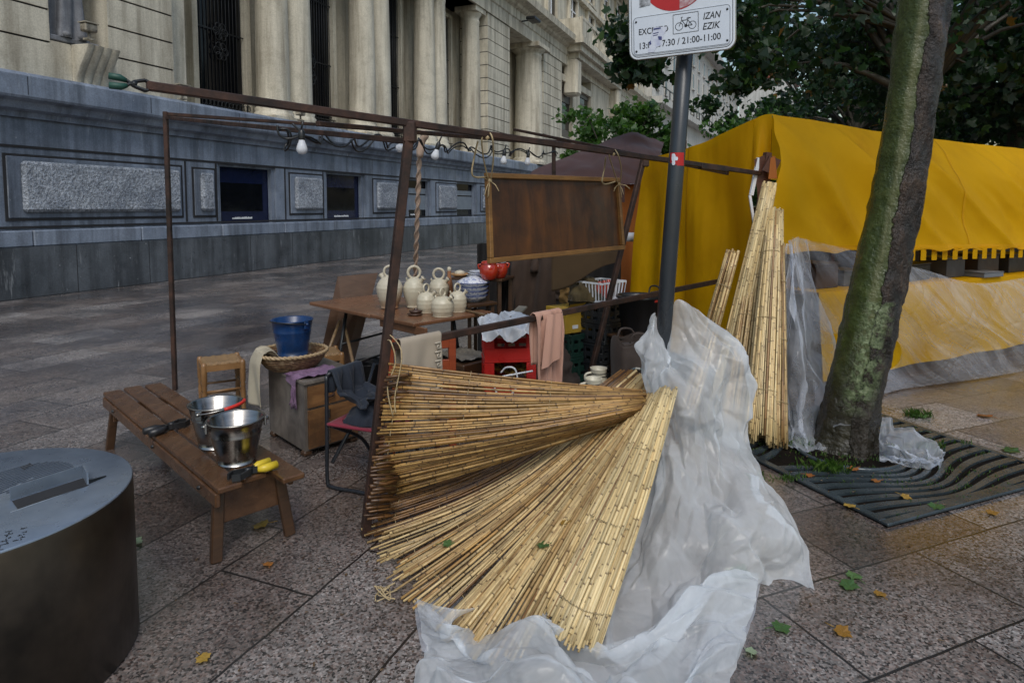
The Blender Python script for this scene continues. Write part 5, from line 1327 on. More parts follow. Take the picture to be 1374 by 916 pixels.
def sack(c, w_, d_, h, rz, m, label, name, seed, top=.8, gather=.0):
    t = thing(name, c, label, 'bag'); M = rotz(rz)
    def fn(s, q):
        a = 2 * PI * s; e = 1 / max(abs(math.cos(a)), abs(math.sin(a))) ** .72
        k = (1 - .12 * q) * (1 if q > .04 else .9 + 2.5 * q); k *= 1 + .06 * math.sin(q * PI)
        p = V((math.cos(a) * w_ / 2 * e * k, math.sin(a) * d_ / 2 * e * k, h * q)); n = mno.noise(p * 7 + V((seed, 0, 0)))
        return c + M @ (p * (1 + .10 * n) + V((0, 0, (.02 * math.sin(a * 3 + seed) if q > .9 else 0))))
    mb = MB(); mb.grid(40, 24, fn); mb.add([c + M @ V((math.cos(2 * PI * k / 20) * w_ * .42, math.sin(2 * PI * k / 20) * d_ * .42, h * .82)) for k in range(20)], [tuple(range(20))]); obj('body', mb, m, t)
    for sg in (-1, 1):
        mb = MB(); mb.tube(curve([c + M @ V((-w_ * .25, sg * d_ * .45, h * .95)), c + M @ V((-w_ * .15, sg * d_ * .5, h * 1.16)), c + M @ V((w_ * .15, sg * d_ * .5, h * 1.14)), c + M @ V((w_ * .25, sg * d_ * .45, h * .95))], 14), .008, 6); obj('strap', mb, m, t)
    return t
s0_ = D(845, 520, 4.35); s0_.z = 0
sack(s0_, .27, .2, .44, .3, m_strb, 'blue and white striped bag under the dark brown bag', 'striped_bag', 2.0)
sack(s0_ + V((.02, .03, .43)), .27, .2, .27, .3, m_bag, 'dark brown canvas bag sitting on the striped bag', 'brown_bag', 5.0)
for k, (u, v, Y) in enumerate(((803, 520, 4.5), (796, 520, 4.3))):
    c = D(u, v, Y); c.z = 0; t = thing('white_jar', c, ['tall white pot with dark bands behind its twin', 'tall white pot with a blue tag in front of its twin'][k], 'jar', 'tall white pots behind the reed screen')
    h = .44 if k else .46
    mb = MB(); mb.lathe([(0, 0), (.07, 0), (.085, .12), (.088, .24), (.07, h - .12), (.055, h - .06), (.058, h - .01), (.062, h), (.05, h - .003), (.046, h - .06), (0, h - .1)], c, 24); obj('body', mb, m_pot, t)
    mb = MB()
    for z in (h - .035, h - .055): mb.tube([c + V((.058 * math.cos(a), .058 * math.sin(a), z)) for a in [2 * PI * q / 24 for q in range(24)]], .003, 4, closed=True)
    obj('band', mb, m_black, t)
    mb = MB(); mb.tube(curve([c + V((-.055, -.02, h - .03)), c + V((-.1, -.03, h - .05)), c + V((-.08, -.03, h - .14))], 10), .009, 6); obj('handle', mb, m_pot, t)
    if k: mb = MB(); mb.box(c + V((-.06, -.05, h - .075)), (.03, .004, .05), rotz(-.7)); obj('tag', mb, M_plain('blue_tag', (.02, .12, .4), (.03, .15, .5), bump=0), t)
c = D(771, 525, 4.4); c.z = 0; m_bbag = M_plastic('blue_bag_film', .75, (.22, .32, .5), .3, 9, .2)
mb = MB(); mb.grid(40, 24, crumpled(lambda s, q: c + V((.12 * math.cos(2 * PI * s) * math.sin(PI * min(q, .93)) ** .7, .1 * math.sin(2 * PI * s) * math.sin(PI * min(q, .93)) ** .7, .33 * q)), .02, 14, 8)); obj('plastic_bag', mb, m_bbag, label='knotted translucent blue plastic bag beside the white pots', cat='bag', loc=c)
# brown blanket and dark tarpaulins hanging behind
m_blk2 = M_cloth('brown_blanket', (.035, .021, .014), (.06, .038, .027), trans=0, dirt=(.015, .01, .008))
m_tarp = M_cloth('dark_tarpaulin', (.005, .0045, .005), (.011, .010, .010), trans=0, rough=.55)
a, b = D(690, 338, 5.7), D(742, 338, 5.6)
drape((a, b), .2, .95, V((-.3, -1, 0)), 'brown blanket hanging under the left half of the board', 'brown_blanket', m_blk2, 'blanket', folds=2.5, amp=.03, seed=.3, flare=.5)
a, b = D(740, 342, 5.2), D(832, 336, 5.35)
mb = MB(); mb.grid(30, 14, lambda s, q: a.lerp(b, s) + V((0, -.06 * math.sin(PI * s), -(.30 - .22 * s) * q - .02 * math.sin(s * 7) * q))); obj('sagging_cloth', mb, M_cloth('ochre_brown_cloth', (.045, .026, .011), (.075, .046, .02), trans=0), label='ochre brown cloth sagging in a swag under the right half of the board', cat='cloth', solid=.006, loc=(a + b) / 2)
tq = [D(640, 330, 6.6), D(700, 325, 6.9), D(770, 322, 7.0), D(833, 320, 6.8)]
mb = MB()
def tarp(s, q):
    p = curve_at(tq, s); p = p + V((0, .05 * math.sin(s * 30 + q * 2), 0)); p.z = p.z * (1 - q) + .02; return p
def curve_at(P, s):
    m = len(P) - 1; x = s * m; k = min(int(x), m - 1); return crom(P[max(k - 1, 0)], P[k], P[k + 1], P[min(k + 2, m)], x - k)
mb.grid(60, 20, tarp); obj('dark_tarpaulin', mb, m_tarp, label='black tarpaulin closing the back of the pottery stall', cat='tarpaulin', loc=tq[1])
for k, (u, v, Y, c_) in enumerate(((770, 395, 5.6, 0), (755, 392, 5.7, 1))):
    p = D(u, v, Y); mb = MB(); mb.grid(16, 12, crumpled(lambda s, q: p + V(((s - .5) * .22, -.05 * math.sin(PI * s), (q - .5) * .14)), .03, 9, k)); obj('hung_rag', mb, M_cloth('rag%d' % k, (.12, .07, .02), (.25, .15, .05), trans=0) if k == 0 else m_bag, label=['yellowish rag bundled behind the yellow carton', 'dark rag hanging behind the yellowish rag'][k], cat='rag', loc=p)
p = V((D(620, 480, 4.9).x, 4.9, 0)); t = thing('dark_box', p, 'dark box with papers stored under the table', 'box')
mb = MB(); mb.box(p + V((0, 0, .22)), (.4, .34, .44), rotz(-.75), bev=.008); obj('body', mb, m_dkw, t)
mb = MB(); mb.grid(16, 16, crumpled(lambda s, q: p + rotz(-.75) @ V(((s - .5) * .36, (q - .5) * .3, .455)), .015, 12, 2)); obj('papers', mb, M_plain('dull_paper', (.10, .09, .075), (.2, .18, .15), scale=20), t)

p = V((g0_.x - .20, g0_.y - .12, .0)); mb = MB()
mb.grid(36, 36, crumpled(lambda s, q: p + V(((s - .5) * .42, (q - .5) * .34, .52 * (max(0, math.sin(PI * s) * math.sin(PI * q))) ** .35)), .05, 6, 17, floor=.004)); obj('dark_cloth_heap', mb, m_bag, label='dark brown cloth heaped on the ground left of the green crates', cat='cloth', loc=p)
p = V((b0_.x - .10, b0_.y + .02, .835)); mb = MB()
mb.grid(30, 30, crumpled(lambda s, q: p + V(((s - .5) * .24, (q - .5) * .3, .17 * (max(0, math.sin(PI * s) * math.sin(PI * q))) ** .5)), .03, 9, 19)); obj('olive_cloth', mb, M_cloth('olive_rag', (.04, .028, .01), (.10, .07, .025), trans=0, scale=8), label='crumpled olive brown cloth beside the white basket on the black crates', cat='cloth', loc=p)
a, b = D(668, 345, 5.75), D(694, 342, 5.7)
drape((a, b), .15, 1.1, V((-.3, -1, 0)), 'black cloth hanging beside the brown blanket behind the red pots', 'black_cloth', m_tarp, 'cloth', folds=2, amp=.02, seed=2.1)
# ------------------------------------------------------------------ stall with brown canopy and orange side behind
m_brown = M_cloth('brown_canvas', (.075, .035, .028), (.11, .055, .045), trans=.15, scale=1.2, rough=.5)
m_orange = M_cloth('orange_canvas', (.42, .13, .025), (.52, .175, .04), trans=.25, scale=1.5)
bs = thing('brown_stall', V((1.6, 9.9, 0)), 'market stall with a brown canopy and orange side cloth behind the yellow one', 'market stall')
bp = {'a': D(715, 226, 8.9), 'b': D(792, 194, 9.6), 'c': D(850, 178, 10.0), 'd': D(893, 188, 10.6), 'e': D(846, 252, 8.6), 'f': D(900, 252, 9.2)}
mb = MB(); mb.grid(40, 24, crumpled(surf([[bp['a'], bp['b'], bp['c'], bp['d']], [D(705, 236, 8.6), D(775, 222, 8.9), D(840, 210, 9.1), D(885, 212, 9.5)], [D(703, 246, 8.3), D(770, 246, 8.45), D(838, 246, 8.5), D(880, 244, 8.8)]]), .035, 1.6, 4)); obj('canopy', mb, m_brown, bs)
mb = MB(); mb.grid(30, 16, lambda s, q: D(770 + 110 * s, 247, 8.52 + .3 * s) + V((0, .04 * math.sin(s * 20), 0)) + V((0, 0, -1.75 * q))); obj('side_cloth', mb, m_orange, bs)
mb = MB(); mb.grid(30, 6, lambda s, q: D(703 + 135 * s, 246, 8.3 + .2 * s) + V((0, -.01 - .02 * math.sin(s * 26), -.25 * q))); obj('valance', mb, m_brown, bs)
for u, Y in ((708, 8.45), (842, 8.7)):
    p = D(u, 250, Y); mb = MB(); mb.beam(p + V((0, .1, 0)), V((p.x, p.y + .1, 0)), .05, .05); obj('post', mb, m_rust, bs)
mb = MB(); p = D(838, 318, 8.2); mb.tube([p, p + V((.12, 0, 0))], .06, 14); mb.tube([p + V((.12, 0, 0)), p + V((.14, 0, 0))], .05, 14); obj('lamp_head', mb, m_white, bs)

# ------------------------------------------------------------------ yellow stall
e_ = V((math.sin(rad(63)), math.cos(rad(63)), 0)); k_ = V((-e_.y, e_.x, 0))
m_yel2 = M_cloth('yellow_canvas', (.66, .35, .002), (.78, .44, .003), trans=.42, scale=1.1, weave=300, rough=.6, dirt=(.46, .19, .002), spec=.15, sheen=0)  # dirt colour also paints in the dark orange shading of the canvas
YA = V((2.06, 5.45, 0))
ys = thing('yellow_stall', YA, 'market stall draped all over with a yellow canvas, on the right', 'market stall')
P0 = D(1036, 153, 5.6)
L8 = 7.0
def ridge_p(t): return P0 + e_ * t + V((0, 0, -.032 * t - .03 * math.sin(PI * min(t / 4.2, 1)) + .0))
def val_p(t): return P0 - k_ * .42 + e_ * t + V((0, 0, -1.17 - .02 * t))
def front(s, q):
    t = s * L8; a = ridge_p(t); b = val_p(t - .60 * max(0, 1 - t / 1.5))
    bul = -k_ * (.10 * math.sin(PI * q) + .03 * math.sin(q * PI * 2))
    # swags running from the ridge down to the right
    ph = (t * 2.1 - q * 2.4) * 1.7 + .8 * math.sin(t * 1.3)
    dia = (2.2 * (1 - abs(math.sin(ph))) ** 2 - .6 + .5 * math.sin(ph * 3.1)) * (.35 + .65 * math.exp(-((t - .9) / .9) ** 2) + .45 * math.exp(-((t - 3.5) / .7) ** 2))
    f = -k_ * (.046 * dia * min(1, q * 3) + .026 * math.sin(t * 11 + 2 * q) * q ** 2 * (.5 + .5 * math.sin(t * 2.3)))
    p = a.lerp(b, q) + bul + f
    p = p + -k_ * .022 * ridge(V((t * 1.3 - q * 1.5, q * .9, .5)), 1.3, 2)
    if q > .97: p.z += .012 * math.sin(t * 17) 
    return p
mb = MB(); mb.grid(190, 60, front)
# end face, hanging from the sloping end edge down to the paving
S0, S1 = D(1012, 160, 5.72), D(862, 214, 7.2)
B0_ = D(1012, 470, 5.55); B1_ = D(846, 470, 7.1)
def endf(s, q):
    a = S0.lerp(S1, s) + V((0, 0, -.05 * math.sin(PI * s)))
    b = V((B0_.x + (B1_.x - B0_.x) * s, B0_.y + (B1_.y - B0_.y) * s, .12))
    p = a.lerp(b, q); n = V((-.7, -.7, 0))
    x = s * 2.1
    f = .042 * math.sin(x * 9 + q * 1.6 + .6 * math.sin(x * 4)) * min(1, q * 2.5) + .018 * math.sin((x * 5 + q * 7)) * math.exp(-((q - .25) / .3) ** 2) + .020 * ridge(V((x * 1.6, q * .7, 2)), 1.5, 6)
    return p + n * f
mb.grid(70, 60, endf)
mb.grid(24, 10, lambda s, q: S0.lerp(P0, s) + V((0, 0, .012 * math.sin(PI * s))) - k_ * .0 + (V((0, 0, -.55 * q)) + V((-.05, -.12, 0)) * q + V((-.03, -.05, 0)) * math.sin(PI * s * 2) * q))
mb.grid(20, 40, lambda s, q: S0.lerp(S1, s).lerp(ridge_p(q * L8) + k_ * (1.9 * s), 1 if q > 0 else 0) + V((0, 0, -.35 * s)))
cv = obj('canvas', mb, m_yel2, ys, solid=0)
m_seam = M_cloth('canvas_hem', (.46, .22, .002), (.56, .29, .003), trans=.1, spec=.15, sheen=0)
for t_ in (2.3, 4.6):                              # stitched seams and hems
    mb = MB(); mb.grid(2, 50, lambda s, q: front(t_ / L8 + (s - .5) * .004, q) - k_ * .004); obj('seam', mb, m_seam, cv)
mb = MB(); mb.grid(150, 2, lambda s, q: front(s, .955 + .04 * q) - k_ * .004); obj('hem', mb, m_seam, cv)
mb = MB(); mb.grid(2, 50, lambda s, q: endf(.52 + (s - .5) * .012, q) + V((-.004, -.004, 0))); obj('seam', mb, m_seam, cv)
mb = MB()                                           # scalloped edge of square tabs
t = 1.0
while t < L8:
    p = val_p(t); mb.grid(4, 3, lambda s, q: p + e_ * (.085 * s) - k_ * (.012 * math.sin(s * PI)) + V((0, 0, .012 - .105 * q)))
    t += .17
mb.grid(90, 2, lambda s, q: val_p(.98 + s * (L8 - .9)) + V((0, 0, .03 - .02 * q)) - k_ * .002)
obj('tabs', mb, m_yel2, ys)
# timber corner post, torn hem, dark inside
m_cor = M_wood('dark_red_timber', (.06, .02, .012), (.12, .045, .025))
mb = MB(); mb.beam(D(1030, 205, 5.35), D(985, 400, 5.3) * V((1, 1, 0)) + V((.03, .0, 0)), .05, .05); obj('pole', mb, m_cor, ys)
mb = MB(); a = D(1018, 212, 5.28); mb.beam(a, D(1008, 262, 5.26), .02, .03); mb.beam(D(1006, 262, 5.26), D(1012, 300, 5.26), .015, .02); obj('white_hem', mb, m_white, ys)
mb = MB(); mb.hexa([D(u, v, Y) for Y in (5.27, 5.31) for u, v in ((1020, 300), (1032, 250), (1026, 208), (1012, 214))]); mb.box(D(1035, 222, 5.22), (.10, .03, .13), Matrix.Rotation(.4, 3, 'Y')); obj('corner_board', mb, m_cor, ys)
mb = MB(); mb.hexa([D(u, v, Y) for Y in (5.2, 5.22) for u, v in ((1031, 240), (1043, 240), (1040, 209), (1034, 212))]); obj('orange_patch', mb, m_orange, ys)
mb = MB(); mb.hexa([P0 + k_ * .3 + e_ * x + V((0, 0, z - P0.z)) for z in (.02, 1.2) for x in (.2, L8) for _ in (0,)] if False else [P0 + e_ * a_ + k_ * b_ + V((0, 0, z - P0.z)) for z in (.01, 1.6) for a_, b_ in ((.1, 1.2), (L8, 1.2), (L8, 1.25), (.1, 1.25))]); obj('shade_backing', mb, m_tarp, ys)  # near-black sheet added to paint in the shade inside the stall
for t_ in (.05, 2.4, 4.8, 6.9):
    for b_ in (.08, 1.15):
        q = P0 + e_ * t_ + k_ * b_; mb = MB(); mb.beam(V((q.x, q.y, 0)), V((q.x, q.y, q.z - .12 - .03 * t_)), .045, .045); obj('post', mb, m_cor, ys)
cz_ = .88
def CT(t, b, z): q = P0 + e_ * t - k_ * b; return V((q.x, q.y, z))
mb = MB(); mb.hexa([CT(t_, b_, z) for z in (cz_ - .03, cz_) for t_, b_ in ((.15, .36), (L8, .36), (L8, -.6), (.15, -.6))]); obj('counter', mb, m_dkw, ys)
mb = MB(); mb.grid(120, 24, lambda s, q: CT(.15 + s * (L8 - .15), .40 + .05 * q + .02 * math.sin(s * 46 + q * 2) * q, cz_ + .008 - (cz_ - .14) * q)); mb.grid(60, 4, lambda s, q: CT(.15 + s * (L8 - .15), .40 - .9 * q, cz_ + .008)); obj('counter_cloth', mb, m_yel2, ys)
mb = MB(); mb.hexa([CT(t_, b_, z) for z in (.0, .139) for t_, b_ in ((.2, .36), (L8, .36), (L8, .3), (.2, .3))]); obj('plinth', mb, m_dkw, ys)
lab = ['brown carton at the left end of the covered counter', 'pale carton beside the brown one on the covered counter', 'reddish brown crate in the middle of the covered counter', 'low dark crate on the covered counter', 'grey box toward the right of the counter', 'brown box at the far right of the counter', 'white tray lying near the right end of the counter', 'dark carton behind the grey box on the counter']
for k, (t_, w_, h_, c_) in enumerate(((.45, .3, .22, (.12, .06, .035)), (.85, .26, .14, (.22, .21, .2)), (1.3, .36, .24, (.13, .045, .03)), (1.8, .4, .16, (.03, .025, .022)), (2.4, .34, .2, (.12, .12, .13)), (3.0, .4, .22, (.09, .06, .045)), (2.75, .34, .05, (.32, .34, .37)), (3.6, .5, .2, (.03, .03, .032)))):
    q = CT(t_, .12 if k != 6 else .3, cz_ + .012); bx_ = thing('goods_box', q, lab[k], 'box', 'boxes left on the yellow stall counter'); M = rotz(rad(27) + R.uniform(-.15, .15)); m_ = M_plain('box_shaded%d' % k, tuple(x * .3 for x in c_), tuple(x * .45 for x in c_), bump=.1)  # box colours scaled down to paint in the shade under the canopy
    mb = MB(); mb.box(q + V((0, 0, h_ * .45)), (w_, .26, h_ * .9), M, bev=.004); obj('body', mb, m_, bx_)
    mb = MB(); mb.box(q + V((0, 0, h_ * .95 + .002)), (w_ + .012, .272, h_ * .1), M, bev=.003); obj('lid', mb, m_, bx_)
m_film = M_plastic('thin_clear_film', .11, (.80, .87, 1.0), .46, 1.8, .16, .6, streak=True)
fc = [[D(1062, 318, 5.0), D(1120, 330, 4.95), D(1185, 347, 5.0), D(1240, 362, 5.3), D(1310, 380, 5.7), D(1380, 372, 6.2), D(1470, 362, 7.0)],
      [D(1075, 400, 4.85), D(1130, 398, 4.85), D(1190, 402, 4.9), D(1250, 420, 5.2), D(1310, 425, 5.6), D(1380, 432, 6.05), D(1470, 410, 6.8)],
      [G(1085, 470, .34), G(1140, 470, .34), G(1200, 462, .35), G(1250, 475, .33), G(1320, 462, .33), G(1380, 468, .26), G(1470, 450, .3)],
      [G(1092, 545, .012), G(1150, 540, .012), G(1200, 524, .012), G(1250, 516, .012), G(1310, 508, .012), G(1378, 496, .012), G(1470, 476, .012)]]
ff = surf(fc)
def film(s, q):
    p = ff(s, q); n = V((.35, -.9, .2))
    r_ = (s * 9 - q * 4.5); f = .022 * math.sin(r_ * 2.2) * math.sin(PI * q) + .02 * (1 - abs(math.sin(r_ * 1.7 + 1))) ** 3 * math.sin(PI * min(1, q * 1.1)) + .012 * ridge(V((r_ * .8, q * 1.0, s * 3)), 1.2, 3)
    p = p + n * f * (1.2 if q > .03 else .3); p.z = max(p.z, .008); return p
mb = MB(); mb.grid(180, 90, film, at=lambda s, q: (s - q * .45 + .05 * math.sin(s * 9), q)); obj('plastic_film', mb, m_film, label='clear plastic film stretched over the counter of the yellow stall', cat='plastic sheet', loc=CT(1.5, .5, .9))

# ------------------------------------------------------------------ reed screens
m_reedA = M_reed('reed_golden', (.46, .29, .10), (.33, .18, .055), (.10, .045, .015), .05)
m_reedB = M_reed('reed_pale', (.58, .44, .22), (.46, .31, .13), (.16, .075, .024), .02)
m_reedC = M_reed('reed_straw', (.66, .53, .29), (.56, .41, .19), (.2, .1, .035), -.04)
def reed(mb, a, b, r, bend=None, n=7, seg=6, mi=0):
    rn = R.random(); a = V(a); b = V(b); L = (b - a).length
    bend = bend or V((0, 0, 0)); pts = []; rs = []; ls = []
    j = V((R.uniform(-1, 1), R.uniform(-1, 1), R.uniform(-1, 1))) * R.choice((.003, .004, .012))
    r0 = r * R.uniform(.62, 1.25)
    for i in range(n + 1):
        t = i / n; pts.append(a.lerp(b, t) + (bend + j) * math.sin(PI * t)); rs.append(r0 * (1 - .18 * t)); ls.append(t * L)
    mb.tube(pts, rs, seg, at=(rn, ls), mi=mi)
# the tube stores one length value per ring
def fix_tube():
    pass
# 1: curtain strung from the stall post to the sign post
LT_ = [V((-.575, 3.06, .845)), V((-.60, 3.03, .66)), V((-.63, 3.02, .46)), V((-.645, 3.05, .30)), V((-.60, 3.12, .17))]
RT_ = [D(863, 524, 3.22), D(864, 534, 3.16), D(864, 545, 3.10), D(855, 556, 3.12), D(835, 566, 3.2)]
r1 = V((-.1, 3.1, 0))
mat1 = thing('reed_screen', r1, 'golden reed screen strung sideways from the stall post, its reeds fanning to the left', 'reed screen', 'unrolled reed screens')
mb = MB(); n1 = 52
for i in range(n1):
    t = i / (n1 - 1); a = curve_at(LT_, t) + V((R.uniform(-.03, .03), 0, R.uniform(-.004, .004))); b = curve_at(RT_, t) + V((R.uniform(-.015, .015), R.uniform(-.004, .004), 0))
    reed(mb, a, b, .0074, V((0, -.05 * math.sin(PI * min(1, t * 1.2)), -.006)), n=10)
obj('reeds', mb, m_reedA, mat1)
mb = MB()                                            # part of the same screen folded back behind the post
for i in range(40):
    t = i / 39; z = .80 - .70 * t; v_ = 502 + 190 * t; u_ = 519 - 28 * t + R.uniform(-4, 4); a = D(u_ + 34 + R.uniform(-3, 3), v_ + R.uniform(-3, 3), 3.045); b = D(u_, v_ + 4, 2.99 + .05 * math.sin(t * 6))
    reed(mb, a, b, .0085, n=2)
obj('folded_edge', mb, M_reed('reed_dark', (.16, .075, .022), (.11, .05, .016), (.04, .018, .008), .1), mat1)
mb = MB()
for s_ in (.03, .3, .62):
    pts = [curve_at(LT_, k / 30).lerp(curve_at(RT_, k / 30), s_) + V((0, -.05 * math.sin(PI * min(1, k / 30 * 1.2)) * math.sin(PI * s_) - .011 * (1 if k % 2 else -1), 0)) for k in range(31)]
    mb.tube(pts, .002, 4)
q = V((-.575, 3.04, .86)); mb.tube(curve([PT_TOP.lerp(N0, .52), q + V((0, -.03, .1)), q + V((.02, -.03, 0)), q + V((-.02, -.03, -.12)), q + V((.005, -.03, -.26))], 16), .0032, 5); mb.tube(curve([PT_TOP.lerp(N0, .5), q + V((.05, -.03, .05)), q + V((.015, -.03, -.16)), q + V((.02, -.04, -.24))], 16), .003, 5)
obj('twine', mb, m_twine, mat1)
# 2: fan on the paving
FE = [V((-.60, 3.14, .22)), V((-.66, 3.12, .11)), G(502, 712, .03), G(522, 745, .018), G(540, 783, .016), G(590, 822, .016), G(606, 858, .016), G(650, 872, .016), G(700, 884, .018)]
AP = [D(834, 498, 3.62), D(845, 498, 3.58), D(856, 500, 3.52), D(862, 506, 3.46), D(866, 512, 3.4), D(870, 518, 3.34), D(872, 524, 3.28), D(874, 528, 3.2), D(878, 530, 3.15)]
mat2 = thing('reed_screen', V((0, 2.8, 0)), 'wide straw reed screen fanned out flat over the paving below the golden one', 'reed screen', 'unrolled reed screens')
mb = MB(); n2 = 138
for i in range(n2):
    t = (i + R.uniform(-.25, .25)) / (n2 - 1); t = min(max(t, 0), 1)
    a = curve_at(FE, t); b = curve_at(AP, t)
    d = (a - b).normalized(); a = a + d * R.uniform(-.06, .07); a.z = max(a.z, .012) + R.choice((0, 0, .012, .022))
    sag = -.10 * math.sin(PI * min(1, .15 + t)) - (.05 if t < .4 else 0)
    b = b + V((0, 0, R.uniform(-.012, .012)))
    reed(mb, b, a, .0067, V((.0, .03, sag)), n=10, mi=1 if t + R.uniform(-.06, .06) < .24 else (2 if R.random() < .12 else 0))  # reeds below the curtain take a darker brown as painted shade
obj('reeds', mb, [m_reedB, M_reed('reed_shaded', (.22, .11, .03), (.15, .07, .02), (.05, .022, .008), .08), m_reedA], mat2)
mb = MB()
for s_ in (.55, .78, .93):
    mb.tube([curve_at(AP, k / 60).lerp(curve_at(FE, k / 60), s_) + V((0, .03 * math.sin(PI * s_), (-.10 * math.sin(PI * min(1, .15 + k / 60)) - (.05 if k / 60 < .4 else 0)) * math.sin(PI * s_) + (.016 if k % 2 else .004))) for k in range(61)], .0018, 4)
q = G(515, 792, .008); 
for j in range(6): mb.tube(curve([q + V((0, 0, .01)), q + V((R.uniform(-.06, .05), R.uniform(-.05, .03), .03)), q + V((R.uniform(-.07, .06), R.uniform(-.08, .0), .006)), q + V((R.uniform(-.06, .07), R.uniform(-.09, .02), .008))], 14), .003, 4)
obj('twine', mb, m_twine, mat2)
# 3: half rolled screen lying on top, from the sign post to the front
mat3 = thing('reed_screen', V((.35, 2.7, 0)), 'pale half rolled reed screen running from the sign post down to the front plastic', 'reed screen', 'unrolled reed screens')
T3 = [D(878, 531, 3.08), D(886, 528, 3.02), D(896, 528, 3.0), D(906, 529, 3.04)]
E3 = [G(716, 822, .05), G(742, 850, .085), G(772, 868, .09), G(803, 872, .03)]
mb = MB(); n3 = 66
for i in range(n3):
    t = min(max((i + R.uniform(-.3, .3)) / (n3 - 1), 0), 1); a = curve_at(T3, t); b = curve_at(E3, t); d = (b - a).normalized()
    lay = R.choice((0, 0, 0, -.014))
    reed(mb, a - d * R.uniform(-.04, .05) + V((0, 0, lay)), b + d * R.uniform(-.05, .02) + V((0, 0, lay)), .0070, V((.01, -.02, .02)), n=10)
obj('reeds', mb, m_reedC, mat3)
mb = MB()
for s_ in (.3, .62, .9):
    mb.tube([curve_at(T3, k / 40).lerp(curve_at(E3, k / 40), s_) + V((.01, -.02, .02)) * math.sin(PI * s_) + V((0, -.008, .012 if k % 2 else .006)) for k in range(41)], .0018, 4)
mb.tube(curve([G(745, 812, .12), G(762, 818, .14), G(770, 832, .13), G(780, 845, .11)], 16), .004, 5)
obj('twine', mb, m_twine, mat3)
# rolls leaning on the corner of the yellow stall
def roll(top, bot, r0, r1, label, m, n=46, spread=1.0):
    top = V(top); bot = V(bot); t = thing('reed_roll', V((bot.x, bot.y, 0)), label, 'reed roll', 'reed screens rolled up at the corner of the yellow stall')
    ax = (top - bot).normalized(); x = ax.cross(V((0, 1, 0))).normalized(); y = ax.cross(x); mb = MB()
    for i in range(n):
        if i < n * .7: rr, an = 1.0, 2 * PI * i / (n * .7)
        else: rr, an = R.uniform(.2, .75), R.uniform(0, 2 * PI)
        o = x * math.cos(an) * rr + y * math.sin(an) * rr
        reed(mb, top + o * r0 + ax * R.uniform(-.03, .03), bot + o * r1 + ax * R.uniform(-.02, .06), .0088, n=8)
    obj('reeds', mb, m, t)
    mb = MB()
    for f in (.2, .5, .8):
        c = top.lerp(bot, f); rr = r0 + (r1 - r0) * f + .011; mb.tube([c + (x * math.cos(a) + y * math.sin(a)) * rr for a in [2 * PI * k / 24 for k in range(24)]], .0025, 4, closed=True)
    obj('tie', mb, m_twine, t)
    return t
roll(D(1032, 250, 4.95), G(966, 560, .02), .045, .105, 'thick pale reed roll leaning from the torn corner down to the left', m_reedC, 74)
roll(D(1040, 285, 4.9), G(1022, 596, .02), .05, .118, 'straight reed roll standing to the right of the thick pale one', m_reedC, 78)
roll(D(1046, 330, 4.75), G(1043, 600, .02), .03, .062, 'slim reed roll standing rightmost beside the clear plastic', m_reedB, 40)
roll(D(983, 340, 4.9), G(921, 560, .02), .045, .055, 'short reed roll standing leftmost of the rolls', m_reedB, 34)
roll(D(1022, 290, 5.1), G(985, 580, .02), .05, .10, 'brownish reed roll tucked behind the thick pale one', m_reedB, 56)

# ------------------------------------------------------------------ tree grate
gx = V((.924, .383, 0)); gy = V((-.383, .924, 0)); g0c = V((1.88, 3.10, 0)); GS = 1.55
def GP(a, b, z): return g0c + gx * a + gy * b + V((0, 0, z))
tr0 = G(1147, 612); tc = tr0 - g0c; tca, tcb = tc.dot(gx), tc.dot(gy) + .06
m_soil = M_plain('wet_soil', (.004, .003, .002), (.010, .007, .005), rough=(.8, .95), scale=12, bump=.6, bscale=60, spec=.1)
mb = MB(); mb.add([GP(0, 0, .004), GP(GS, 0, .004), GP(GS, GS, .004), GP(0, GS, .004)], [(0, 1, 2, 3)]); obj('soil', mb, m_soil, kind='structure', label='dark soil in the tree pit under the grate', cat='ground')
m_cast = M_plain('wet_cast_iron', (.032, .044, .052), (.06, .078, .088), rough=(.14, .36), scale=7, bump=.25, bscale=70, metal=.2, dirt=(.022, .03, .034))
gt = thing('tree_grate', GP(GS / 2, GS / 2, 0), 'square cast iron tree grate with slots curving round the trunk', 'tree grate')
mb = MB(); W = .045
for a, b in (((0, W / 2), (GS, W / 2)), ((0, GS - W / 2), (GS, GS - W / 2)), ((W / 2, W), (W / 2, GS - W)), ((GS - W / 2, W), (GS - W / 2, GS - W))):
    mb.beam(GP(*a, .0135), GP(*b, .0135), W, .016, bev=.003)
obj('frame', mb, m_cast, gt)
RH = .33
def bar_line(d, a):
    """each bar runs along the grate and swings round the trunk hole"""
    dd = d - tcb; sg = -1 if dd < 0 else 1; q = abs(dd)
    x = (a - tca) / .40
    hole = RH + q * .62
    lift = max(0, hole - q) * math.exp(-x * x * 1.0)
    return d + sg * lift * (1 if True else 0)
mb = MB(); nb = 15; m_ = 60
pitch = (GS - 2 * W) / nb
for i in range(nb):
    d = W + pitch * (i + .5); rows_ = []
    for k in range(m_ + 1):
        a = W + (GS - 2 * W) * k / m_; y = bar_line(d, a); y = min(max(y, W + .012), GS - W - .012)
        wv_ = pitch * .255 * (1 - .38 * math.exp(-((a - tca) / .45) ** 2))
        rows_.append((a, y, wv_))
    vs = []; fsx = []
    for (a, y, h_) in rows_: vs += [GP(a, y - h_, .0055), GP(a, y - h_, .020), GP(a, y + h_, .020), GP(a, y + h_, .0055)]
    for k in range(m_):
        o = k * 4
        for j in range(4): fsx.append((o + j, o + (j + 1) % 4, o + 4 + (j + 1) % 4, o + 4 + j))
    mb.add(vs, fsx)
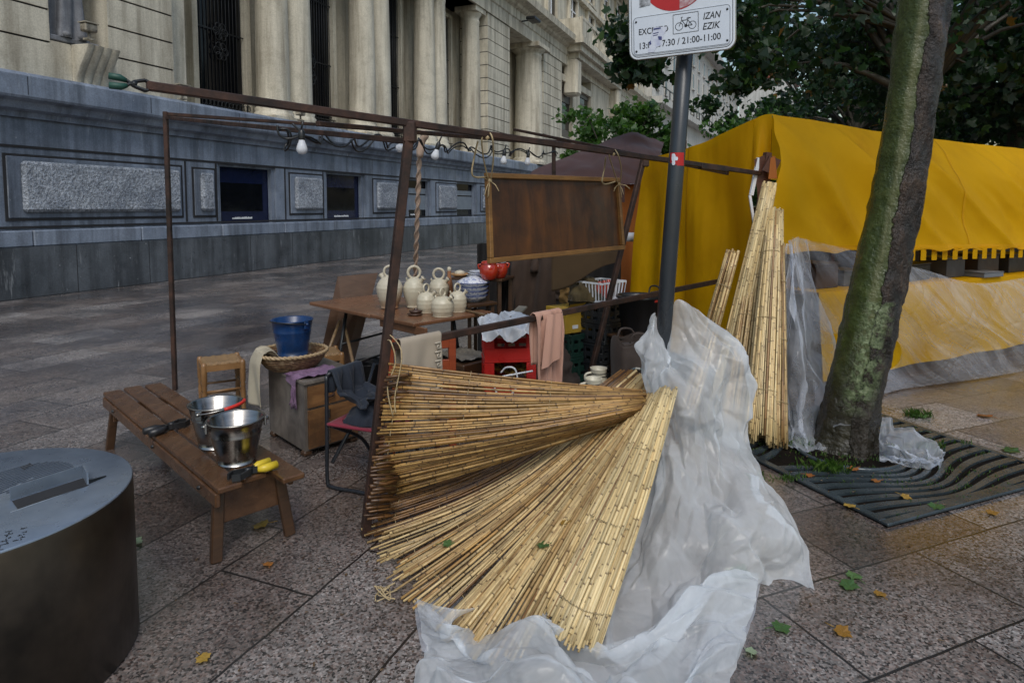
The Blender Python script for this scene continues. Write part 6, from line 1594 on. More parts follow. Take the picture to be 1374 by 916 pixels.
obj('bars', mb, m_cast, gt)
mb = MB(); mb.tube([GP(tca + RH * .94 * math.cos(a), tcb + RH * .94 * math.sin(a), .016) for a in [2 * PI * k / 40 for k in range(40)]], .014, 6, closed=True); obj('ring', mb, m_cast, gt)
# grass tufts in the slots
m_grass = M_leaf('grass_green', [(0, (.03, .07, .012)), (.6, (.06, .13, .02)), (1, (.11, .17, .04))])
mb = MB()
def blade(p, h):
    an = R.uniform(0, 2 * PI); d = V((math.cos(an), math.sin(an), 0)); e = V((-d.y, d.x, 0)) * .003; ln = d * h * R.uniform(.3, .9); r_ = R.random()
    mb.add([p - e, p + e, p + ln * .4 + V((0, 0, h * .7)) + e * .7, p + ln + V((0, 0, h)), p + ln * .4 + V((0, 0, h * .7)) - e * .7], [(0, 1, 2, 3, 4)], at=(r_, 0))
spots = [(GP(R.uniform(.05, GS - .05), W + pitch * R.randint(0, nb), .008), .018, .05) for _ in range(150)]
spots += [(G(1112, 632, .02) + V((R.gauss(0, .05), R.gauss(0, .03), 0)), .055, .03) for _ in range(16)] + [(G(1050, 642, .02) + V((R.gauss(0, .08), R.gauss(0, .02), 0)), .026, .03) for _ in range(12)] + [(G(1075, 594, .02) + V((R.gauss(0, .07), R.gauss(0, .05), 0)), .035, .03) for _ in range(18)] + [(G(1225, 600, .02) + V((R.gauss(0, .12), R.gauss(0, .05), 0)), .03, .03) for _ in range(16)] + [(G(1232, 558) + V((R.gauss(0, .05), R.gauss(0, .03), 0)), .05, .03) for _ in range(14)]
for (p, h_, sp__) in spots:
    for _ in range(9): blade(p + V((R.gauss(0, sp__ * .6), R.gauss(0, sp__ * .35), 0)), h_ * R.uniform(.5, 1.3))
obj('grass', mb, m_grass, kind='stuff', label='grass and weeds sprouting through the slots of the tree grate', cat='grass')

# ------------------------------------------------------------------ plane tree at the grate
def M_bark():
    k = NT('plane_bark')
    k.t.nodes.remove(k.tc); k.tc = k.n('TexCoord')
    geo = k.n('SeparateXYZ'); k.l(k.tc.outputs['Object'], geo.inputs[0])
    side = k.attr('rnd'); ht = k.attr('len')
    n1 = k.noise(3.2, 7, .65, sx=(1, 1, .45)); n2 = k.noise(11, 6, .65); n3 = k.noise(42, 4)
    # side: 0 on the left of the trunk, 1 on the right; plates cover the right side
    nb_ = k.noise(6.5, 7, .72, sx=(1, 1, .6)); m_ = k.math('ADD', side, k.math('ADD', k.math('MULTIPLY', k.math('SUBTRACT', n1, .5), .35), k.math('MULTIPLY', k.math('SUBTRACT', nb_, .5), .42)))
    plate = k.ramp(m_, [(.50, 0), (.52, 1)])
    green = k.ramp(n2, [(.3, (.020, .032, .005)), (.55, (.045, .062, .010)), (.75, (.078, .092, .020))])
    pale = k.ramp(k.math('ADD', side, k.math('MULTIPLY', n1, .3)), [(.42, 0), (.52, .8), (.66, 0)])
    green = k.mix(pale, green, (.11, .115, .045))
    brown = k.ramp(nb_, [(.36, (.003, .002, .0015)), (.47, (.013, .007, .004)), (.56, (.03, .016, .009)), (.66, (.075, .046, .027))])
    c = k.mix(plate, green, brown)
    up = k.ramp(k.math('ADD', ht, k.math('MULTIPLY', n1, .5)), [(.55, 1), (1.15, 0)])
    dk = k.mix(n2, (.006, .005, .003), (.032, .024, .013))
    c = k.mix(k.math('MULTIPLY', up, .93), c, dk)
    # grey-green lichen on the lower middle
    li = k.math('MULTIPLY', k.ramp(k.noise(15, 6, .72), [(.43, 0), (.52, 1)]), k.ramp(k.math('ADD', k.math('ABSOLUTE', k.math('SUBTRACT', k.math('ADD', side, k.math('MULTIPLY', k.math('SUBTRACT', n1, .5), .5)), .50)), 0.0), [(.16, 1), (.36, 0)]))
    li = k.math('MULTIPLY', li, k.ramp(ht, [(.25, 0), (.40, 1), (1.30, .9), (1.65, 0)]))
    lc = k.ramp(n3, [(.3, (.055, .085, .03)), (.55, (.14, .18, .085)), (.75, (.25, .29, .17))])
    c = k.mix(k.math('MULTIPLY', li, .92), c, lc)
    k.col(c); k.rough(k.ramp(n2, [(.3, .12), (.7, .34)])); k.b.inputs['Specular IOR Level'].default_value = .5
    h1 = k.bump(k.math('ADD', plate, k.math('ADD', k.math('MULTIPLY', n2, .4), k.math('MULTIPLY', k.math('MULTIPLY', plate, nb_), 1.6))), 1.0, .03); h2 = k.bump(k.math('ADD', li, n3), .7, .012, h1); k.bump(k.noise(20, 5, .65, sx=(1, 1, .6)), .5, .014, h2)
    return k.m
m_bark = M_bark()
def trunk_mesh(mb, path, radii, seg=64, amp=.02, seed=0):
    n = len(path)
    vs = []; at = []
    for i, p in enumerate(path):
        for k in range(seg):
            a = 2 * PI * k / seg; d = V((math.cos(a), math.sin(a), 0))
            q = p + d * radii[i]
            r_ = radii[i] * (1 + .07 * mno.noise(V((d.x * 1.3, d.y * 1.3, p.z * .9 + seed)))) + amp * mno.noise(q * 9) * .55 + amp * .35 * mno.noise(q * 26)
            if p.z < .5: r_ *= 1 + .18 * (1 - p.z / .5) * max(0, math.sin(a * 5 + seed)) 
            pl = (math.cos(a - rad(-20)) + 1) / 2
            if pl > .62: r_ += .012 * (1 if mno.noise(q * V((7, 7, 4)) if False else V((q.x * 7, q.y * 7, q.z * 4))) > -.1 else 0)
            vs.append(p + d * r_); at.append((pl, p.z))
    fs = [(i * seg + k, i * seg + (k + 1) % seg, (i + 1) * seg + (k + 1) % seg, (i + 1) * seg + k) for i in range(n - 1) for k in range(seg)]
    mb.add(vs, fs, smooth=True, at=at)
tt = D(1247, 0, 4.15)
TC = tr0 + V((0, .17, 0))
tree = thing('plane_tree', TC, 'leaning plane tree with lichen and flaking bark growing out of the grate', 'tree')
pth = curve([TC, TC + V((.06, 0, .35)), TC + V((.17, 0, .95)), TC + V((.31, .0, 1.8)), V((tt.x, TC.y, 2.95)), V((tt.x + .10, TC.y + .05, 3.9)), V((tt.x + .12, TC.y + .1, 5.0))], 150)
def tr_r(z): return .162 + .035 * math.exp(-z / .08) - .006 * z + .01 * math.sin(z * 2.3)
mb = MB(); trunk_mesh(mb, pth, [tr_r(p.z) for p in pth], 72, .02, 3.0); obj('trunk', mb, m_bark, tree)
top = pth[-1]
limbs = []
for k in range(6):
    a = k * PI / 3 + .4; l = R.uniform(1.5, 2.4); e = top + V((math.cos(a) * l, math.sin(a) * l, R.uniform(1.2, 2.4)))
    pts = curve([top - V((0, 0, .3)), top.lerp(e, .4) + V((0, 0, .5)), e], 10); limbs.append(pts)
    mb = MB(); mb.tube(pts, [.11 - .009 * i for i in range(11)], 10, at=(.9, [3.0] * 11)); obj('limb', mb, m_bark, tree)

# ------------------------------------------------------------------ foliage
LEAF = [(0, -.42), (.2, -.46), (.42, -.36), (.40, -.16), (.56, .02), (.38, .12), (.34, .26), (.16, .30), (.0, .56), (-.14, .32), (-.36, .28), (-.38, .10), (-.58, .0), (-.40, -.18), (-.44, -.36), (-.2, -.46)]
LEAF_S = [(0, -.5), (.42, -.32), (.5, .1), (.16, .12), (0, .56), (-.16, .12), (-.5, .1), (-.42, -.32)]
def leaves(mb, centers, n, size, rg, flat=.6, poly=LEAF_S):
    for _ in range(n):
        c, s_ = centers[rg.randrange(len(centers))]
        p = c + V((rg.gauss(0, s_), rg.gauss(0, s_), rg.gauss(0, s_ * .62)))
        nrm = V((rg.gauss(0, 1), rg.gauss(0, 1) - .3, rg.gauss(0, .6) + flat)).normalized()
        x = nrm.cross(V((rg.gauss(0, 1), rg.gauss(0, 1), rg.gauss(0, 1)))).normalized(); y = nrm.cross(x); s = size * rg.uniform(.6, 1.25)
        r_ = min(max(rg.gauss(.45, .22), 0), 1)
        vs = [p + x * (a * s) + y * (b * s) + nrm * (-.22 * s * abs(a) * 2 * abs(a)) for a, b in poly]
        mb.add(vs, [tuple(range(len(poly)))], at=[(r_, 0)] * len(poly))
m_foli = M_leaf('plane_leaf', [(0, (.006, .020, .010)), (.45, (.014, .042, .015)), (.8, (.032, .080, .022)), (.96, (.08, .14, .03)), (1, (.22, .11, .03))])
m_foli2 = M_leaf('bright_leaf', [(0, (.02, .06, .012)), (.5, (.045, .115, .02)), (1, (.10, .19, .035))], .45)
m_bark2 = M_plain('dark_bark', (.02, .017, .012), (.05, .045, .03), rough=(.5, .8), scale=5, bump=.5, bscale=20)
mb = MB(); rg = random.Random(3); cen = []
for pts in limbs:
    for p in pts[4:]: cen.append((p + V((rg.gauss(0, .4), rg.gauss(0, .4), rg.gauss(.2, .3))), .45))
leaves(mb, cen, 2600, .17, rg); obj('crown', mb, m_foli, tree)
def bg_tree(x, y, h, rx, ry, rz, cz, n, size, seed, label, mat, ncl=70, hang=0.0, extra=(), group='plane trees beyond the yellow stall', tilt=(0, 0)):
    rg = random.Random(seed); c0 = V((x, y, 0)); t = thing('plane_tree', c0, label, 'tree', group)
    fork = V((x + rg.uniform(-.2, .2), y, min(h * .42, cz - rz * .35)))
    mb = MB(); mb.tube(curve([c0, c0.lerp(fork, .5) + V((rg.uniform(-.15, .15), 0, 0)), fork, fork + V((0, 0, rz * .9))], 14), [.26 - .012 * i for i in range(15)], 12); obj('trunk', mb, m_bark2, t)
    cl = []; ends = []
    for k in range(ncl):
        while True:
            q = V((rg.uniform(-1, 1), rg.uniform(-1, 1), rg.uniform(-1, 1)))
            if .45 < q.length < 1: break
        p = V((x + tilt[0], y + tilt[1], cz)) + V((q.x * rx, q.y * ry, q.z * rz - hang * (q.x * q.x + q.y * q.y)))
        cl.append((p, rg.uniform(.22, .42))); ends.append(p)
    mb = MB()
    for p, s_ in extra:
        mb.tube(curve([fork + V((0, 0, 1)), fork.lerp(p, .55) + V((0, 0, 1.1)), p], 8), [.05, .042, .034, .026, .02, .014, .009, .006, .004], 6)
        cl += [(p, s_)] * 2
    for p in ends[:26]:
        m_ = fork.lerp(p, .5) + V((0, 0, .35)); mb.tube(curve([fork, m_, p], 7), [.085, .07, .055, .042, .032, .024, .017, .01], 6)
    obj('branches', mb, m_bark2, t)
    mb = MB(); leaves(mb, cl, n, size, rg, .5); obj('crown', mb, mat, t)
    return t
bg_tree(6.45, 10.4, 8, 3.0, 2.6, 2.4, 5.7, 8000, .15, 11, 'plane tree with low leaves hanging beside the sign, nearest of those beyond the stall', m_foli, 95, .9, extra=[(D(846, 40, 9.2), .18), (D(850, 88, 9.2), .15), (D(862, 70, 9.3), .16), (D(842, 60, 9.2), .12), (D(870, 100, 9.3), .14), (D(1010, 50, 9.3), .25), (D(990, 15, 9.3), .2), (D(992, 112, 9.4), .13), (D(1015, 95, 9.5), .2)])
bg_tree(9.2, 11.8, 9, 2.8, 2.6, 3.0, 5.2, 8500, .16, 12, 'dense dark plane tree right behind the leaning trunk', m_foli, 90, .5)
bg_tree(12.2, 13.0, 9, 3.2, 2.8, 3.4, 5.2, 8500, .17, 13, 'dense dark plane tree at the right edge beyond the yellow canvas', m_foli, 85, .4)
bg_tree(10.5, 19.5, 10, 3.0, 3.0, 2.6, 4.6, 4200, .2, 14, 'plane tree filling the gap behind the two dense ones', m_foli, 80, .4)
bg_tree(15.5, 19, 11, 4.2, 3.2, 4.2, 6.2, 6500, .26, 15, 'farther plane tree at the right edge behind the dense one', m_foli, 80, .3)
bg_tree(9.6, 24, 9, 2.2, 2.5, 1.9, 3.7, 3600, .2, 16, 'small pale leaved tree just above the peak of the yellow canvas', m_foli2, 70, .3)
bg_tree(13, 27, 12, 5.0, 4.0, 4.5, 5.8, 6000, .32, 17, 'far dark tree low behind the yellow canvas', m_foli, 80, .2)
bg_tree(22, 27, 12, 5.5, 4.0, 5.0, 6.0, 5000, .34, 18, 'far dark tree at the right edge of the avenue', m_foli, 80, .2)
# bright little tree in front of the stone building
q = D(822, 210, 13.5)
t = thing('street_tree', V((q.x, q.y, 0)), 'small bright green tree in front of the stone building behind the brown canopy', 'tree')
mb = MB(); mb.tube([V((q.x, q.y, 0)), V((q.x, q.y, 2.0)), V((q.x + .1, q.y, 3.3))], [.09, .08, .04], 10); obj('trunk', mb, m_bark2, t)
rg = random.Random(5); cl = []
for _ in range(46):
    a = rg.uniform(0, 2 * PI); r_ = math.sqrt(rg.random()); z = rg.uniform(-.6, .65); k = math.sqrt(max(0, 1 - z * z * 1.3))
    cl.append((V((q.x + .05 + math.cos(a) * r_ * 1.15 * k, q.y + math.sin(a) * r_ * .9 * k, 3.05 + z * .95)), .13))
mb = MB(); leaves(mb, cl, 2600, .13, rg, .6); obj('crown', mb, m_foli2, t)
mb = MB()
for p, _ in cl[:16]: mb.tube([V((q.x, q.y, 2.0)), V((q.x, q.y, 2.0)).lerp(p, .5) + V((0, 0, .12)), p], [.035, .022, .008], 6)
obj('branches', mb, m_bark2, t)

# ------------------------------------------------------------------ sign post
s0, s1 = V((.748, 3.36, 0)), D(918, 84, 3.43)
sgn = thing('sign_post', s0, 'no entry street sign with a hours plate on a dark grey post', 'street sign')
m_post = M_plain('grey_post_paint', (.016, .02, .025), (.03, .036, .043), rough=(.25, .4), scale=4, bump=.1, bscale=80, dirt=(.025, .03, .035))
tops = s1 + (s1 - s0).normalized() * .9
mb = MB(); mb.tube([s0, s0.lerp(tops, .5), tops], .042, 20); obj('post', mb, m_post, sgn)
mb = MB(); mb.lathe([(.09, 0), (.085, .015), (.045, .02)], s0 + V((0, 0, .002)), 20); obj('base_flange', mb, m_post, sgn)
bl_, br_ = D(853, 86, 3.56), D(990, 70, 3.33)
sx_ = (br_ - bl_).normalized(); suz = V((-.045, -.02, 1)).normalized(); sn = sx_.cross(suz).normalized(); sw = (br_ - bl_).length
if sn.y > 0: sn = -sn
suz = -(sx_.cross(sn)).normalized(); suz = suz if suz.z > 0 else -suz
# sx_, suz, sn : right, up, out of the face towards the street
MS = Matrix((sx_, suz, sn)).transposed()
bl_ = bl_ + sn * .115
SH = .80
def rr(w_, h_, r_, x0=0, y0=0, k=6):
    out = []
    for cx_, cy_, a0 in ((w_ - r_, r_, -90), (w_ - r_, h_ - r_, 0), (r_, h_ - r_, 90), (r_, r_, 180)):
        for i in range(k + 1): a = rad(a0 + 90 * i / k); out.append((x0 + cx_ + r_ * math.cos(a), y0 + cy_ + r_ * math.sin(a)))
    return out
def sp3(x, y, z): return bl_ + MS @ V((x, y, z))
m_sw = M_plain('sign_white', (.60, .65, .72), (.70, .74, .80), rough=(.2, .35), scale=4, bump=0, dirt=(.52, .56, .62))
m_sk = M_plain('sign_black', (.008, .008, .01), (.014, .014, .016), rough=(.4, .5), bump=0)
m_sr = M_plain('sign_red', (.36, .008, .01), (.45, .012, .014), rough=(.25, .4), bump=0)
def flat(name, polys, z, m, parent, h=.001):
    mb = MB()
    for p in polys: mb.prism(p, z, z + h, M=MS, c=bl_)
    return obj(name, mb, m, parent)
mb = MB(); mb.prism(rr(sw, SH, .045), -.022, 0, M=MS, c=bl_); pnl = obj('sign_panel', mb, m_sw, sgn)
mb = MB()
rim = rr(sw, SH, .045)
mb.tube([sp3(x, y, -.006) for x, y in rim], .006, 8, closed=True); obj('edge_trim', mb, m_steel, pnl)
ring_o, ring_i = rr(sw - .018, SH - .018, .038, .009, .009), rr(sw - .024, SH - .024, .035, .012, .012)
n = len(ring_o); mb = MB(); mb.add([sp3(x, y, .0008) for x, y in ring_o] + [sp3(x, y, .0008) for x, y in ring_i], [(i, (i + 1) % n, n + (i + 1) % n, n + i) for i in range(n)]); obj('border_line', mb, m_sk, pnl)
PHh = .195
plate = None
mb = MB(); mb.prism(rr(sw - .04, PHh, .02, .02, .02), .001, .003, M=MS, c=bl_); plate = obj('hours_plate', mb, M_plain('plate_white', (.55, .60, .68), (.64, .69, .76), rough=(.2, .35), bump=0), pnl)
po, pi_ = rr(sw - .045, PHh - .005, .018, .0225, .0225), rr(sw - .049, PHh - .009, .016, .0245, .0245)
n = len(po); mb = MB(); mb.add([sp3(x, y, .0034) for x, y in po] + [sp3(x, y, .0034) for x, y in pi_], [(i, (i + 1) % n, n + (i + 1) % n, n + i) for i in range(n)]); obj('plate_line', mb, m_sk, plate)
for x, y in ((.036, .04), (sw - .036, .04), (.036, .19), (sw - .036, .19)):
    mb = MB(); mb.lathe([(.0, .004), (.004, .0035), (.006, 0)], sp3(x, y, .003), 12, M=MS); obj('rivet', mb, m_iron, plate)
def text(s_, x, y, size, m, parent, shear=0.0, z=.0036, width=None, name='lettering', rot=None, org=None, bold=.0):
    cu = bpy.data.curves.new('lettering', 'FONT'); cu.body = s_; cu.size = size; cu.shear = shear; cu.resolution_u = 3; cu.offset = bold
    ob = bpy.data.objects.new('lettering_source', cu); COL.objects.link(ob)
    dg = bpy.context.evaluated_depsgraph_get(); me = bpy.data.meshes.new_from_object(ob.evaluated_get(dg))
    vs = [V(v_.co) for v_ in me.vertices]; fs = [tuple(p.vertices) for p in me.polygons]
    bpy.data.objects.remove(ob); bpy.data.curves.remove(cu); bpy.data.meshes.remove(me)
    wx = max(v_.x for v_ in vs); k = width / wx if width else 1
    mb = MB(); MM = rot or MS; oo = org or bl_
    mb.add([oo + MM @ V((x + v_.x * k, y + v_.y, z)) for v_ in vs], fs); return obj(name, mb, m, parent)
text('EXCEPTO', .048, .122, .044, m_sk, plate, width=.155, bold=.0006)
text('IZAN', .375, .156, .046, m_sk, plate, shear=.25, width=.088, bold=.0006); text('EZIK', .372, .106, .046, m_sk, plate, shear=.25, width=.088, bold=.0006)
text('13:00-17:30 / 21:00-11:00', .046, .050, .046, m_sk, plate, width=.416, bold=.0006)
# framed bicycle pictogram
bx0, by0, bw_, bh_ = .228, .104, .125, .095
mb = MB()
def ln(p, q, w__=.003): 
    p, q = V((*p, 0)), V((*q, 0)); d = (q - p).normalized(); nn = V((-d.y, d.x, 0)) * w__ / 2; mb.add([bl_ + MS @ (r_ + V((0, 0, .0037))) for r_ in (p - nn, q - nn, q + nn, p + nn)], [(0, 1, 2, 3)])
c4 = [(bx0, by0), (bx0 + bw_, by0), (bx0 + bw_, by0 + bh_), (bx0, by0 + bh_)]
for a, b in zip(c4, c4[1:] + c4[:1]): ln(a, b, .0028)
def ringp(cx_, cy_, r_, w__=.003):
    n = 24; mb.add([bl_ + MS @ V((cx_ + rr_ * math.cos(2 * PI * i / n), cy_ + rr_ * math.sin(2 * PI * i / n), .0037)) for rr_ in (r_, r_ - w__) for i in range(n)], [(i, (i + 1) % n, n + (i + 1) % n, n + i) for i in range(n)])
w1, w2 = (bx0 + .03, by0 + .034), (bx0 + .096, by0 + .034)
ringp(*w1, .02); ringp(*w2, .02); ringp(bx0 + .064, by0 + .034, .008, .006)
bb = (bx0 + .064, by0 + .034); se = (bx0 + .076, by0 + .068); hdl = (bx0 + .044, by0 + .066)
for a, b in ((w2, bb), (w2, (se[0] - .002, se[1] - .008)), (bb, se), (bb, (hdl[0] + .002, hdl[1] - .006)), (hdl, w1), ((hdl[0] + .001, hdl[1] - .004), (se[0] - .002, se[1] - .006))): ln(a, b, .0036)
ln((se[0] - .008, se[1] + .002), (se[0] + .012, se[1] + .003), .005); ln(hdl, (hdl[0] - .004, hdl[1] + .012), .003); ln((hdl[0] - .004, hdl[1] + .012), (hdl[0] + .006, hdl[1] + .012), .003)
obj('bicycle_symbol', mb, m_sk, plate)
# red disc
dcx, dcy, dr_ = sw * .455, .235 + .155, .170
mb = MB(); mb.add([sp3(dcx + dr_ * math.cos(2 * PI * i / 64), dcy + dr_ * math.sin(2 * PI * i / 64), .001) for i in range(64)], [tuple(range(64))]); dsc = obj('red_disc', mb, m_sr, pnl)
flat('white_bar', [[(dcx - .12, dcy - .025), (dcx + .12, dcy - .025), (dcx + .12, dcy + .03), (dcx - .12, dcy + .03)]], .0013, m_sw, dsc)
m_stk = M_plain('torn_sticker', (.3, .05, .06), (.5, .42, .44), rough=(.5, .6), scale=60, bump=0)
flat('sticker_remains', [[(dcx + .02, dcy - .163), (dcx + .075, dcy - .150), (dcx + .125, dcy - .112), (dcx + .15, dcy - .07), (dcx + .08, dcy - .075), (dcx + .022, dcy - .085)]], .0015, m_stk, dsc)
m_stb = M_plain('sticker_dark', (.01, .01, .014), (.5, .52, .56), rough=(.4, .5), scale=42, bump=0)
flat('small_sticker', [[(.055, .262), (.112, .268), (.112, .40), (.055, .40)]], .0012, m_stb, pnl)
m_stp = M_plain('torn_paper', (.42, .45, .6), (.66, .70, .76), rough=(.5, .6), scale=26, bump=0)
flat('torn_paper', [[(.098, .028), (.128, .026), (.142, .05), (.166, .056), (.178, .10), (.2, .146), (.128, .152), (.112, .09)]], .0042, m_stp, plate)
flat('paper_print', [[(.104, .066), (.116, .068), (.112, .088), (.106, .08)], [(.154, .086), (.17, .082), (.17, .1), (.15, .104)], [(.126, .118), (.154, .121), (.154, .1245), (.126, .122)], [(.124, .108), (.15, .110), (.15, .113), (.124, .111)], [(.128, .138), (.165, .14), (.165, .147), (.128, .145)]], .0054, M_plain('print_blue', (.02, .03, .12), (.05, .06, .2), bump=0), plate)
mb = MB()
for y in (.30, .62): mb.beam(sp3(sw * .5 - .12, y, -.028), sp3(sw * .5 + .12, y, -.028), .03, .012); 
mb.beam(s1.lerp(tops, .3), sp3(sw * .48, .30, -.02), .03, .03)
obj('bracket', mb, m_steel, sgn)
# red sticker with a pale emblem on the post
pc = s0.lerp(tops, (D(910, 214, 3.4).z) / tops.z)
def onpost(a, dz): return pc + V((math.sin(a) * .0432, -math.cos(a) * .0432, dz)) 
mb = MB(); mb.grid(12, 4, lambda s, q: onpost(-1.15 + 1.9 * s, -.034 + .068 * q)); stc = obj('red_sticker', mb, m_sr, sgn)
mb = MB()
for (a, z, ra_, rz_) in ((-.62, .006, .28, .024), (-.62, -.02, .22, .012), (-.25, .002, .16, .01), (-.75, .022, .14, .007)):
    mb.add([onpost(a + ra_ * math.cos(2 * PI * i / 14), z + rz_ * math.sin(2 * PI * i / 14)) + V((-.0008, -.0012, 0)) for i in range(14)], [tuple(range(14))])
obj('emblem', mb, m_sw, stc)

# ------------------------------------------------------------------ steel drum bin in the corner
bc = V((-1.86, 2.12, 0)); BR, BH = .49, .60
bn = thing('litter_bin', bc, 'round dark steel litter bin with a wet grey lid plate in the near corner', 'bin')
mb = MB(); mb.lathe([(BR - .01, .0), (BR, .008), (BR, BH - .012), (BR - .003, BH - .004)], bc, 96); obj('body', mb, m_bin, bn)
mb = MB(); mb.lathe([(BR - .002, BH - .006), (BR - .002, BH - .001), (BR - .006, BH + .002), (0, BH + .0021)], bc, 96); lid = obj('lid', mb, m_zinc, bn)
def BT(u, v, dz=0): q = G(u, v, BH); return V((q.x, q.y, BH + .0025 + dz))
mb = MB()
a, b, c_ = BT(14, 672), BT(112, 640), BT(118, 651)
for p, q in ((a, b), (b, c_)):
    d = (q - p).normalized(); nn = V((-d.y, d.x, 0)) * .003
    mb.hexa([p - nn, q - nn, q + nn, p + nn, p - nn + V((0, 0, .045)), q - nn + V((0, 0, .045)), q + nn + V((0, 0, .045)), p + nn + V((0, 0, .045))])
obj('hood_flange', mb, m_zinc, lid)
mb = MB(); p = [BT(16, 673), BT(113, 641.5), BT(119, 652), BT(24, 684)]; mb.add([x + V((0, 0, .0008)) for x in p], [(0, 1, 2, 3)]); obj('slot_mouth', mb, m_gap, lid)
mb = MB(); p, q = BT(118, 650), BT(142, 640); d = (q - p).normalized(); nn = V((-d.y, d.x, 0)) * .002; mb.hexa([p - nn, q - nn, q + nn, p + nn, p - nn + V((0, 0, .014)), q - nn + V((0, 0, .004)), q + nn + V((0, 0, .004)), p + nn + V((0, 0, .014))]); obj('latch', mb, m_iron, lid)
mb = MB(); p, q = BT(14, 688), BT(108, 655); mb.beam(p, q, .003, .0015); mb.beam(BT(0, 662), BT(48, 640), .003, .0015); obj('seam', mb, M_plain('bright_edge', (.4, .45, .52), (.5, .55, .6), bump=0, metal=.6), lid)
mb = MB(); p = [BT(27, 628), BT(40, 622), BT(45, 625), BT(32, 631)]; mb.add([x + V((0, 0, .0012)) for x in p], [(0, 1, 2, 3)]); obj('keyhole', mb, m_gap, lid)
mb = MB(); gc = BT(38, 640)
for k in range(16):
    o = -.13 + .26 * k / 15; L = math.sqrt(max(0, .14 ** 2 - o * o)); d = (BT(112, 640) - BT(14, 672)).normalized(); nn = V((-d.y, d.x, 0)); mb.beam(gc + nn * o - d * L + V((0, 0, .0012)), gc + nn * o + d * L + V((0, 0, .0012)), .005, .0016)
obj('grille', mb, M_plain('dull_steel', (.09, .11, .14), (.13, .155, .19), metal=.5, bump=0), lid)
q0, q1 = BT(2, 742), BT(20, 700)
d = (q1 - q0).normalized(); nn = V((-d.y, d.x, 0)); ML = Matrix((d, nn, V((0, 0, 1)))).transposed()
for k, (tx_, off) in enumerate((('ZURE ERANTZUNA', .0), ('ERABILI', -.028))):
    text(tx_, 0 if k == 0 else .07, off, .026, m_sk, lid, z=.001, rot=ML, org=q0, width=.17 if k == 0 else .11, bold=.0005) if False else None
# worn stencilled lines, no longer legible: rows of broken strokes
mb = MB()
for row, (o_, n_, st0) in enumerate(((.0, 9, 0.0), (-.036, 6, .055))):
    for i in range(n_):
        x = st0 + i * .0165
        if R.random() < .12: continue
        for s_ in range(R.randint(2, 3)):
            p = q0 + d * (x + R.uniform(0, .009)) + nn * (o_ + R.uniform(-.009, .009)); v_ = R.random() < .5
            w_, h_ = (.003, R.uniform(.008, .018)) if v_ else (R.uniform(.006, .011), .003)
            mb.add([p + d * a_ + nn * b_ + V((0, 0, .0008 + .0002 * s_)) for a_, b_ in ((0, 0), (w_, 0), (w_, h_), (0, h_))], [(0, 1, 2, 3)])
obj('worn_lettering', mb, m_sk, lid)

# ------------------------------------------------------------------ fallen leaves, each its own
m_lg = M_leaf('fallen_green', [(0, (.035, .085, .02)), (1, (.085, .16, .05))], .2)
m_ly = M_leaf('fallen_yellow', [(0, (.26, .13, .02)), (1, (.38, .25, .05))], .2)
m_lo = M_leaf('fallen_orange', [(0, (.26, .085, .02)), (1, (.32, .13, .03))], .2)
m_lp = M_leaf('fallen_pale', [(0, (.18, .24, .14)), (1, (.28, .35, .22))], .2)
def fallen(u, v, w_px, m, label, z=.006, tilt=.12, surface=None):
    p = surface if surface is not None else G(u, v, z)
    s = w_px / F_PX * p.y * 1.05; an = R.uniform(0, 6.28); M = rotz(an) @ Matrix.Rotation(R.uniform(-tilt, tilt), 3, 'X')
    R_c = R.uniform(-.1, .9); mb = MB(); r_ = R.random(); vs = [p + M @ V((a * s, b * s, .55 * s * (a * a * R_c + b * b * (.5 - R_c * .3)) + .05 * s * math.sin(9 * a + 7 * b))) for a, b in LEAF]
    c = p + V((0, 0, .0)); n = len(vs)
    lo = min(q.z for q in vs + [c]); sh = (z - lo) if surface is None else .0
    vs = [q + V((0, 0, sh)) for q in vs]; c = c + V((0, 0, sh))
    mb.add(vs + [c], [(i, (i + 1) % n, n) for i in range(n)], at=[(r_, 0)] * (n + 1))
    st_ = p + M @ V((0, -.5 * s, .05 * s)) + V((0, 0, sh)); mb.tube([st_, st_ + M @ V((.06 * s, -.5 * s, .02 * s))], .0018, 4, at=(.5, [0, 0]))
    return obj('fallen_leaf', mb, m, label=label, cat='leaf', group='fallen leaves', loc=p)
mb = MB()                                            # crumbs of bark, straw and leaf blown over the slabs
for _ in range(420):
    if R.random() < .4: p = tr0 + V((R.gauss(0, .55), R.gauss(-.1, .5), .023))
    elif R.random() < .5: p = V((R.gauss(0, .5), R.gauss(2.6, .35), .004))
    else: p = G(R.uniform(0, 1374), R.uniform(430, 900), .004)
    M = rotz(R.uniform(0, 6.28)); a_, b_ = R.uniform(.004, .013), R.uniform(.002, .005)
    mb.add([p + M @ V(q) for q in ((-a_, -b_, 0), (a_, -b_ * .6, .002), (a_ * .8, b_, 0), (-a_ * .7, b_ * .8, .003))], [(0, 1, 2, 3)])
obj('ground_litter', mb, M_plain('litter_brown', (.05, .03, .015), (.16, .10, .05), scale=30, bump=0), kind='stuff', label='crumbs of bark, straw and leaf scattered over the wet slabs', cat='litter')
fallen(181, 728, 22, m_lp, 'pale grey green curled leaf on the paving between bin and bench')
fallen(349, 705, 22, m_ly, 'yellow green leaf on the paving under the near end of the bench')
fallen(360, 757, 15, m_lo, 'small orange leaf on the paving in front of the bench')
fallen(273, 883, 19, m_ly, 'yellow leaf at the bottom edge right of the bin')
fallen(1140, 786, 26, m_lg, 'large dark green leaf on the bare slabs right of the milky plastic')
fallen(1145, 772, 20, m_lg, 'green leaf just behind the large one right of the milky plastic')
fallen(1180, 796, 16, m_ly, 'small tan leaf right of the large green one on the slabs')
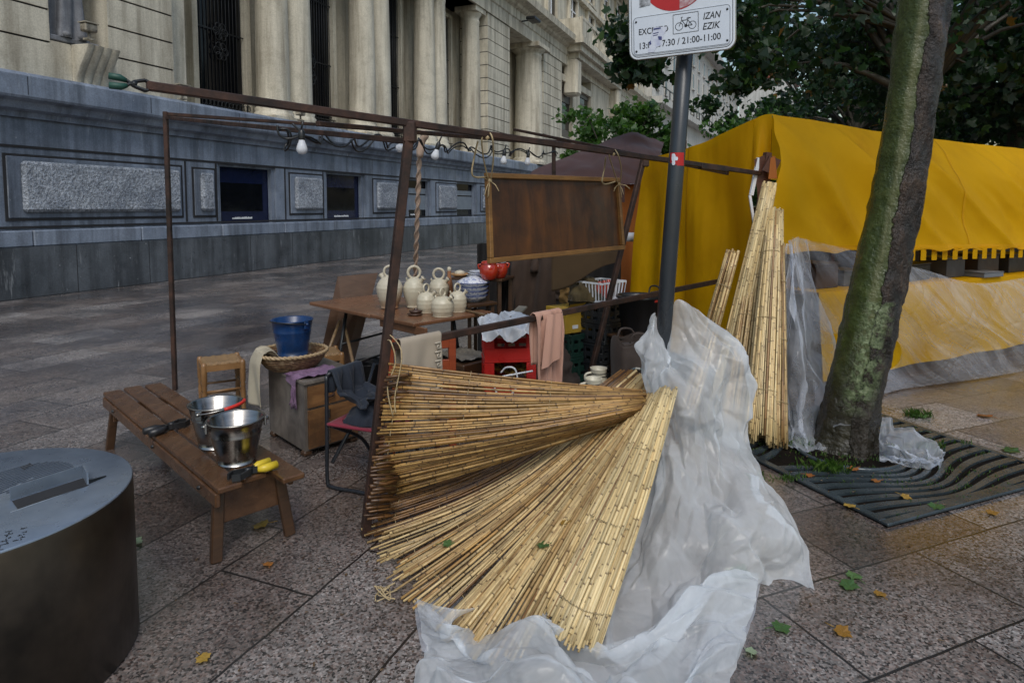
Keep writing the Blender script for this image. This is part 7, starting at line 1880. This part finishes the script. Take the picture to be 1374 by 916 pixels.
fallen(1131, 848, 24, m_ly, 'yellow leaf on the slabs near the bottom at the right')
fallen(1049, 842, 25, m_lg, 'green leaf on the slabs close to the edge of the milky plastic')
fallen(1008, 873, 17, m_lp, 'small pale leaf near the bottom beside the plastic')
fallen(993, 770, 38, m_lg, 'big fresh green leaf peeping out from under the plastic edge', z=.023)
fallen(1230, 557, 24, m_lg, 'dark green leaf on the paving beyond the right side of the grate')
fallen(1230, 577, 19, m_lp, 'light green leaf beside the far corner of the grate')
fallen(1320, 558, 18, m_lo, 'orange leaf on the paving far beyond the grate')
fallen(1357, 605, 22, m_lg, 'green leaf on the paving off the right corner of the grate')
fallen(1256, 680, 18, m_lg, 'bright green leaf lying on the near bars of the grate', z=.023)
fallen(1332, 688, 15, m_ly, 'small tan leaf on the kerb slab right of the grate')
fallen(1216, 667, 14, m_ly, 'small yellow leaf on the middle bars of the grate', z=.023)
fallen(1139, 678, 15, m_ly, 'small yellow leaf on the left bars of the grate', z=.023)
fallen(1143, 629, 15, m_lo, 'tan leaf on the grate at the foot of the trunk', z=.023)
fallen(1087, 638, 12, m_lo, 'small orange leaf on the grate left of the trunk', z=.023)
fallen(1174, 645, 12, m_lo, 'small orange leaf on the grate in front of the trunk', z=.023)
def on_mat(u, v, zoff=.02):
    t = min(range(81), key=lambda k: 0); best = None
    for i in range(61):
        for j in range(61):
            a = curve_at(AP, i / 60); b = curve_at(FE, i / 60); s_ = j / 60; t = i / 60
            p = a.lerp(b, s_) + V((0, .03, -.10 * math.sin(PI * min(1, .15 + t)) - (.05 if t < .4 else 0))) * math.sin(PI * s_)
            k = F_PX / (p.y * math.cos(PT) - (p.z - H) * math.sin(PT)); pu = CX + p.x * k; pv = PY - (p.y * math.sin(PT) + (p.z - H) * math.cos(PT)) * k
            e = (pu - u) ** 2 + (pv - v) ** 2
            if best is None or e < best[0]: best = (e, p)
    return best[1] + V((0, -.004, zoff))
fallen(603, 734, 19, m_lg, 'pale green leaf lying on the fanned reeds at the left', surface=on_mat(603, 734))
fallen(729, 738, 19, m_lg, 'dark green leaf lying on the fanned reeds near the rolled one', surface=on_mat(729, 738))
fallen(758, 705, 12, m_ly, 'tiny yellowish leaf on the fanned reeds above the dark green one', surface=on_mat(758, 705))
